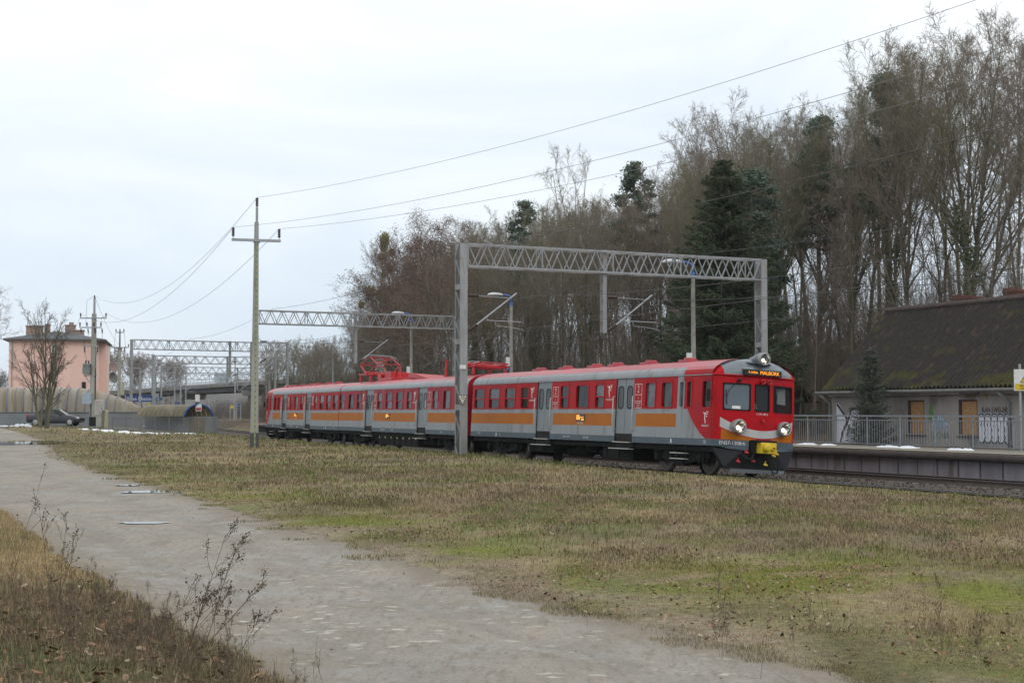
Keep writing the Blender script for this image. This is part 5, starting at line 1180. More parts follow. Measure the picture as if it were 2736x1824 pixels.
# ------------------------------------------------------------------ left background
PINK = mat('pink_render', (.80, .54, .47), (.73, .49, .43), .9, .6, st=(1, 1, .4), bump=.05)
PINK2 = mat('pale_pink_render', (.85, .66, .55), (.78, .58, .49), .9, .8)
ROOFG = mat('grey_sheet_roof', (.09, .095, .105), (.07, .075, .08), .7, 2)
OLDBR = mat('old_brick', (.34, .245, .205), (.24, .17, .145), .9, 3)
bh = thing('pink_house', 'pink two-storey apartment house with grey hipped roof and brick chimneys on the far left', 'house', (-55.5, 200, .5), R_(12.3))
def bl(px, py):
    d = Vector(ray(px, py)); n = Vector((math.sin(R_(12.3)), -math.cos(R_(12.3)), 0)); k = n.dot(Vector((-55.5, 200, -CAMZ + .0)) ) / n.dot(d)
    p = Vector((0, 0, CAMZ)) + d * k - Vector((-55.5, 200, .5)); return p.x * math.cos(R_(12.3)) + p.y * math.sin(R_(12.3)), p.z
xl = bl(23, 1000)[0]; ze = bl(200, 905)[1]; bd = 16.0
mb = MB(); wins = [(bl(137, 930)[0], bl(153, 930)[0], bl(145, 948)[1], bl(145, 921)[1]), (bl(137, 1000)[0], bl(153, 1000)[0], bl(145, 1015)[1], bl(145, 987)[1])]
zs = sorted({-1, ze} | {v for w in wins for v in w[2:]}); xs = sorted({xl, 0} | {v for w in wins for v in w[:2]})
for i in range(len(xs) - 1):
    for j in range(len(zs) - 1):
        xc, zc = (xs[i] + xs[i + 1]) / 2, (zs[j] + zs[j + 1]) / 2
        if any(a < xc < b and c < zc < d for a, b, c, d in wins): continue
        mb.quad((xs[i], 0, zs[j]), (xs[i + 1], 0, zs[j]), (xs[i + 1], 0, zs[j + 1]), (xs[i], 0, zs[j + 1]))
mb.quad((0, 0, -1), (0, bd, -1), (0, bd, ze), (0, 0, ze)); mb.quad((xl, bd, -1), (xl, 0, -1), (xl, 0, ze), (xl, bd, ze)); mb.quad((0, bd, -1), (xl, bd, -1), (xl, bd, ze), (0, bd, ze))
mb.box(.0, .9, 5, 9, -1, ze - .3, 0); mb.build('wall', PINK, bh)
mb = MB(); mb.box(-.02, .04, 2.0, 5.0, -1, ze - .1); mb.box(.02, .95, 9.2, 15, -1, ze - .3); mb.build('side_bay', PINK2, bh)
for a, b, c, d in wins:
    f = MB(); f.box(a, a + .12, -.03, .12, c, d); f.box(b - .12, b, -.03, .12, c, d); f.box(a, b, -.03, .12, d - .12, d); f.box(a, b, -.03, .12, c, c + .12); f.box((a + b) / 2 - .06, (a + b) / 2 + .06, -.02, .1, c, d); f.box(a - .1, b + .1, -.12, .0, c - .1, c)
    w = f.build('window', WHITE, bh); MB().box(a + .1, b - .1, .06, .08, c + .1, d - .1).build('window_pane', GLASS, w)
for y, z in ((3.2, 3.), (3.2, 6.2), (3.2, 9.0)): w = MB().box(.0, .06, y - .5, y + .5, z - .7, z + .7).build('window', WHITE, bh)
mb = MB(); e = .7; pk = ze + 1.35
A = [(xl - e, -e, ze - .05), (e + .5, -e, ze - .05), (e + .5, bd + e, ze - .05), (xl - e, bd + e, ze - .05)]; R1, R2 = (xl + 5.6, 6.5, pk), (-5.3, 9.5, pk)
mb.add(A + [R1, R2], [(0, 1, 5, 4), (1, 2, 5), (2, 3, 4, 5), (3, 0, 4)]); mb.add([(p[0], p[1], p[2] - .22) for p in A] + A, [(0, 1, 2, 3), (0, 1, 5, 4), (1, 2, 6, 5), (2, 3, 7, 6), (3, 0, 4, 7)]); rf = mb.build('roof', ROOFG, bh)
for a, b, top, y in ((63, 108, 871, 3.0), (113, 125, 865, 4.5), (165, 193, 866, 5.5), (190, 217, 880, 5.3)):
    x0, x1 = bl(a, 880)[0], bl(b, 880)[0]; zt = bl(a, top)[1] + .25; mb = MB(); mb.box(x0, x1, y, y + 1.1, ze + .2, zt - .15); mb.box(x0 - .08, x1 + .08, y - .08, y + 1.18, zt - .15, zt)
    if a == 63:
        for k in range(6): mb.box(x0 + .45 + k * .28, x0 + .6 + k * .28, y - .02, y + 1.1, zt, zt + .05)
    if a == 165: mb.box(x0 + .5, x1 - .25, y + .2, y + .9, zt, zt + .35)
    mb.build('chimney', OLDBR, rf)
x0 = bl(68, 850)[0]; mb = MB(); mb.tube((x0, 3.2, ze + 1), (x0, 3.2, bl(68, 829)[1]), .06, .05, 6); mb.build('antenna_mast', STEEL_DK, rf)
DISH = mat('dish_red_brown', (.30, .20, .19), (.25, .17, .16), .6, 4)
for y, z, m in ((14.2, bl(285, 968)[1] - .3, DISH), (14.6, bl(285, 994)[1] - .5, STEEL_DK)):
    mb = MB(); mb.lathe([(0, .1), (.35, .14), (.65, .26), (.80, .40), (.78, .42), (.6, .29), (0, .14)], (1.25, y, z), (.8, -.75, .3), 16); mb.bar((.9, y, z - .1), (1.3, y, z), .06); mb.bar((1.25, y, z - .2), (1.9, y - .6, z + .1), .03); mb.build('satellite_dish', m, bh)
mb = MB(); a, z = bl(224, 1028); mb.box(a - .25, a + .25, -.1, .05, z - .5, z + .4); mb.build('wall_hatch', BLACK, bh)
mb = MB(); x0 = bl(32, 1000)[0]; mb.tube((x0, -.08, -1), (x0, -.08, ze - .1), .07, .07, 6); mb.build('downpipe', STEEL, bh)

# brown translucent noise wall on a grey base
NW = thing('noise_wall', 'brown weathered polycarbonate noise wall with blue ribs on a grey concrete base', 'wall', (0, 0, 0))
POLY = mat('brown_polycarbonate', (.36, .325, .27), (.24, .20, .145), .5, .6, st=(1.6, .2, .10), c3=(.25, .175, .09), s3=1.6)
RIB = mat('rib_blue', (.23, .26, .34), (.18, .21, .28), .6, 4); BASEG = mat('grey_base_wall', (.21, .225, .24), (.17, .185, .20), .85, .8)
wallp = [(-62, 134.5), (-54, 134.2), (-46, 133.8), (-38.5, 133.3), (-35.4, 134.2), (-33.4, 136.0)]
tops = [4.1, 4.12, 4.12, 4.08, 3.3, 2.15]; K = 9
def wp(f):
    i = min(int(f), 4); q = f - i; a, b = wallp[i], wallp[i + 1]; return a[0] + (b[0] - a[0]) * q, a[1] + (b[1] - a[1]) * q, tops[i] + (tops[i + 1] - tops[i]) * (q if i < 3 else q * q * .3 + q * .7)
fs_ = np.linspace(0, 5, 61); V = []
for f in fs_:
    x, y, tp = wp(float(f))
    for k in range(K): q = k / (K - 1); V.append((x, y + .9 * q ** 3 * (tp - 1.9) / 2.2, 1.9 + (tp - 1.9) * math.sin(q * math.pi / 2) ** .9))
i = (np.arange(60)[:, None] * K + np.arange(K - 1)[None]).ravel(); npmesh('panel', V, np.stack([i, i + K, i + K + 1, i + 1], 1), POLY, NW, smooth=True)
for px in (14, 38, 59, 82, 105, 160, 184, 208, 234, 290, 313, 337):
    best = min(np.linspace(0, 5, 501), key=lambda f: abs(wp(float(f))[0] * 4000 / wp(float(f))[1] + 1368 - px)); x, y, tp = wp(float(best)); lean = .16 if px < 120 else -.2
    MB().pipe([(x + lean * (1 - q), y - .06 + .9 * q ** 3 * (tp - 1.9) / 2.2, 1.9 + (tp - 1.9) * math.sin(q * math.pi / 2) ** .9 + .01) for q in np.linspace(0, 1, 8)], .05, 5).build('rib', RIB, NW)
mb = MB()
for a, b in zip(wallp[:-1], wallp[1:]): mb.quad((a[0], a[1] - .1, -.2), (b[0], b[1] - .1, -.2), (b[0], b[1] - .1, 1.9), (a[0], a[1] - .1, 1.9)); mb.quad((a[0], a[1] - .1, 1.9), (b[0], b[1] - .1, 1.9), (b[0], b[1] + .2, 1.9), (a[0], a[1] + .2, 1.9))
mb.build('base_wall', BASEG, NW)
mb = MB(); mb.pipe([(a[0], a[1] - .12, 1.92) for a in wallp], .05, 5); mb.build('cap_rail', STEEL_DK, NW)

# parked car
CARP = mat('charcoal_car_paint', (.065, .066, .078), (.055, .056, .068), .25, 2, metal=.3); 
CY = 125.0; cx0 = (79 - 1368) / 4000 * CY; cz0 = gz(-38, CY) + .02
carr = thing('parked_car', 'dark grey sedan parked along the noise wall behind the multi-stemmed tree', 'car', (cx0, CY, cz0))
CL = 143.5 / 4000 * CY; kx = CL / 4.45
def cs(x, top, bot, hw, hwt): return [(x * kx, -hw, bot), (x * kx, -hw, bot + .25), (x * kx, -hw * 1.02, min(top, .75)), (x * kx, -hw * .98, min(top, .92)), (x * kx, -hwt, top), (x * kx, hwt, top), (x * kx, hw * .98, min(top, .92)), (x * kx, hw * 1.02, min(top, .75)), (x * kx, hw, bot + .25), (x * kx, hw, bot)]
secs = [cs(.0, .85, .45, .70, .6), cs(.08, .95, .32, .80, .66), cs(.55, 1.02, .28, .86, .70), cs(.75, 1.03, .26, .87, .70), cs(1.0, 1.0, .22, .88, .74), cs(2.6, .98, .22, .88, .75), cs(3.2, .95, .22, .88, .74), cs(3.75, .84, .25, .86, .68), cs(4.2, .70, .28, .80, .6), cs(4.40, .55, .32, .70, .5), cs(4.45, .5, .40, .62, .45)]
mb = MB(); vs = [p for s in secs for p in s]; K = 10
mb.add(vs, [(j * K + i, (j + 1) * K + i, (j + 1) * K + (i + 1) % K, j * K + (i + 1) % K) for j in range(len(secs) - 1) for i in range(K)] + [tuple(range(K)), tuple(len(vs) - 1 - i for i in range(K))], 0, True)
rfp = [(.72, 1.02), (1.15, 1.27), (1.6, 1.40), (2.1, 1.43), (2.6, 1.36), (3.2, .99)]
vs = []
for x, z in rfp: vs += [(x * kx, -.72 + (z - 1) * .35, z), (x * kx, .72 - (z - 1) * .35, z)]
mb.add(vs, [(2 * j, 2 * j + 2, 2 * j + 3, 2 * j + 1) for j in range(1, len(rfp) - 2)], 0, True)
for s in (-1, 1):
    for a, b in (((.74, 1.0), (1.18, 1.28)), ((2.58, 1.37), (3.2, .96)), ((1.95, .97), (1.95, 1.42))): mb.bar((a[0] * kx, s * (.77 if a[1] < 1.1 else .6), a[1]), (b[0] * kx, s * .60 if b[1] > 1.1 else s * .76, b[1]), .07)
mb.build('body', CARP, carr)
mb = MB()
for s in (-1, 1): mb.add([(.78 * kx, s * .79, .98), (3.1 * kx, s * .79, .96), (2.6 * kx, s * .60, 1.35), (1.6 * kx, s * .59, 1.385), (1.17 * kx, s * .63, 1.26)], [(0, 1, 2, 3, 4)])
mb.quad((.72 * kx, -.7, 1.02), (.72 * kx, .7, 1.02), (1.15 * kx, .62, 1.27), (1.15 * kx, -.62, 1.27)); mb.quad((3.22 * kx, -.72, .96), (3.22 * kx, .72, .96), (2.6 * kx, .6, 1.36), (2.6 * kx, -.6, 1.36)); mb.build('car_glass', GLASS, carr)
for x in (.80, 3.62):
    for s in (-1, 1):
        mb = MB(); mb.lathe([(.31, -.09), (.32, -.05), (.32, .05), (.30, .09), (.22, .10), (0, .10)], (x * kx, s * .78, .31), (0, s, 0), 20); w = mb.build('wheel', mat('tyre', (.02, .02, .02), (.03, .03, .03), .9, 6), carr)
        mb = MB(); mb.lathe([(.22, .0), (.21, .02), (.06, .0), (0, .02)], (x * kx, s * .885, .31), (0, s, 0), 16); mb.build('rim', STEEL, w)
        mb = MB()
        for q in range(7): a = q * .9; mb.bar((x * kx + .05 * math.cos(a), s * .905, .31 + .05 * math.sin(a)), (x * kx + .2 * math.cos(a), s * .905, .31 + .2 * math.sin(a)), .03, .015)
        mb.build('spokes', WHITE, w)
mb = MB(); mb.box(4.0 * kx, 4.33 * kx, -.80, -.55, .60, .74); mb.build('headlight', WHITE, carr, bevel=.03)
mb = MB(); mb.box(.02 * kx, .22 * kx, -.83, -.6, .72, .94); mb.build('tail_light', mat('tail_red', (.35, .02, .02), (.3, .02, .02), .3, 4), carr, bevel=.03)
mb = MB(); mb.box(2.75 * kx, 2.95 * kx, -1.0, -.85, .93, 1.05); mb.build('side_mirror', CARP, carr, bevel=.03)
mb = MB()
for x in (1.2, 2.1): mb.box(x * kx, (x + .2) * kx, -.915, -.89, .80, .83)
mb.build('door_handle', CARP, carr)
mb = MB()
for x in (1.02, 1.98, 2.9): mb.box(x * kx, (x + .012) * kx, -.905, -.88, .35, .95)
mb.build('door_seam', BLACK, carr)

# electric cabinet, yellowish post, white cabinets
s = 31.5; Yc = 4000 / s
def at(px, py=1140, Y=Yc):
    x = (px - 1368) / 4000 * Y; return x, Y, gz(x, Y)
x, y, z = at(268); ec = thing('electric_cabinet', 'white electric cabinet with red and black graffiti on a concrete plinth', 'cabinet', (x, y, z))
zz = lambda py: PT(268, py, Yc).z - z
MB().box(-.27, .22, -.2, .2, -.2, zz(1109)).build('plinth', CONC_LT, ec); MB().box(-.36, .34, -.25, .25, zz(1108), zz(1068)).build('cabinet_body', mat('cabinet_white', (.52, .50, .47), (.43, .42, .38), .6, 3), ec, bevel=.02)
GR = mat('graffiti_red', (.40, .05, .09), (.35, .04, .08), .6, 5)
def zig(pts, m, par):
    mb = MB()
    for a, b in zip(pts[:-1], pts[1:]): mb.bar((a[0], -.256, a[1]), (b[0], -.256, b[1]), .035, .01)
    mb.build('graffiti', m, par)
z0 = zz(1108); zig([(-.3, z0 + 1.15), (-.2, z0 + .95), (-.12, z0 + 1.15), (-.02, z0 + .98), (.06, z0 + 1.15), (.2, z0 + 1.0)], GR, ec); zig([(-.28, z0 + .5), (-.1, z0 + .55), (.25, z0 + .05), (.1, z0 + .1), (-.2, z0 + .35), (-.05, z0 + .3), (.2, z0 + .1)], GR, ec); zig([(-.28, z0 + .85), (-.15, z0 + .7), (-.05, z0 + .85), (.1, z0 + .7), (.25, z0 + .85)], INK, ec)
MB().box(.2, .25, -.27, -.25, z0 + .45, z0 + .62).build('handle', BLACK, ec)
x, y, z = at(285); pp = thing('marker_post', 'short yellowish lichen-covered concrete post between the electric cabinet and the fence', 'post', (x, y, z)); zt = PT(285, 1099, Yc).z - z
PB = mat('lichen_concrete', (.42, .38, .22), (.33, .31, .24), .9, 3); mb = MB(); mb.box(-.15, .15, -.14, .14, -.2, zt); mb.lathe([(.21, 0), (.17, .08), (0, .14)], (0, 0, zt), (0, 0, 1), 4); mb.build('post_body', PB, pp)
for px, w, lab in ((345, 9, 'left one of two narrow white cabinets behind the metal fence'), (357, 10, 'right one of two narrow white cabinets behind the metal fence')):
    x, y, z = at(px, Y=138); c = thing('white_cabinet', lab, 'cabinet', (x, y, z), 0, 'white cabinets behind the fence'); h = PT(px, 1096, 138).z - z; MB().box(-.16, .16, -.2, .2, -.2, h).build('cabinet_body', WHITE, c); mb = MB(); mb.box(-.2, .2, -.25, .25, h, h + .08); mb.lathe([(.18, 0), (.1, .1), (0, .12)], (0, 0, h + .08), (0, 0, 1), 8); mb.build('cabinet_cap', STEEL, c)

# metal fence
fl = GP(300, 1153, .28); fr = GP(571, 1157, .24)
FE = thing('metal_fence', 'low rusty grey metal fence in front of the barrel canopy', 'fence', (fl.x, fl.y, .25)); FM = mat('fence_steel', (.20, .195, .18), (.13, .12, .11), .7, 5)
d = Vector((fr.x - fl.x, fr.y - fl.y, 0)); n = 7
for i in range(n + 1): p = d * (i / n); MB().bar((p.x, p.y, -.3), (p.x, p.y, 1.25), .075).build('post', FM, FE)
for i in range(n):
    a, b = d * (i / n), d * ((i + 1) / n); mb = MB(); mb.bar(a + Vector((0, 0, 1.18)), b + Vector((0, 0, 1.18)), .05); mb.bar(a + Vector((0, 0, .08)), b + Vector((0, 0, .08)), .06)
    for k in range(1, 9): q = a.lerp(b, k / 9); mb.bar(q + Vector((0, 0, .08)), q + Vector((0, 0, 1.18)), .022)
    mb.build('panel', FM, FE)
gp = thing('wooden_gate_post', 'weathered leaning grey gate post at the left end of the metal fence', 'post', (at(296)[0], 124.6, gz(at(296)[0], 124.6))); MB().bar((0, 0, -.2), (.06, 0, 1.5), .2).build('post_body', mat('old_wood', (.19, .18, .17), (.12, .11, .1), .9, 4), gp)

# barrel canopy over the underpass stairs
BC = thing('barrel_canopy', 'brown barrel-vaulted polycarbonate canopy with a blue end arch over the underpass stairs', 'canopy', (0, 0, 0))
e1 = PT(529, 1113, 130.); ax = Vector((-.80, .60, 0)); wd = Vector((.60, .80, 0)); wd = Vector((.86, .51, 0)); a0 = Vector((e1.x, e1.y, 0)); zb = e1.z; hr = PT(529, 1081, 130.).z - zb; hw = 1.22; LN = 4.6
def arc(o, r1, r2, k=16): return [o + wd * (-r1 * math.cos(math.pi * i / k)) + Vector((0, 0, zb + r2 * math.sin(math.pi * i / k))) for i in range(k + 1)]
axd = Vector((-.985, .17, 0)); V = []; N = 30
for j in range(N + 1):
    f = j / N; sc = 1 if f < .86 else math.sqrt(max(.02, 1 - ((f - .86) / .14) ** 2 * .9)); V += arc(a0 + axd * (LN * f), hw, hr * sc)
i = (np.arange(N)[:, None] * 17 + np.arange(16)[None]).ravel(); npmesh('vault', V, np.stack([i, i + 17, i + 18, i + 1], 1), mat('vault_brown', (.16, .145, .095), (.11, .095, .055), .5, .8, c3=(.19, .165, .10), s3=1.5), BC, smooth=True)
mb = MB(); mb.pipe(arc(a0 - axd * .05, hw + .02, hr + .02), .09, 6); mb.build('end_arch', BLUE, BC)
for j in range(1, 11):
    MB().pipe(arc(a0 + axd * (LN * j / 11.0), hw - .04, hr - .04), .035, 5).build('arch_rib', mat('rib_pale', (.45, .36, .20), (.35, .28, .16), .6, 4) if j == 1 else bpy.data.materials['rib_pale'], BC)
mb = MB(); q = a0 - axd * .1 + Vector((-.02, 0, zb + hr)); mb.box(q.x - .25, q.x + .25, q.y - .12, q.y - .08, q.z - .55, q.z + .05); mb.build('notice', WHITE, BC); mb = MB(); mb.box(q.x - .22, q.x + .22, q.y - .126, q.y - .12, q.z - .50, q.z - .25); mb.build('notice_red', GR, BC)
mb = MB(); c0 = a0 - wd * hw * 1.0; c1 = a0 + wd * (hw + .25)
pA = Vector((PT(571, 1113, 130).x, 129.2, 0)); pB = Vector((PT(372, 1113, 130).x, 131.8, 0))
mb.add([pA + Vector((0, 0, -.1)), pB + Vector((0, 0, -.1)), pB + Vector((0, 0, zb + .02)), pA + Vector((0, 0, zb + .02)), pA + Vector((.3, 1.2, -.1)), pA + Vector((.3, 1.2, zb + .02)), pB + Vector((.3, 1.2, zb + .02))], [(0, 1, 2, 3), (0, 3, 5, 4), (3, 2, 6, 5)]); mb.build('base_wall', BASEG, BC)
mb = MB(); u = pA.lerp(pB, .10); v = pA.lerp(pB, .33); mb.add([u + Vector((0, -.02, .1)), v + Vector((0, -.02, .1)), v + Vector((0, -.02, zb - .03)), u + Vector((0, -.02, zb - .03))], [(0, 1, 2, 3)]); mb.build('base_panel', mat('brown_base_panel', (.20, .165, .12), (.15, .125, .09), .8, 1.5), BC)

# snow round the fence and car park
def gsnow(px, py, ax, ay, lab, h=.12, n=3):
    g = GP(px, py, .3); Y = g.y; x = g.x
    if px < 300: Y = 118.; x = (px - 1368) / 4000 * Y
    r = random.Random(px); snow([(x + ax * 1.5 * (k - (n - 1) / 2), Y + r.uniform(-.3, .3), ax * r.uniform(.7, 1.1), ay, 0) for k in range(n)], lab, h)
gsnow(255, 1157, .5, .5, 'small snow patch in the grass between the pole and the fence'); gsnow(345, 1157, .75, .6, 'snow bank at the left foot of the metal fence', .16, 4); gsnow(412, 1157, .6, .45, 'flat snow streak at the middle foot of the metal fence', .12, 3); gsnow(495, 1157, .4, .35, 'thin snow streak at the right foot of the metal fence', .1, 3)
gsnow(64, 1128, .28, .3, 'dirty snow heap on the car park behind the parked sedan', .25, 3); gsnow(20, 1139, .22, .3, 'broken snow pieces at the left edge of the car park', .12, 5)
g = PT(345, 1132, 137.); snow([(g.x + k * .9, g.y + .2 * k, .6, .5, 0) for k in range(4)], 'snow strip along the path behind the metal fence', .15)
r_ = random.Random(2)
for k in range(7):
    px = r_.uniform(165, 290); 
# station name board and small blue signs
def board(px0, px1, py0, py1, Y, txt, lab, size, cat='sign', post=True, m=BLUE):
    a = PT(px0, py1, Y); b = PT(px1, py0, Y); r = thing('station_sign', lab, cat, (a.x, Y, 0)); w = b.x - a.x
    MB().box(0, w, -.04, .04, a.z, b.z).build('board', m, r)
    if txt: text_obj(txt, size, WHITE, 'lettering', r, facing((w / 2, -.045, (a.z + b.z) / 2 - size * .05), (1, 0, 0), (0, 0, 1)), 'CENTER', .003)
    if post:
        for q in (-.06, w + .06): MB().bar((q, 0, -.4), (q, 0, b.z + .05), .10).build('post', STEEL, r)
    return r
board(337, 407, 1056, 1073, 150, 'Iława Miasto', 'large blue station name board with white lettering', .50)
board(416, 434, 1062, 1069, 152, 'peron 1', 'small blue platform sign to the right of the station name board', .17); board(467, 481, 1074, 1081, 156, 'wyjście', 'small blue exit sign above the barrel canopy', .14)
board(412, 421, 1051, 1062, 151, '', 'small pale notice panel beside the station name board', .1, 'notice', True, STEEL); board(498, 507, 1067, 1075, 165, '', 'pale square notice above the arch of the barrel canopy', .1, 'notice', True, STEEL); board(633, 642, 1080, 1088, 205, 'Iława', 'tiny far blue station sign left of the viaduct pier', .18); board(616, 624, 1083, 1091, 205, '', 'tiny far yellow notice left of the viaduct pier', .1, 'notice', True, YEL); board(394, 400, 1075, 1081, 150, '', 'little yellow notice below the station name board', .1, 'notice', True, YEL)
p = PT(528, 1062, 145); r = thing('platform_loudspeaker', 'grey loudspeaker post rising behind the arch of the barrel canopy', 'loudspeaker', (p.x, p.y, 0)); MB().tube((0, 0, 0), (0, 0, p.z - .3), .06, .05, 8).build('post', STEEL_DK, r); MB().box(-.2, .2, -.2, .2, p.z - .4, p.z + .3).build('speaker_box', WHITE, r)
# far island platform
fp = thing('far_platform', 'far island platform with a pale edge seen between the barrel canopy and the viaduct pier', 'platform'); a = PT(565, 1122, 190); b = PT(672, 1118, 215); PE = mat('pale_platform_edge', (.46, .37, .26), (.38, .31, .22), .9, 3)
MB().prism([(a.x, a.y), (b.x, b.y), (b.x + 4, b.y + 9), (a.x + 1, a.y + 10)], lambda x, y: (x, y, -.6), lambda x, y: (x, y, .86)).build('platform_block', mat('far_platform_side', (.26, .23, .19), (.2, .18, .15), .9, 2), fp)
MB().prism([(a.x - .02, a.y - .05), (b.x, b.y - .06), (b.x, b.y + .6), (a.x, a.y + .6)], lambda x, y: (x, y, .78), lambda x, y: (x, y, .88)).build('platform_edge', PE, fp)
# distant white building with red stripes
p = PT(690, 1128, 380); q = PT(735, 1098, 380); wb = thing('far_building', 'distant white low building with red stripes beyond the tracks beside the last carriage', 'building', (p.x, 380, p.z)); w = q.x - p.x; h = q.z - p.z
MB().box(-1, w, 0, 8, 0, h + 1.2).build('wall', mat('far_white_wall', (.55, .50, .43), (.48, .44, .38), .9, .6), wb)
for k in range(6): MB().box(k * w / 6 + .3, k * w / 6 + w / 13, -.05, 0, h * .35, h + .9).build('stripe', mat('far_red', (.34, .15, .14), (.3, .13, .12), .9, 1) if k == 0 else bpy.data.materials['far_red'], wb)
MB().box(-2, w * .6, 10, 16, h, h + 2.8).build('upper_block', WHITE, wb)

# ------------------------------------------------------------------ viaduct
VIA = thing('viaduct', 'grey concrete road viaduct with steel railing rising to the right across the tracks', 'bridge')
VC = mat('viaduct_concrete', (.24, .235, .225), (.165, .16, .15), .9, .5, c3=(.12, .115, .11), s3=.35)
keys = [(150, 345, 1056, 1064, 1072), (282, 327, 1046, 1056, 1064), (420, 315, 1037, 1045, 1055), (560, 303, 1028, 1035, 1049), (700, 292, 1018, 1026, 1040), (850, 280, 1008, 1017, 1032), (1000, 270, 999, 1008, 1024)]
pa = [PT(p, t, Y) for p, Y, t, m, b in keys]; pm = [PT(p, m, Y) for p, Y, t, m, b in keys]; pb = [PT(p, b, Y) for p, Y, t, m, b in keys]
mb = MB(); DX = Vector((3.2, 8.8, 0))
for i in range(len(keys) - 1):
    o = Vector((0, -.35, 0)); a, b = pa[i] + o, pa[i + 1] + o; c, d = pm[i] + o, pm[i + 1] + o
    mb.quad(c, d, b, a); mb.quad(a, b, pa[i + 1] + DX, pa[i] + DX); mb.quad(c, d, pm[i + 1], pm[i])
mb.build('deck', VC, VIA)
mb = MB()
for k in range(3):
    o = DX * (k * .42 + .06)
    for i in range(len(keys) - 1): mb.quad(pb[i] + o, pb[i + 1] + o, pm[i + 1] + o, pm[i] + o); mb.quad(pb[i] + o, pb[i + 1] + o, pb[i + 1] + o + DX * .08, pb[i] + o + DX * .08)
mb.build('girders', mat('girder_dark', (.10, .098, .10), (.07, .07, .072), .9, .5), VIA)
mb = MB()
for s_, o in ((0, Vector((0, -.3, 0))), (1, DX)):
    for z, w in ((1.1, .12), (.75, .06), (.4, .06)): mb.pipe([p + o + Vector((0, 0, z)) for p in pa], w / 2, 5)
    for i in range(len(keys) - 1):
        for k in range(14): p = pa[i].lerp(pa[i + 1], k / 14) + o; mb.bar(p, p + Vector((0, 0, 1.1)), .07)
mb.build('railing', STEEL, VIA)
def pier(px, Y, wpx, capw):
    t = PT(px, np.interp(px, [k[0] for k in keys], [k[4] for k in keys]), Y); g = -.4; r = wpx / 4000 * Y / 2; mb = MB()
    for k in range(2): c = Vector((t.x, t.y, 0)) + DX * (k * .6 + .15); mb.tube((c.x, c.y, g), (c.x, c.y, t.z - 1.0), r, r, 14)
    cw = capw / 4000 * Y / 2; c0 = Vector((t.x, t.y, 0)) - DX * .03; c1 = c0 + DX * 1.0
    for c in (c0,): mb.prism([(-cw, t.z + .02), (cw, t.z + .02), (cw, t.z - .55), (r, t.z - 1.1), (-r, t.z - 1.1), (-cw, t.z - .55)], lambda x, z: (c0.x + x, c0.y, z), lambda x, z: (c1.x + x, c1.y, z))
    mb.build('pier', VC, VIA)
pier(661, 296, 17, 30); pier(478, 309, 12, 22); pier(865, 280, 17, 30)
MB().box(*(lambda a, b: (a.x, b.x, a.y - .6, a.y - .5, a.z + .3, a.z + 2.2))(PT(574, 1027, 301), PT(620, 1025, 301))).build('noise_panel', mat('pale_panel', (.42, .50, .56), (.36, .44, .5), .4, 2), VIA)
# ------------------------------------------------------------------ trees
BARK = mat('grey_brown_bark', (.180, .158, .125), (.115, .10, .08), .95, 2.5, st=(1, 1, .3), c3=(.085, .09, .045), s3=1.2)
BARK2 = mat('olive_bark', (.165, .150, .102), (.105, .097, .068), .95, 2.5, st=(1, 1, .3), c3=(.08, .095, .035), s3=1.2)
TWIG = mat('bare_twigs', (.250, .220, .175), (.185, .162, .132), .95, .35, c3=(.205, .198, .118), s3=.22)
TWIG2 = mat('reddish_twigs', (.255, .205, .165), (.19, .153, .125), .95, .35)
TWIGO = mat('olive_twigs', (.225, .208, .135), (.165, .154, .102), .95, .35)
def vadd(a, b, s=1.): return (a[0] + b[0] * s, a[1] + b[1] * s, a[2] + b[2] * s)
def vnorm(a): l = math.sqrt(a[0] ** 2 + a[1] ** 2 + a[2] ** 2) or 1; return (a[0] / l, a[1] / l, a[2] / l)
def deviate(rnd, d, ang):
    u = Vector(d).orthogonal().normalized(); v = Vector(d).cross(u); t = rnd.uniform(0, 6.283)
    w = u * math.cos(t) + v * math.sin(t); r = Vector(d) * math.cos(ang) + w * math.sin(ang); return (r.x, r.y, r.z)
def limb(rnd, p, d, L, r, r_end, n, wander, up):
    pts = [(p, r)]; 
    for i in range(n):
        d = vnorm((d[0] + rnd.gauss(0, wander), d[1] + rnd.gauss(0, wander), d[2] + rnd.gauss(0, wander) + up)); p = vadd(p, d, L / n); pts.append((p, r + (r_end - r) * (i + 1) / n))
    return pts, d
def at_(pts, f):
    x = f * (len(pts) - 1); i = min(int(x), len(pts) - 2); q = x - i; a, b = pts[i], pts[i + 1]
    return tuple(a[0][k] + (b[0][k] - a[0][k]) * q for k in range(3)), a[1] + (b[1] - a[1]) * q, vnorm(tuple(b[0][k] - a[0][k] for k in range(3)))
def segs_of(pts): return [(a[0], b[0], a[1], b[1]) for a, b in zip(pts[:-1], pts[1:])]
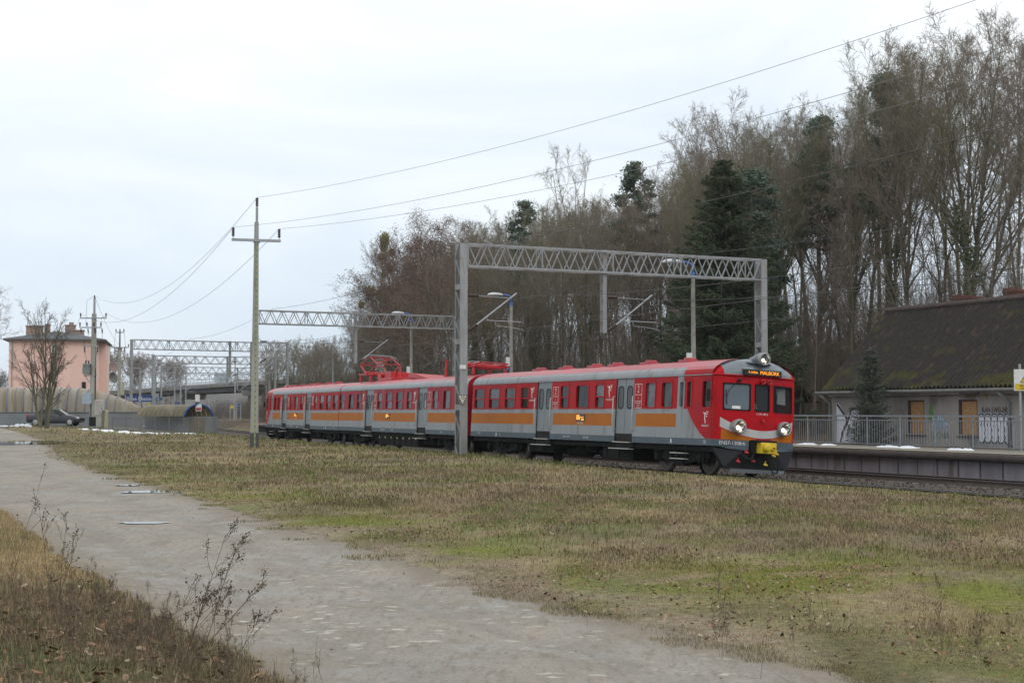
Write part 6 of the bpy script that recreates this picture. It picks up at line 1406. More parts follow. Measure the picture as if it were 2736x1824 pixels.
def bare_tree(seed, H=20, r0=.19, first=.35, n1=16, l1=.30, ang=(.5, .9), up=.10, stems=1, n2=7, n3=6, n4=4, tw=.0078, epi=0, lean=.03):
    rnd = random.Random(seed); T, Cw, tips = [], [], []
    for s in range(stems):
        d = deviate(rnd, (0, 0, 1), lean if stems == 1 else rnd.uniform(.1, .26)); h = H * (1 if s == 0 else rnd.uniform(.75, .97)); st = (0, 0, -.3) if stems == 1 else (rnd.uniform(-.2, .2), rnd.uniform(-.2, .2), -.3)
        main, _ = limb(rnd, st, d, h, r0 * (1 if s == 0 else .8), .018, 14, .035, .03); T += segs_of(main)
        axes = [(main, first)]
        if stems == 1:                                                   # the trunk forks
            for _ in range(rnd.choice((2, 3, 3))):
                f = rnd.uniform(.30, .58); p, r, dd = at_(main, f); b, _ = limb(rnd, p, deviate(rnd, dd, rnd.uniform(.25, .55)), h * (1 - f) * 1.02, r * .72, .014, 9, .05, .075); T += segs_of(b); axes.append((b, .15))
        for ax, f0 in axes:
            k1 = max(5, int(n1 * (.8 if ax is main else .5)))
            for i in range(k1):
                f = f0 + (1 - f0) * ((i + rnd.random() * .8) / k1) ** .9; f = min(f, .985); p, r, dd = at_(ax, f)
                L1 = H * l1 * (1.0 - .5 * ((f - f0) / (1.001 - f0))) * rnd.uniform(.7, 1.15)
                b1, _ = limb(rnd, p, deviate(rnd, dd, rnd.uniform(*ang)), L1, min(r * .6, .03 + L1 * .011), .012, 6, .09, up); T += segs_of(b1[:4]); Cw += segs_of(b1[3:])
                for j in range(n2):
                    f2 = .22 + .78 * (j + rnd.random()) / n2; f2 = min(f2, .99); p2, r2, d2 = at_(b1, f2); L2 = L1 * rnd.uniform(.32, .55) * (1.1 - .5 * f2)
                    b2, _ = limb(rnd, p2, deviate(rnd, d2, rnd.uniform(.45, .95)), L2, min(r2 * .6, .024), tw, 4, .10, up); Cw += segs_of(b2)
                    for k in range(n3):
                        f3 = min(.99, .2 + .8 * (k + rnd.random()) / n3); p3, r3, d3 = at_(b2, f3); L3 = max(.35, L2 * rnd.uniform(.35, .6))
                        b3, _ = limb(rnd, p3, deviate(rnd, d3, rnd.uniform(.45, 1.05)), L3, tw * 1.3, tw * .75, 3, .13, up * .6); Cw += segs_of(b3); tips.append(b3[-1][0])
                        for q in range(n4):
                            p4, _, d4 = at_(b3, rnd.uniform(.2, .98)); e = deviate(rnd, d4, rnd.uniform(.45, 1.2)); Cw.append((p4, vadd(p4, vnorm((e[0], e[1], e[2] + up * .4)), rnd.uniform(.2, .45) * L3 + .08), tw * .8, tw * .45))
        for _ in range(epi):                                                # thin shoots low on the trunk
            p, r, dd = at_(main, rnd.uniform(.08, first + .15)); b, _ = limb(rnd, p, deviate(rnd, dd, rnd.uniform(.7, 1.3)), rnd.uniform(1, 3.2), .022, tw, 4, .13, .08); Cw += segs_of(b)
            for k in range(9):
                p3, _, d3 = at_(b, rnd.uniform(.2, .98)); b3, _ = limb(rnd, p3, deviate(rnd, d3, .8), rnd.uniform(.4, 1.1), tw, tw * .7, 2, .1, .05); Cw += segs_of(b3)
                for q in range(3): p4, _, d4 = at_(b3, rnd.uniform(.2, .98)); Cw.append((p4, vadd(p4, deviate(rnd, d4, .8), rnd.uniform(.2, .5)), tw * .85, tw * .5))
    return T, Cw, tips
def leaf_tris(pts, rng, n, spread, size, flat=.0):
    """n small leaf faces scattered round the given points"""
    pts = np.asarray(pts); c = pts[rng.randint(0, len(pts), n)] + rng.normal(0, spread, (n, 3)); u = rng.normal(0, 1, (n, 3)); u /= np.linalg.norm(u, axis=1, keepdims=True); w = rng.normal(0, 1, (n, 3)); w -= u * (u * w).sum(1, keepdims=True); w /= np.linalg.norm(w, axis=1, keepdims=True); s = size * rng.uniform(.6, 1.4, (n, 1))
    V = np.stack([c - u * s, c + w * s * .55, c + u * s, c - w * s * .55], 1).reshape(-1, 3); return V, np.arange(4 * n).reshape(-1, 4)
def tree_thing(name, T, Cw, bark, twig, label, group=None, nT=7):
    r = thing(name, label, 'tree', (0, 0, 0), 0, group); segmesh('trunk', T, nT, bark, r); segmesh('branches', Cw, 3, twig, r); return r
def place(proto, first, x, y, z, rz, s, label=None, group=None):
    o = proto if first else copy_tree(proto)
    o.location = (x, y, z); o.rotation_euler = (0, 0, rz); o.scale = (s[0], s[0], s[1]) if isinstance(s, tuple) else (s, s, s)
    if label: o['label'] = label
    if group: o['group'] = group
    return o
WOOD = 'bare deciduous trees of the wooded slope'
WLAB = 'leafless brown deciduous tree standing crowded in the wooded slope behind the railway'
PROT = []; IVY = mat('ivy_leaves', (.085, .115, .040), (.055, .08, .03), .7, 1.)
for sd, kw, bk, tw in ((11, dict(H=20, first=.42, n1=15, l1=.24, ang=(.35, .75), epi=16), BARK, TWIG), (12, dict(H=21, first=.5, n1=14, l1=.22, ang=(.3, .65), r0=.22, epi=12), BARK2, TWIG), (13, dict(H=19, first=.3, n1=18, l1=.28, ang=(.45, .85), epi=14), BARK, TWIGO), (14, dict(H=20, first=.38, n1=16, l1=.25, stems=2, n1_=0, r0=.15, epi=9), BARK2, TWIG2),
                       (15, dict(H=18, first=.25, n1=18, l1=.27, ang=(.4, .8), r0=.16, epi=20), BARK, TWIG2), (16, dict(H=21, first=.45, n1=15, l1=.25, ang=(.3, .6), r0=.20, epi=18), BARK2, TWIGO), (17, dict(H=19, first=.35, n1=16, l1=.24, ang=(.35, .7), r0=.14, epi=22), BARK, TWIG)):
    kw.pop('n1_', None); T, Cw, tips = bare_tree(sd, **kw); PROT.append([tree_thing('bare_tree', T, Cw, bk, tw, WLAB, WOOD), True, float(np.percentile([s_[1][2] for s_ in Cw], 98.5))])
    if sd in (13, 16):
        rng = np.random.RandomState(sd); tz_ = [s_ for s_ in T if 1.5 < s_[0][2] < 13 and s_[2] > .06]; pv = np.array([np.array(s_[0]) + (np.array(s_[1]) - np.array(s_[0])) * q for s_ in tz_[:34] for q in (0, .35, .7)]); V, Fq = leaf_tris(pv, rng, 2600, .17, .07); npmesh('ivy', V, Fq, IVY, PROT[-1][0])
rw = random.Random(21); used = []
def wood_at(tau, off, H, k=None, kind=None):
    (x, y), h = path(tau, off); z = gz(x, y) - .1
    k = rw.randrange(len(PROT)) if k is None else k; P_ = PROT[k]
    sc = H / P_[2]; place(P_[0], P_[1], x, y, z, rw.uniform(0, 6.28), (sc * rw.uniform(.92, 1.1), sc * rw.uniform(.95, 1.04))); P_[1] = False
rows = [(18.5, 5.2, 17), (22.5, 4.6, 18.5), (27, 4.6, 19.5), (32, 5., 20), (38, 5.6, 20), (46, 6.5, 20), (56, 8, 20)]
cnt = 0
SKX = np.array([340, 370, 383, 405, 431, 461, 522, 566, 609, 660, 675, 710, 731, 762, 805, 849, 875, 905, 949, 980, 1023, 1100]) * 2.672
SKY_ = np.array([335, 303, 290, 262, 244, 224, 206, 196, 194, 178, 166, 143, 121, 101, 100, 95, 82, 44, 32, 8, 0, -10]) * 2.672
for off, step, H in rows:
    t0 = 3 + (off - 20) * 1.02; tau = t0 - 3
    while tau < 215 - (off - 18) * 1.2:
        t = tau + rw.uniform(-1.4, 1.4); o_ = off + rw.uniform(-1.6, 1.6)
        (xq, yq), _h = path(t, o_); pq = 1368 + 4000 * xq / yq
        top = PT(pq, float(np.interp(pq, SKX, SKY_)), yq).z - gz(xq, yq)                          # crowns reach the treeline of the wood
        hh = min(top * (rw.uniform(.84, 1.0) if off > 20 else rw.uniform(.72, .95)), 25)
        skip = (off < 24 and t < 15.5) or (off < 20 and t < 34)                                  # room for the house, the outbuilding and the spruce
        if not skip: wood_at(t, o_, hh); cnt += 1
        tau += step * (1 + max(0, t - 60) * .008) * rw.uniform(.8, 1.2)
print('wood trees', cnt)
# thicket along the foot of the wood
ug = []; rnd = random.Random(31)
for i in range(760):
    t = rnd.uniform(-4, 200); o_ = rnd.choice((rnd.uniform(13.5, 19), rnd.uniform(17, 34), rnd.uniform(22, 55))) if t > 30 else rnd.uniform(21, 55); t += max(0, o_ - 20)
    if t < 16 and o_ < 25: continue
    (x, y), h = path(t, o_); z = gz(x, y); hgt = rnd.uniform(1.8, 5.0) if o_ < 22 else rnd.uniform(3, 8.5)
    for s in range(7):
        b, _ = limb(rnd, (x + rnd.uniform(-.5, .5), y + rnd.uniform(-.5, .5), z - .1), deviate(rnd, (0, 0, 1), rnd.uniform(.05, .5)), hgt * rnd.uniform(.5, 1.), .02, .009, 4, .08, .05); ug += segs_of(b)
        for k in range(9):
            p3, _, d3 = at_(b, rnd.uniform(.2, .98)); b3, _ = limb(rnd, p3, deviate(rnd, d3, rnd.uniform(.3, .8)), hgt * rnd.uniform(.15, .35), .010, .006, 2, .1, .06); ug += segs_of(b3)
            for q in range(2): p4, _, d4 = at_(b3, rnd.uniform(.2, .9)); ug.append((p4, vadd(p4, deviate(rnd, d4, .7), rnd.uniform(.2, .5)), .008, .005))
for i in range(420):
    t = rnd.uniform(-2, 130); o_ = rnd.uniform(20, 52); t += max(0, o_ - 20)
    (x, y), h = path(t, o_); z = gz(x, y); hgt = rnd.uniform(6, 12.5) * float(np.interp(t, [0, 60, 130], [1, .9, .7]))
    b, _ = limb(rnd, (x, y, z - .2), deviate(rnd, (0, 0, 1), rnd.uniform(.0, .12)), hgt, .055, .012, 8, .04, .03); ug += segs_of(b)
    for k in range(22):
        p3, _, d3 = at_(b, rnd.uniform(.15, .98)); b3, _ = limb(rnd, p3, deviate(rnd, d3, rnd.uniform(.4, .9)), hgt * rnd.uniform(.08, .22), .014, .006, 3, .1, .08); ug += segs_of(b3)
        for q in range(4): p4, _, d4 = at_(b3, rnd.uniform(.2, .95)); ug.append((p4, vadd(p4, deviate(rnd, d4, .8), rnd.uniform(.25, .7)), .007, .004))
tag(segmesh('undergrowth', ug, 3, mat('brush_twigs', (.180, .150, .120), (.130, .108, .088), .95, .4)), 'tangled leafless brown brushwood along the foot of the wooded slope', 'brushwood', kind='stuff')
# oaks still holding rust-brown leaves
LEAFR = mat('rust_leaves', (.170, .098, .072), (.120, .075, .058), .85, .5)
T, Cw, tips = bare_tree(41, H=17, r0=.24, first=.2, n1=18, l1=.36, ang=(.6, 1.1), n2=7, n3=6, up=.05); oak = tree_thing('rust_leaved_oak', T, Cw, BARK, TWIG2, '', 'rust-leaved oaks at the edge of the wood')
rng = np.random.RandomState(4); V, Fq = leaf_tris(tips, rng, 30000, .22, .048); npmesh('leaves', V, Fq, LEAFR, oak)
for i, (px, top, s, lab) in enumerate(((1140, 690, 33, 'biggest rust-leaved oak left of the closest gantry, rising above its beam'), (1035, 775, 27, 'rust-leaved oak directly above the raised pantograph'), (1060, 880, 30, 'lower rust-leaved oak between the raised pantograph and the closest gantry'), (1225, 640, 36, 'rust-leaved oak whose crown tops the left corner of the closest gantry'))):
    Y = 4000 / s; x = (px - 1368) / s; z = gz(x, Y); hh = PT(px, top, Y).z - z; place(oak, i == 0, x, Y, z, i * 1.9, (hh / 17 * (1.25 if i < 1 else 1.0), hh / 17), lab, 'rust-leaved oaks at the edge of the wood')
# mistletoe-laden tree and the tall sparse tree
T, Cw, tips = bare_tree(51, H=18, r0=.2, first=.4, n1=14, l1=.26, ang=(.4, .8)); mt = tree_thing('mistletoe_tree', T, Cw, BARK, TWIG, 'bare tree with yellow-green mistletoe balls at the left end of the wood')
tp = np.array([t for t in tips if t[2] > 9]); rng = np.random.RandomState(8); balls = [tp[i] for i in rng.randint(0, len(tp), 15)]
Vs = []; 
for b in balls:
    r = rng.uniform(.35, .85); d = rng.normal(0, 1, (500, 3)); d /= np.linalg.norm(d, axis=1, keepdims=True); Vs.append(b + d * r * rng.rand(500, 1) ** .4)
V, Fq = leaf_tris(np.concatenate(Vs), rng, 9000, .04, .10); npmesh('mistletoe', V, Fq, mat('mistletoe', (.30, .30, .055), (.19, .22, .06), .8, .8), mt)
s = 24; Y = 4000 / s; x = (1060 - 1368) / s; place(mt, True, x, Y, gz(x, Y), 1., (.85, (PT(1060, 672, Y).z - gz(x, Y)) / 18))
T, Cw, tips = bare_tree(52, H=21, r0=.2, first=.5, n1=13, l1=.22, ang=(.3, .6), n2=6, n3=5); tl = tree_thing('tall_bare_tree', T, Cw, BARK, TWIG, 'tall thin sparse tree sticking up above the crowns over the middle of the closest gantry')
s = 33; Y = 4000 / s; x = (1565 - 1368) / s; place(tl, True, x, Y, gz(x, Y), 2., (.85, (PT(1562, 432, Y).z - gz(x, Y)) / 21))
# conifers
SPR = mat('spruce_needles', (.040, .062, .030), (.058, .082, .040), .85, .6); PINE = mat('pine_needles', (.125, .165, .120), (.085, .125, .088), .85, .6); JUN = mat('small_spruce_needles', (.045, .068, .045), (.06, .08, .055), .85, 1.5)
def spruce(seed, H, R, needles, name, label, nw=34, per=9, dens=26, size=.16, droop=.35, base=.04):
    rng = np.random.RandomState(seed); r = thing(name, label, 'tree'); T = [((0, 0, -.3), (0, 0, H), R * .07, .02)]; Vs = []
    for i in range(nw):
        f = base + (1 - base) * (i / nw) ** .95; z = H * f; L0 = R * (1 - f) ** .66 + .08
        for k in range(per):
            a = rng.uniform(0, 6.283); L = L0 * rng.uniform(.55, 1.12); sg = 5; p = np.array([0, 0, z + rng.uniform(-.15, .15)]); d = np.array([math.cos(a), math.sin(a), .25 - droop * rng.uniform(.6, 1.3)]); pts = [p]
            for q in range(sg): p = p + d * L / sg; d = d + np.array([0, 0, .10]); pts.append(p)
            T += [(tuple(pts[q]), tuple(pts[q + 1]), .025 * (1 - q / 6), .02 * (1 - (q + 1) / 6)) for q in range(sg)]
            n = max(6, int(dens * L)); u = rng.rand(n) ** .7; j = np.minimum((u * sg).astype(int), sg - 1); fr = u * sg - j; P_ = np.array(pts); c = P_[j] * (1 - fr[:, None]) + P_[j + 1] * fr[:, None]
            side = np.array([-math.sin(a), math.cos(a), 0]); w = (rng.uniform(-1, 1, n) * L * .28 * (1.1 - u))[:, None]; c = c + side * w + np.array([0, 0, -1.]) * (np.abs(w) * .25 + rng.uniform(0, .22, (n, 1)) * min(1, L))
            dd = np.stack([math.cos(a) + rng.normal(0, .5, n), math.sin(a) + rng.normal(0, .5, n), -.35 + rng.normal(0, .35, n)], 1); dd /= np.linalg.norm(dd, axis=1, keepdims=True); s2 = rng.normal(0, 1, (n, 3)); s2 -= dd * (dd * s2).sum(1, keepdims=True); s2 /= np.linalg.norm(s2, axis=1, keepdims=True); sz = size * rng.uniform(.6, 1.5, (n, 1))
            Vs.append(np.stack([c - s2 * sz * .22, c + s2 * sz * .22, c + dd * sz * 1.6], 1).reshape(-1, 3))
    segmesh('trunk', T, 4, BARK, r); V = np.concatenate(Vs); npmesh('crown', V, np.arange(len(V)).reshape(-1, 3), needles, r); return r
s = 50.5; Y = 4000 / s; x = (1938 - 1368) / s; zz_ = gz(x, Y); sp_ = spruce(61, PT(1925, 418, Y).z - zz_, 4.7, SPR, 'spruce', 'big dark green spruce behind the right half of the closest gantry', 48, 15, 90, .105); place(sp_, True, x, Y, zz_, 0, 1.)
(hx_, hy_) = min(((HC + HA * q - HB * 1.6) for q in np.linspace(0, 5, 400)), key=lambda p: abs(1368 + 4000 * p.x / p.y - 2346))[:2]; js = spruce(63, 4.4, 1.0, JUN, 'small_spruce', 'small grey-green spruce in front of the derelict house, behind the railing', 30, 12, 60, .07, .1, .0); place(js, True, hx_, hy_, .35, 0, 1.)
def pine(seed, H, R, name, label, cl=26, lo=.55, per=330):
    rng = np.random.RandomState(seed); r = thing(name, label, 'tree'); T = [((0, 0, -.3), (.1, 0, H * .5), .2, .14), ((.1, 0, H * .5), (0, 0, H * .98), .14, .03)]; Vs = []
    for i in range(cl * 2):
        f = lo + (1 - lo) * (i + rng.rand()) / cl / 2; a = rng.uniform(0, 6.283); q = (f - lo) / (1 - lo); rr = R * (math.sin(math.pi * min(1, .25 + q * .75)) ** .7) * rng.uniform(.25, 1.1); c = np.array([math.cos(a) * rr, math.sin(a) * rr, H * f + rr * .1]); T.append(((0, 0, H * f - rr * .35), tuple(c), .04, .012))
        d = rng.normal(0, 1, (per, 3)) * np.array([.55, .55, .24]) * R * rng.uniform(.18, .38); Vs.append(c + d)
    V, Fq = leaf_tris(np.concatenate(Vs), rng, cl * 2 * per, .05, .085); segmesh('trunk', T, 5, BARK, r); npmesh('crown', V, Fq, PINE, r); return r
for sd, px, top, s, R, lab, cl, lo in ((71, 2378, 205, 47, 1.8, 'dark pine poking above the bare crowns in the upper right of the wood', 30, .58), (72, 2195, 318, 44, 1.7, 'blue-green pine half hidden among bare trees right of the big spruce', 28, .55), (73, 2012, 462, 48, 1.9, 'pine crown touching the right side of the big spruce', 24, .5), (74, 1697, 436, 37, 1.6, 'dark pine crown above the middle of the closest gantry at the skyline', 26, .55), (75, 1400, 540, 31, 1.8, 'dull green pine in the left part of the wood above the closest gantry beam', 22, .5)):
    Y = 4000 / s; x = (px - 1368) / s; z = gz(x, Y); o = pine(sd, PT(px, top, Y).z - z, R, 'pine_tree', lab, cl, lo); place(o, True, x, Y, z, sd, 1., lab)
# multi-stemmed tree by the car, trees at the left edge and beyond the viaduct
T, Cw, tips = [], [], []
for k, (a, ln, H_) in enumerate(((2.9, .03, 9.4), (.2, .05, 8.6), (-.4, .14, 6.2), (3.4, .2, 6.4), (1.5, .13, 6.8))):
    t_, c_, p_ = bare_tree(80 + k, H=H_, r0=.115, first=.2, n1=10, l1=.26, ang=(.5, .95), up=.07, n2=5, n3=3, n4=0, tw=.008, lean=.01)
    M = Matrix.Translation((.30 * math.cos(a), .25 * math.sin(a), 0)) @ Matrix.Rotation(a, 4, 'Z') @ Matrix.Rotation(ln, 4, 'Y')
    f = lambda p: tuple(M @ Vector(p)); T += [(f(s_[0]), f(s_[1]), s_[2], s_[3]) for s_ in t_]; Cw += [(f(s_[0]), f(s_[1]), s_[2], s_[3]) for s_ in c_]
x, y, z = at(120, Y=115.); ml = tree_thing('multi_stemmed_tree', T, Cw, BARK2, mat('thin_twigs', (.11, .09, .07), (.08, .07, .055), .95, .4), 'leafless multi-stemmed tree in front of the parked car'); ml.location = (x, y, z)
rng = np.random.RandomState(3)
T, Cw, tips = bare_tree(91, H=15, r0=.2, first=.3, n1=15, l1=.34, ang=(.6, 1.1), up=.04, n2=6, n3=4, n4=3, tw=.012); le_ = tree_thing('bare_tree', T, Cw, BARK, TWIG, 'bare tree cut by the left edge of the photo, reaching in beside the pink house'); x, y = XY(-105, 24); le_.location = (x, y, .5)
far = [(268, 392, 962), (296, 385, 958), (308, 370, 950), (345, 380, 968), (362, 375, 965), (385, 382, 962), (422, 390, 968), (438, 400, 975), (452, 396, 972), (475, 410, 985), (20, 260, 1010), (5, 262, 1000), (805, 420, 1010), (770, 450, 1030), (845, 330, 955), (880, 300, 935), (825, 310, 960)]
T, Cw, tips = bare_tree(95, H=12, r0=.2, first=.12, n1=16, l1=.36, ang=(.5, 1.), n2=6, n3=4, n4=3, tw=.02); fp_ = tree_thing('bare_tree', T, Cw, BARK, mat('far_twigs', (.30, .26, .235), (.23, .205, .19), .95, .3), '', nT=4)
for i, (px, Y, top) in enumerate(far):
    x = (px - 1368) / 4000 * Y; hh = PT(px, top, Y).z + 1
    lab, gr = ('far bare grey-brown tree showing above the left end of the viaduct railing', 'far trees above the left end of the viaduct') if i < 10 else ('low bare bush behind the noise wall at the left edge, below the pink house', 'bushes left of the pink house') if i < 12 else ('thin grey bare tree at the far left tail of the wood, behind the viaduct end', 'trees at the tail of the wood')
    place(fp_, i == 0, x, Y, -1, i * 1.3, (hh / 12 * (1.0 if i < 10 else .8), hh / 12), lab, gr)
bu = []; rnd = random.Random(77)
for i in range(420):
    px = rnd.uniform(560, 1000); Y = rnd.uniform(330, 520); x = (px - 1368) / 4000 * Y; h_ = rnd.uniform(2, 6); z = -.5
    for s in range(4):
        b, _ = limb(rnd, (x, Y, z), deviate(rnd, (0, 0, 1), rnd.uniform(.1, .6)), h_, .05, .02, 3, .1, .05); bu += segs_of(b)
        for k in range(5): p3, _, d3 = at_(b, rnd.uniform(.2, .98)); bu.append((p3, vadd(p3, deviate(rnd, d3, .6), h_ * .3), .025, .01))
tag(segmesh('far_brush', bu, 3, mat('far_brush_twigs', (.13, .11, .10), (.10, .09, .08), .95, .2)), 'hazy grey-brown brushwood under and beyond the viaduct', 'brushwood', kind='stuff')
# ------------------------------------------------------------------ grass, leaves, weeds
G = np.random.RandomState(17)
def blades(name, X, Y, h, w, lean, label, colmul=1., z0=None, cat='grass'):
    n = len(X); Z = base_z(X, Y) if z0 is None else z0; a = G.uniform(0, 6.283, n); H = h * G.uniform(.45, 1.35, n); ww = w * G.uniform(.7, 1.4, n)
    lx, ly = np.cos(a) * lean * H * G.rand(n), np.sin(a) * lean * H * G.rand(n); b = a + G.uniform(.8, 2.2, n); px, py = np.cos(b) * ww / 2, np.sin(b) * ww / 2
    mz = Z + H * .6; mx, my = X + lx * .4, Y + ly * .4
    V = np.stack([np.stack([X - px, Y - py, Z - .02], 1), np.stack([X + px, Y + py, Z - .02], 1), np.stack([mx - px * .75, my - py * .75, mz], 1), np.stack([mx + px * .75, my + py * .75, mz], 1), np.stack([X + lx, Y + ly, Z + H * np.maximum(.3, 1 - lean * .22)], 1)], 1).reshape(-1, 3)
    c = field_col(X, Y) * G.uniform(.6, 1.5, (n, 1)) * colmul; k = (G.rand(n, 1) < .30) * .7; c = c * (1 - k) + np.array([.34, .265, .155]) * k * G.uniform(.7, 1.2, (n, 1)); c = np.repeat(c[:, None], 5, 1).reshape(-1, 3)
    o = npmesh(name, V, (np.arange(n)[:, None, None] * 5 + np.array([(0, 1, 3), (0, 3, 2), (2, 3, 4)])[None]).reshape(-1, 3), GRM, None, c); return tag(o, label, cat, kind='stuff') if label else o
GRM = attmat('grass_blades', .85, scale=3, lo=.8, hi=1.2)
def scatter(n, y0, y1, pw=1.0):
    y = y0 + (y1 - y0) * G.rand(n) ** pw; half = .36 * y + 4.0; x = G.uniform(-1, 1, n) * half; return x, y
def field_mask(x, y):
    l, r = road_lr(y); tau, off = inv(x, y); edge = (fbm(x * 1.6, y * 1.6, 3) - .5) * 2.2
    return ((x > r - .1 + edge) & (off < -1.9))
XS, YS, HS, WS = [], [], [], []
for n, y0, y1, h, w in ((420000, 7.0, 17, .050, .0042), (290000, 16, 30, .070, .0085), (170000, 28, 48, .095, .018), (90000, 46, 85, .12, .036), (30000, 84, 125, .13, .06)):
    x, y = scatter(n, y0, y1, .8); m = field_mask(x, y) & (G.rand(n) < .25 + .9 * sstep(.38, .62, fbm(x * .7, y * .45, 4))); x, y = x[m], y[m]; tau, off = inv(x, y)
    hf = .5 + 1.1 * fbm(x * .35 + 9, y * .25, 3); l, r = road_lr(y); hf = hf * (.35 + .65 * sstep(0, 2.5, x - r)); moss = sstep(.54, .66, fbm(x * .35 + 7, y * .3 + 60, 4)) * sstep(32, 24, y); hf = hf * (1 - .65 * np.maximum(moss, moss_zone(x, y)))
    XS.append(x); YS.append(y); HS.append(h * hf); WS.append(np.full(len(x), w))
blades('grass', np.concatenate(XS), np.concatenate(YS), np.concatenate(HS), np.concatenate(WS), .9, 'dry straw-coloured and green winter grass covering the field beside the track')
# bank on the left
n = 330000; y = 6.5 + 24 * G.rand(n) ** 1.2; x = -.36 * y - 5 + G.rand(n) * (.36 * y + 5 + np.interp(y, le_y, le_x)) * 1.02; l, r = road_lr(y); m = x < l + .15 + (fbm(x * 2, y * 2, 3) - .5) * 1.0; x, y = x[m], y[m]
blades('verge_grass', x, y, .062 * (.4 + fbm(x * .8, y * .8, 3)), np.full(len(x), .0036), 1.0, 'tangled dead and green grass on the bank left of the dirt road')
k = G.rand(len(x)) < .05
blades('verge_straw', x[k], y[k], .15 * (.5 + fbm(x[k] * .8, y[k] * .8, 3)), np.full(k.sum(), .0034), 1.1, 'thin dry straw stems on the bank left of the dirt road', 1.15)
def leaves(n, fn, size, label):
    x, y = fn(n); n = len(x); z = base_z(x, y) + G.uniform(.005, .05, n); s = size * G.uniform(.5, 1.4, n); a = G.uniform(0, 6.28, n); tl = G.normal(0, .35, (n, 2)); P = []
    for u, v, c in ((-1, -.15, 0), (-.35, -.55, .12), (.4, -.45, .1), (1, 0, .3), (.35, .5, .1), (-.4, .5, .15)): P.append(np.stack([x + s * (u * np.cos(a) - v * np.sin(a)), y + s * (u * np.sin(a) + v * np.cos(a)), z + s * (c + u * tl[:, 0] + v * tl[:, 1])], 1))
    V = np.stack(P, 1).reshape(-1, 3); pal = np.array([[.22, .115, .06], [.26, .17, .105], [.15, .085, .05], [.30, .235, .165], [.10, .065, .045]]); c = pal[G.randint(0, 5, n)] * G.uniform(.7, 1.25, (n, 1))
    tag(npmesh('fallen_leaves', V, np.arange(6 * n).reshape(-1, 6), LFM, None, np.repeat(c[:, None], 6, 1).reshape(-1, 3)), label, 'leaves', kind='stuff')
LFM = attmat('dead_leaves', .75, scale=20, lo=.8, hi=1.2)
def f1(n):
    x, y = scatter(n, 8.5, 34, .9); m = field_mask(x - .2, y) & (G.rand(n) < .12 + 1.0 * sstep(.52, .68, fbm(x * .5 + 30, y * .6, 4))); return x[m], y[m]
def f2(n):
    y = 7 + 12 * G.rand(n); x = -.36 * y - 3 + G.rand(n) * (.36 * y + 3 + np.interp(y, le_y, le_x)); m = G.rand(n) < sstep(14, 9, y) * .9 + .1; return x[m], y[m]
leaves(60000, f1, .019, 'brown fallen leaves strewn in the grass of the field'); leaves(5200, f2, .030, 'brown fallen leaves lying on the bank left of the dirt road')
# small stones on the road
def f3(n):
    x, y = scatter(n, 8.5, 40, .8); l, r = road_lr(y); m = (x > l) & (x < r); return x[m], y[m]
x, y = f3(900); z = base_z(x, y); V = []; Fs = []
for i in range(len(x)): V.append(oct_ * G.uniform(.004, .013, (1, 3)) * np.array([1.4, 1., .7]) + (x[i], y[i], z[i] - .012)); Fs.append(np.array(of) + 6 * i)
tag(npmesh('road_pebbles', np.concatenate(V), np.concatenate(Fs), mat('pebble', (.27, .25, .225), (.18, .165, .15), .9, 3)), 'small grey pebbles scattered over the dirt road', 'pebbles', kind='stuff')
# dry weed stalks
WEED = mat('dry_weed_stem', (.155, .118, .078), (.095, .072, .05), .9, 8); SEED = mat('seed_heads', (.075, .055, .038), (.115, .08, .052), .9, 12)
def weed(seed, H, kind, lean=.2, tw=.0014):
    rnd = random.Random(seed); S_ = []; heads = []
    for st in range(rnd.choice((1, 2, 3)) if kind else 1):
        b, _ = limb(rnd, (rnd.uniform(-.03, .03), rnd.uniform(-.03, .03), -.03), deviate(rnd, (0, 0, 1), lean * rnd.uniform(.5, 1.3)), H * rnd.uniform(.7, 1.1), .0034, tw, 9, .05, .02); S_ += segs_of(b)
        for k in range(9 if kind else 6):
            f = rnd.uniform(.3, .97); p, r, d = at_(b, f); L = H * rnd.uniform(.12, .34) * (1.15 - f * .6); b2, _ = limb(rnd, p, deviate(rnd, d, rnd.uniform(.3, .7)), L, .0020, tw * .8, 5, .09, .07); S_ += segs_of(b2); heads.append(b2[-1][0])
            for q in range(4 if kind else 2):
                p3, _, d3 = at_(b2, rnd.uniform(.3, .98)); b3, _ = limb(rnd, p3, deviate(rnd, d3, rnd.uniform(.3, .8)), L * rnd.uniform(.2, .45), tw, tw * .7, 3, .1, .06); S_ += segs_of(b3); heads.append(b3[-1][0])
    return S_, heads
protoW = []; VL_ = 'dead brown weed stalk'
for i in range(6):
    kind = i % 3; S_, hd_ = weed(100 + i, 1.0, kind, .30 if i > 2 else .15); mb = MB(); rnd = random.Random(i)
    for p, q, r0, r1 in S_: mb.tube(p, q, r0, r1, 4, 0, False)
    for p in hd_:
        if kind == 0 and rnd.random() < .5: continue
        s_ = rnd.uniform(.0035, .008); mb.lathe([(0, -s_), (s_, -.2 * s_), (s_ * .8, .7 * s_), (0, 1.1 * s_)], p, (rnd.gauss(0, .3), rnd.gauss(0, .3), 1), 5, 1)
        if kind == 1:
            for q in range(4): c = Vector(p) + Vector((rnd.gauss(0, .012), rnd.gauss(0, .012), rnd.gauss(0, .012))); mb.lathe([(0, -.004), (.004, 0), (0, .005)], c, (0, 0, 1), 4, 1)
    r = tag(mb.build('dry_weed', [WEED, SEED]), VL_, 'weed'); protoW.append([r, True])
rnd = random.Random(55)
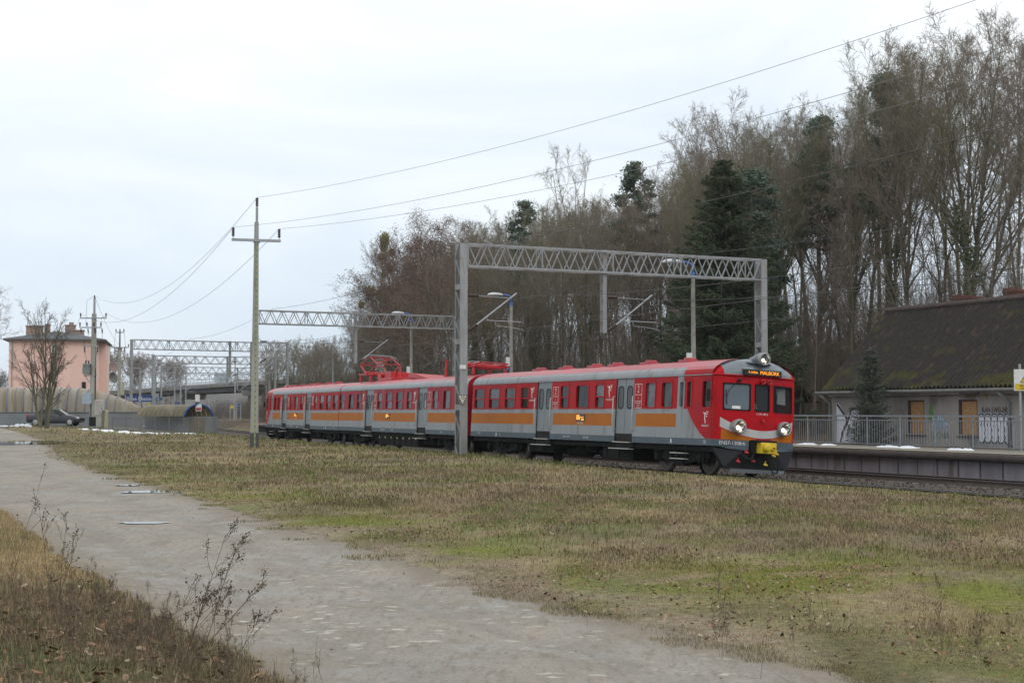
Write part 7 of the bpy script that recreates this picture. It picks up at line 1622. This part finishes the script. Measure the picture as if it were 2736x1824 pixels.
def put_weed(k, px, py, H, lab, grp, rz=None, lean=0):
    g = GP(px, py, .35); z = gz(g.x, g.y) - .02; P_ = protoW[k]; o = P_[0] if P_[1] else copy_tree(P_[0]); P_[1] = False; o.location = (g.x, g.y, z); o.rotation_euler = (0, lean, rz if rz is not None else rnd.uniform(0, 6.28)); o.scale = (H, H, H); o['label'] = lab
    if grp: o['group'] = grp
VB = 'dry weeds on the bank left of the road'; VL = 'dead brown weed stalk with seed heads in the tangle left of the road'
for i in range(95): px = rnd.uniform(0, 640) ** 1.0; py = rnd.uniform(1530 + max(0, px - 200) * .7, 1830); put_weed(rnd.randrange(6), px, py, rnd.uniform(.20, .52), VL, VB)
for i, (k, px, py, H, lab, rz, ln) in enumerate(((4, 500, 1800, 1.0, 'tall leaning weed with round seed heads standing out over the road', 0., .45), (1, 480, 1770, .95, 'bushy dark weed leaning right over the road edge', .3, .5), (2, 560, 1820, .8, 'branching weed with a drooping brown tip, rightmost of the bank tangle', .2, .6), (0, 30, 1620, 1.15, 'thin upright stalk at the left photo edge taller than its neighbours', 1., .05), (5, 150, 1600, .9, 'thin forked stalk at the edge of the bank over the middle of the road bend', .5, .15), (3, 340, 1720, .9, 'long stalk leaning right from the middle of the bank', .1, .5))): put_weed(k, px, py, H, lab, None, rz, ln)
for k, px, py, H, lab in ((0, 845, 1824, .40, 'left one of two bare stalks at the bottom edge of the road'), (3, 880, 1830, .42, 'right one of two bare stalks at the bottom edge of the road'), (1, 800, 1835, .30, 'low umbel-headed weed at the bottom edge left of the two stalks')): put_weed(k, px, py, H, lab, None)
FBg = 'dry weeds scattered in the field'; FL_ = 'dark dry weed stalk standing in the grass of the field right of the road'
for i in range(34): px = rnd.uniform(1500, 2736); py = rnd.uniform(1420, 1800); put_weed(rnd.randrange(6), px, py, rnd.uniform(.18, .5), FL_, FBg)
put_weed(4, 497, 1222, .9, 'lone dark weed clump in the grass left of the tall concrete pole', None); put_weed(1, 2262, 1436, .5, 'dark weed clump with brown leaves in the middle right of the field', None); put_weed(4, 2520, 1700, .6, 'dark hooked dry stalk near the bottom right of the field', None)
for P_ in protoW:
    if P_[1]: P_[0]['label'] = VL
# ------------------------------------------------------------------ damp winter air
HZ = bpy.data.materials.new('haze_air'); HZ.use_nodes = True; t = HZ.node_tree; t.nodes.clear()
ho = t.nodes.new('ShaderNodeOutputMaterial'); hv = t.nodes.new('ShaderNodeVolumePrincipled'); hv.inputs['Color'].default_value = (.93, .96, 1.0, 1); hv.inputs['Density'].default_value = .00015; hv.inputs['Anisotropy'].default_value = .2
t.links.new(hv.outputs[0], ho.inputs['Volume'])
hz = MB().box(-1750, 1750, -60, 2600, -8, 62).build('haze', HZ); tag(hz, 'thin pale winter haze filling the air between the camera and the far hills', 'haze', kind='stuff')
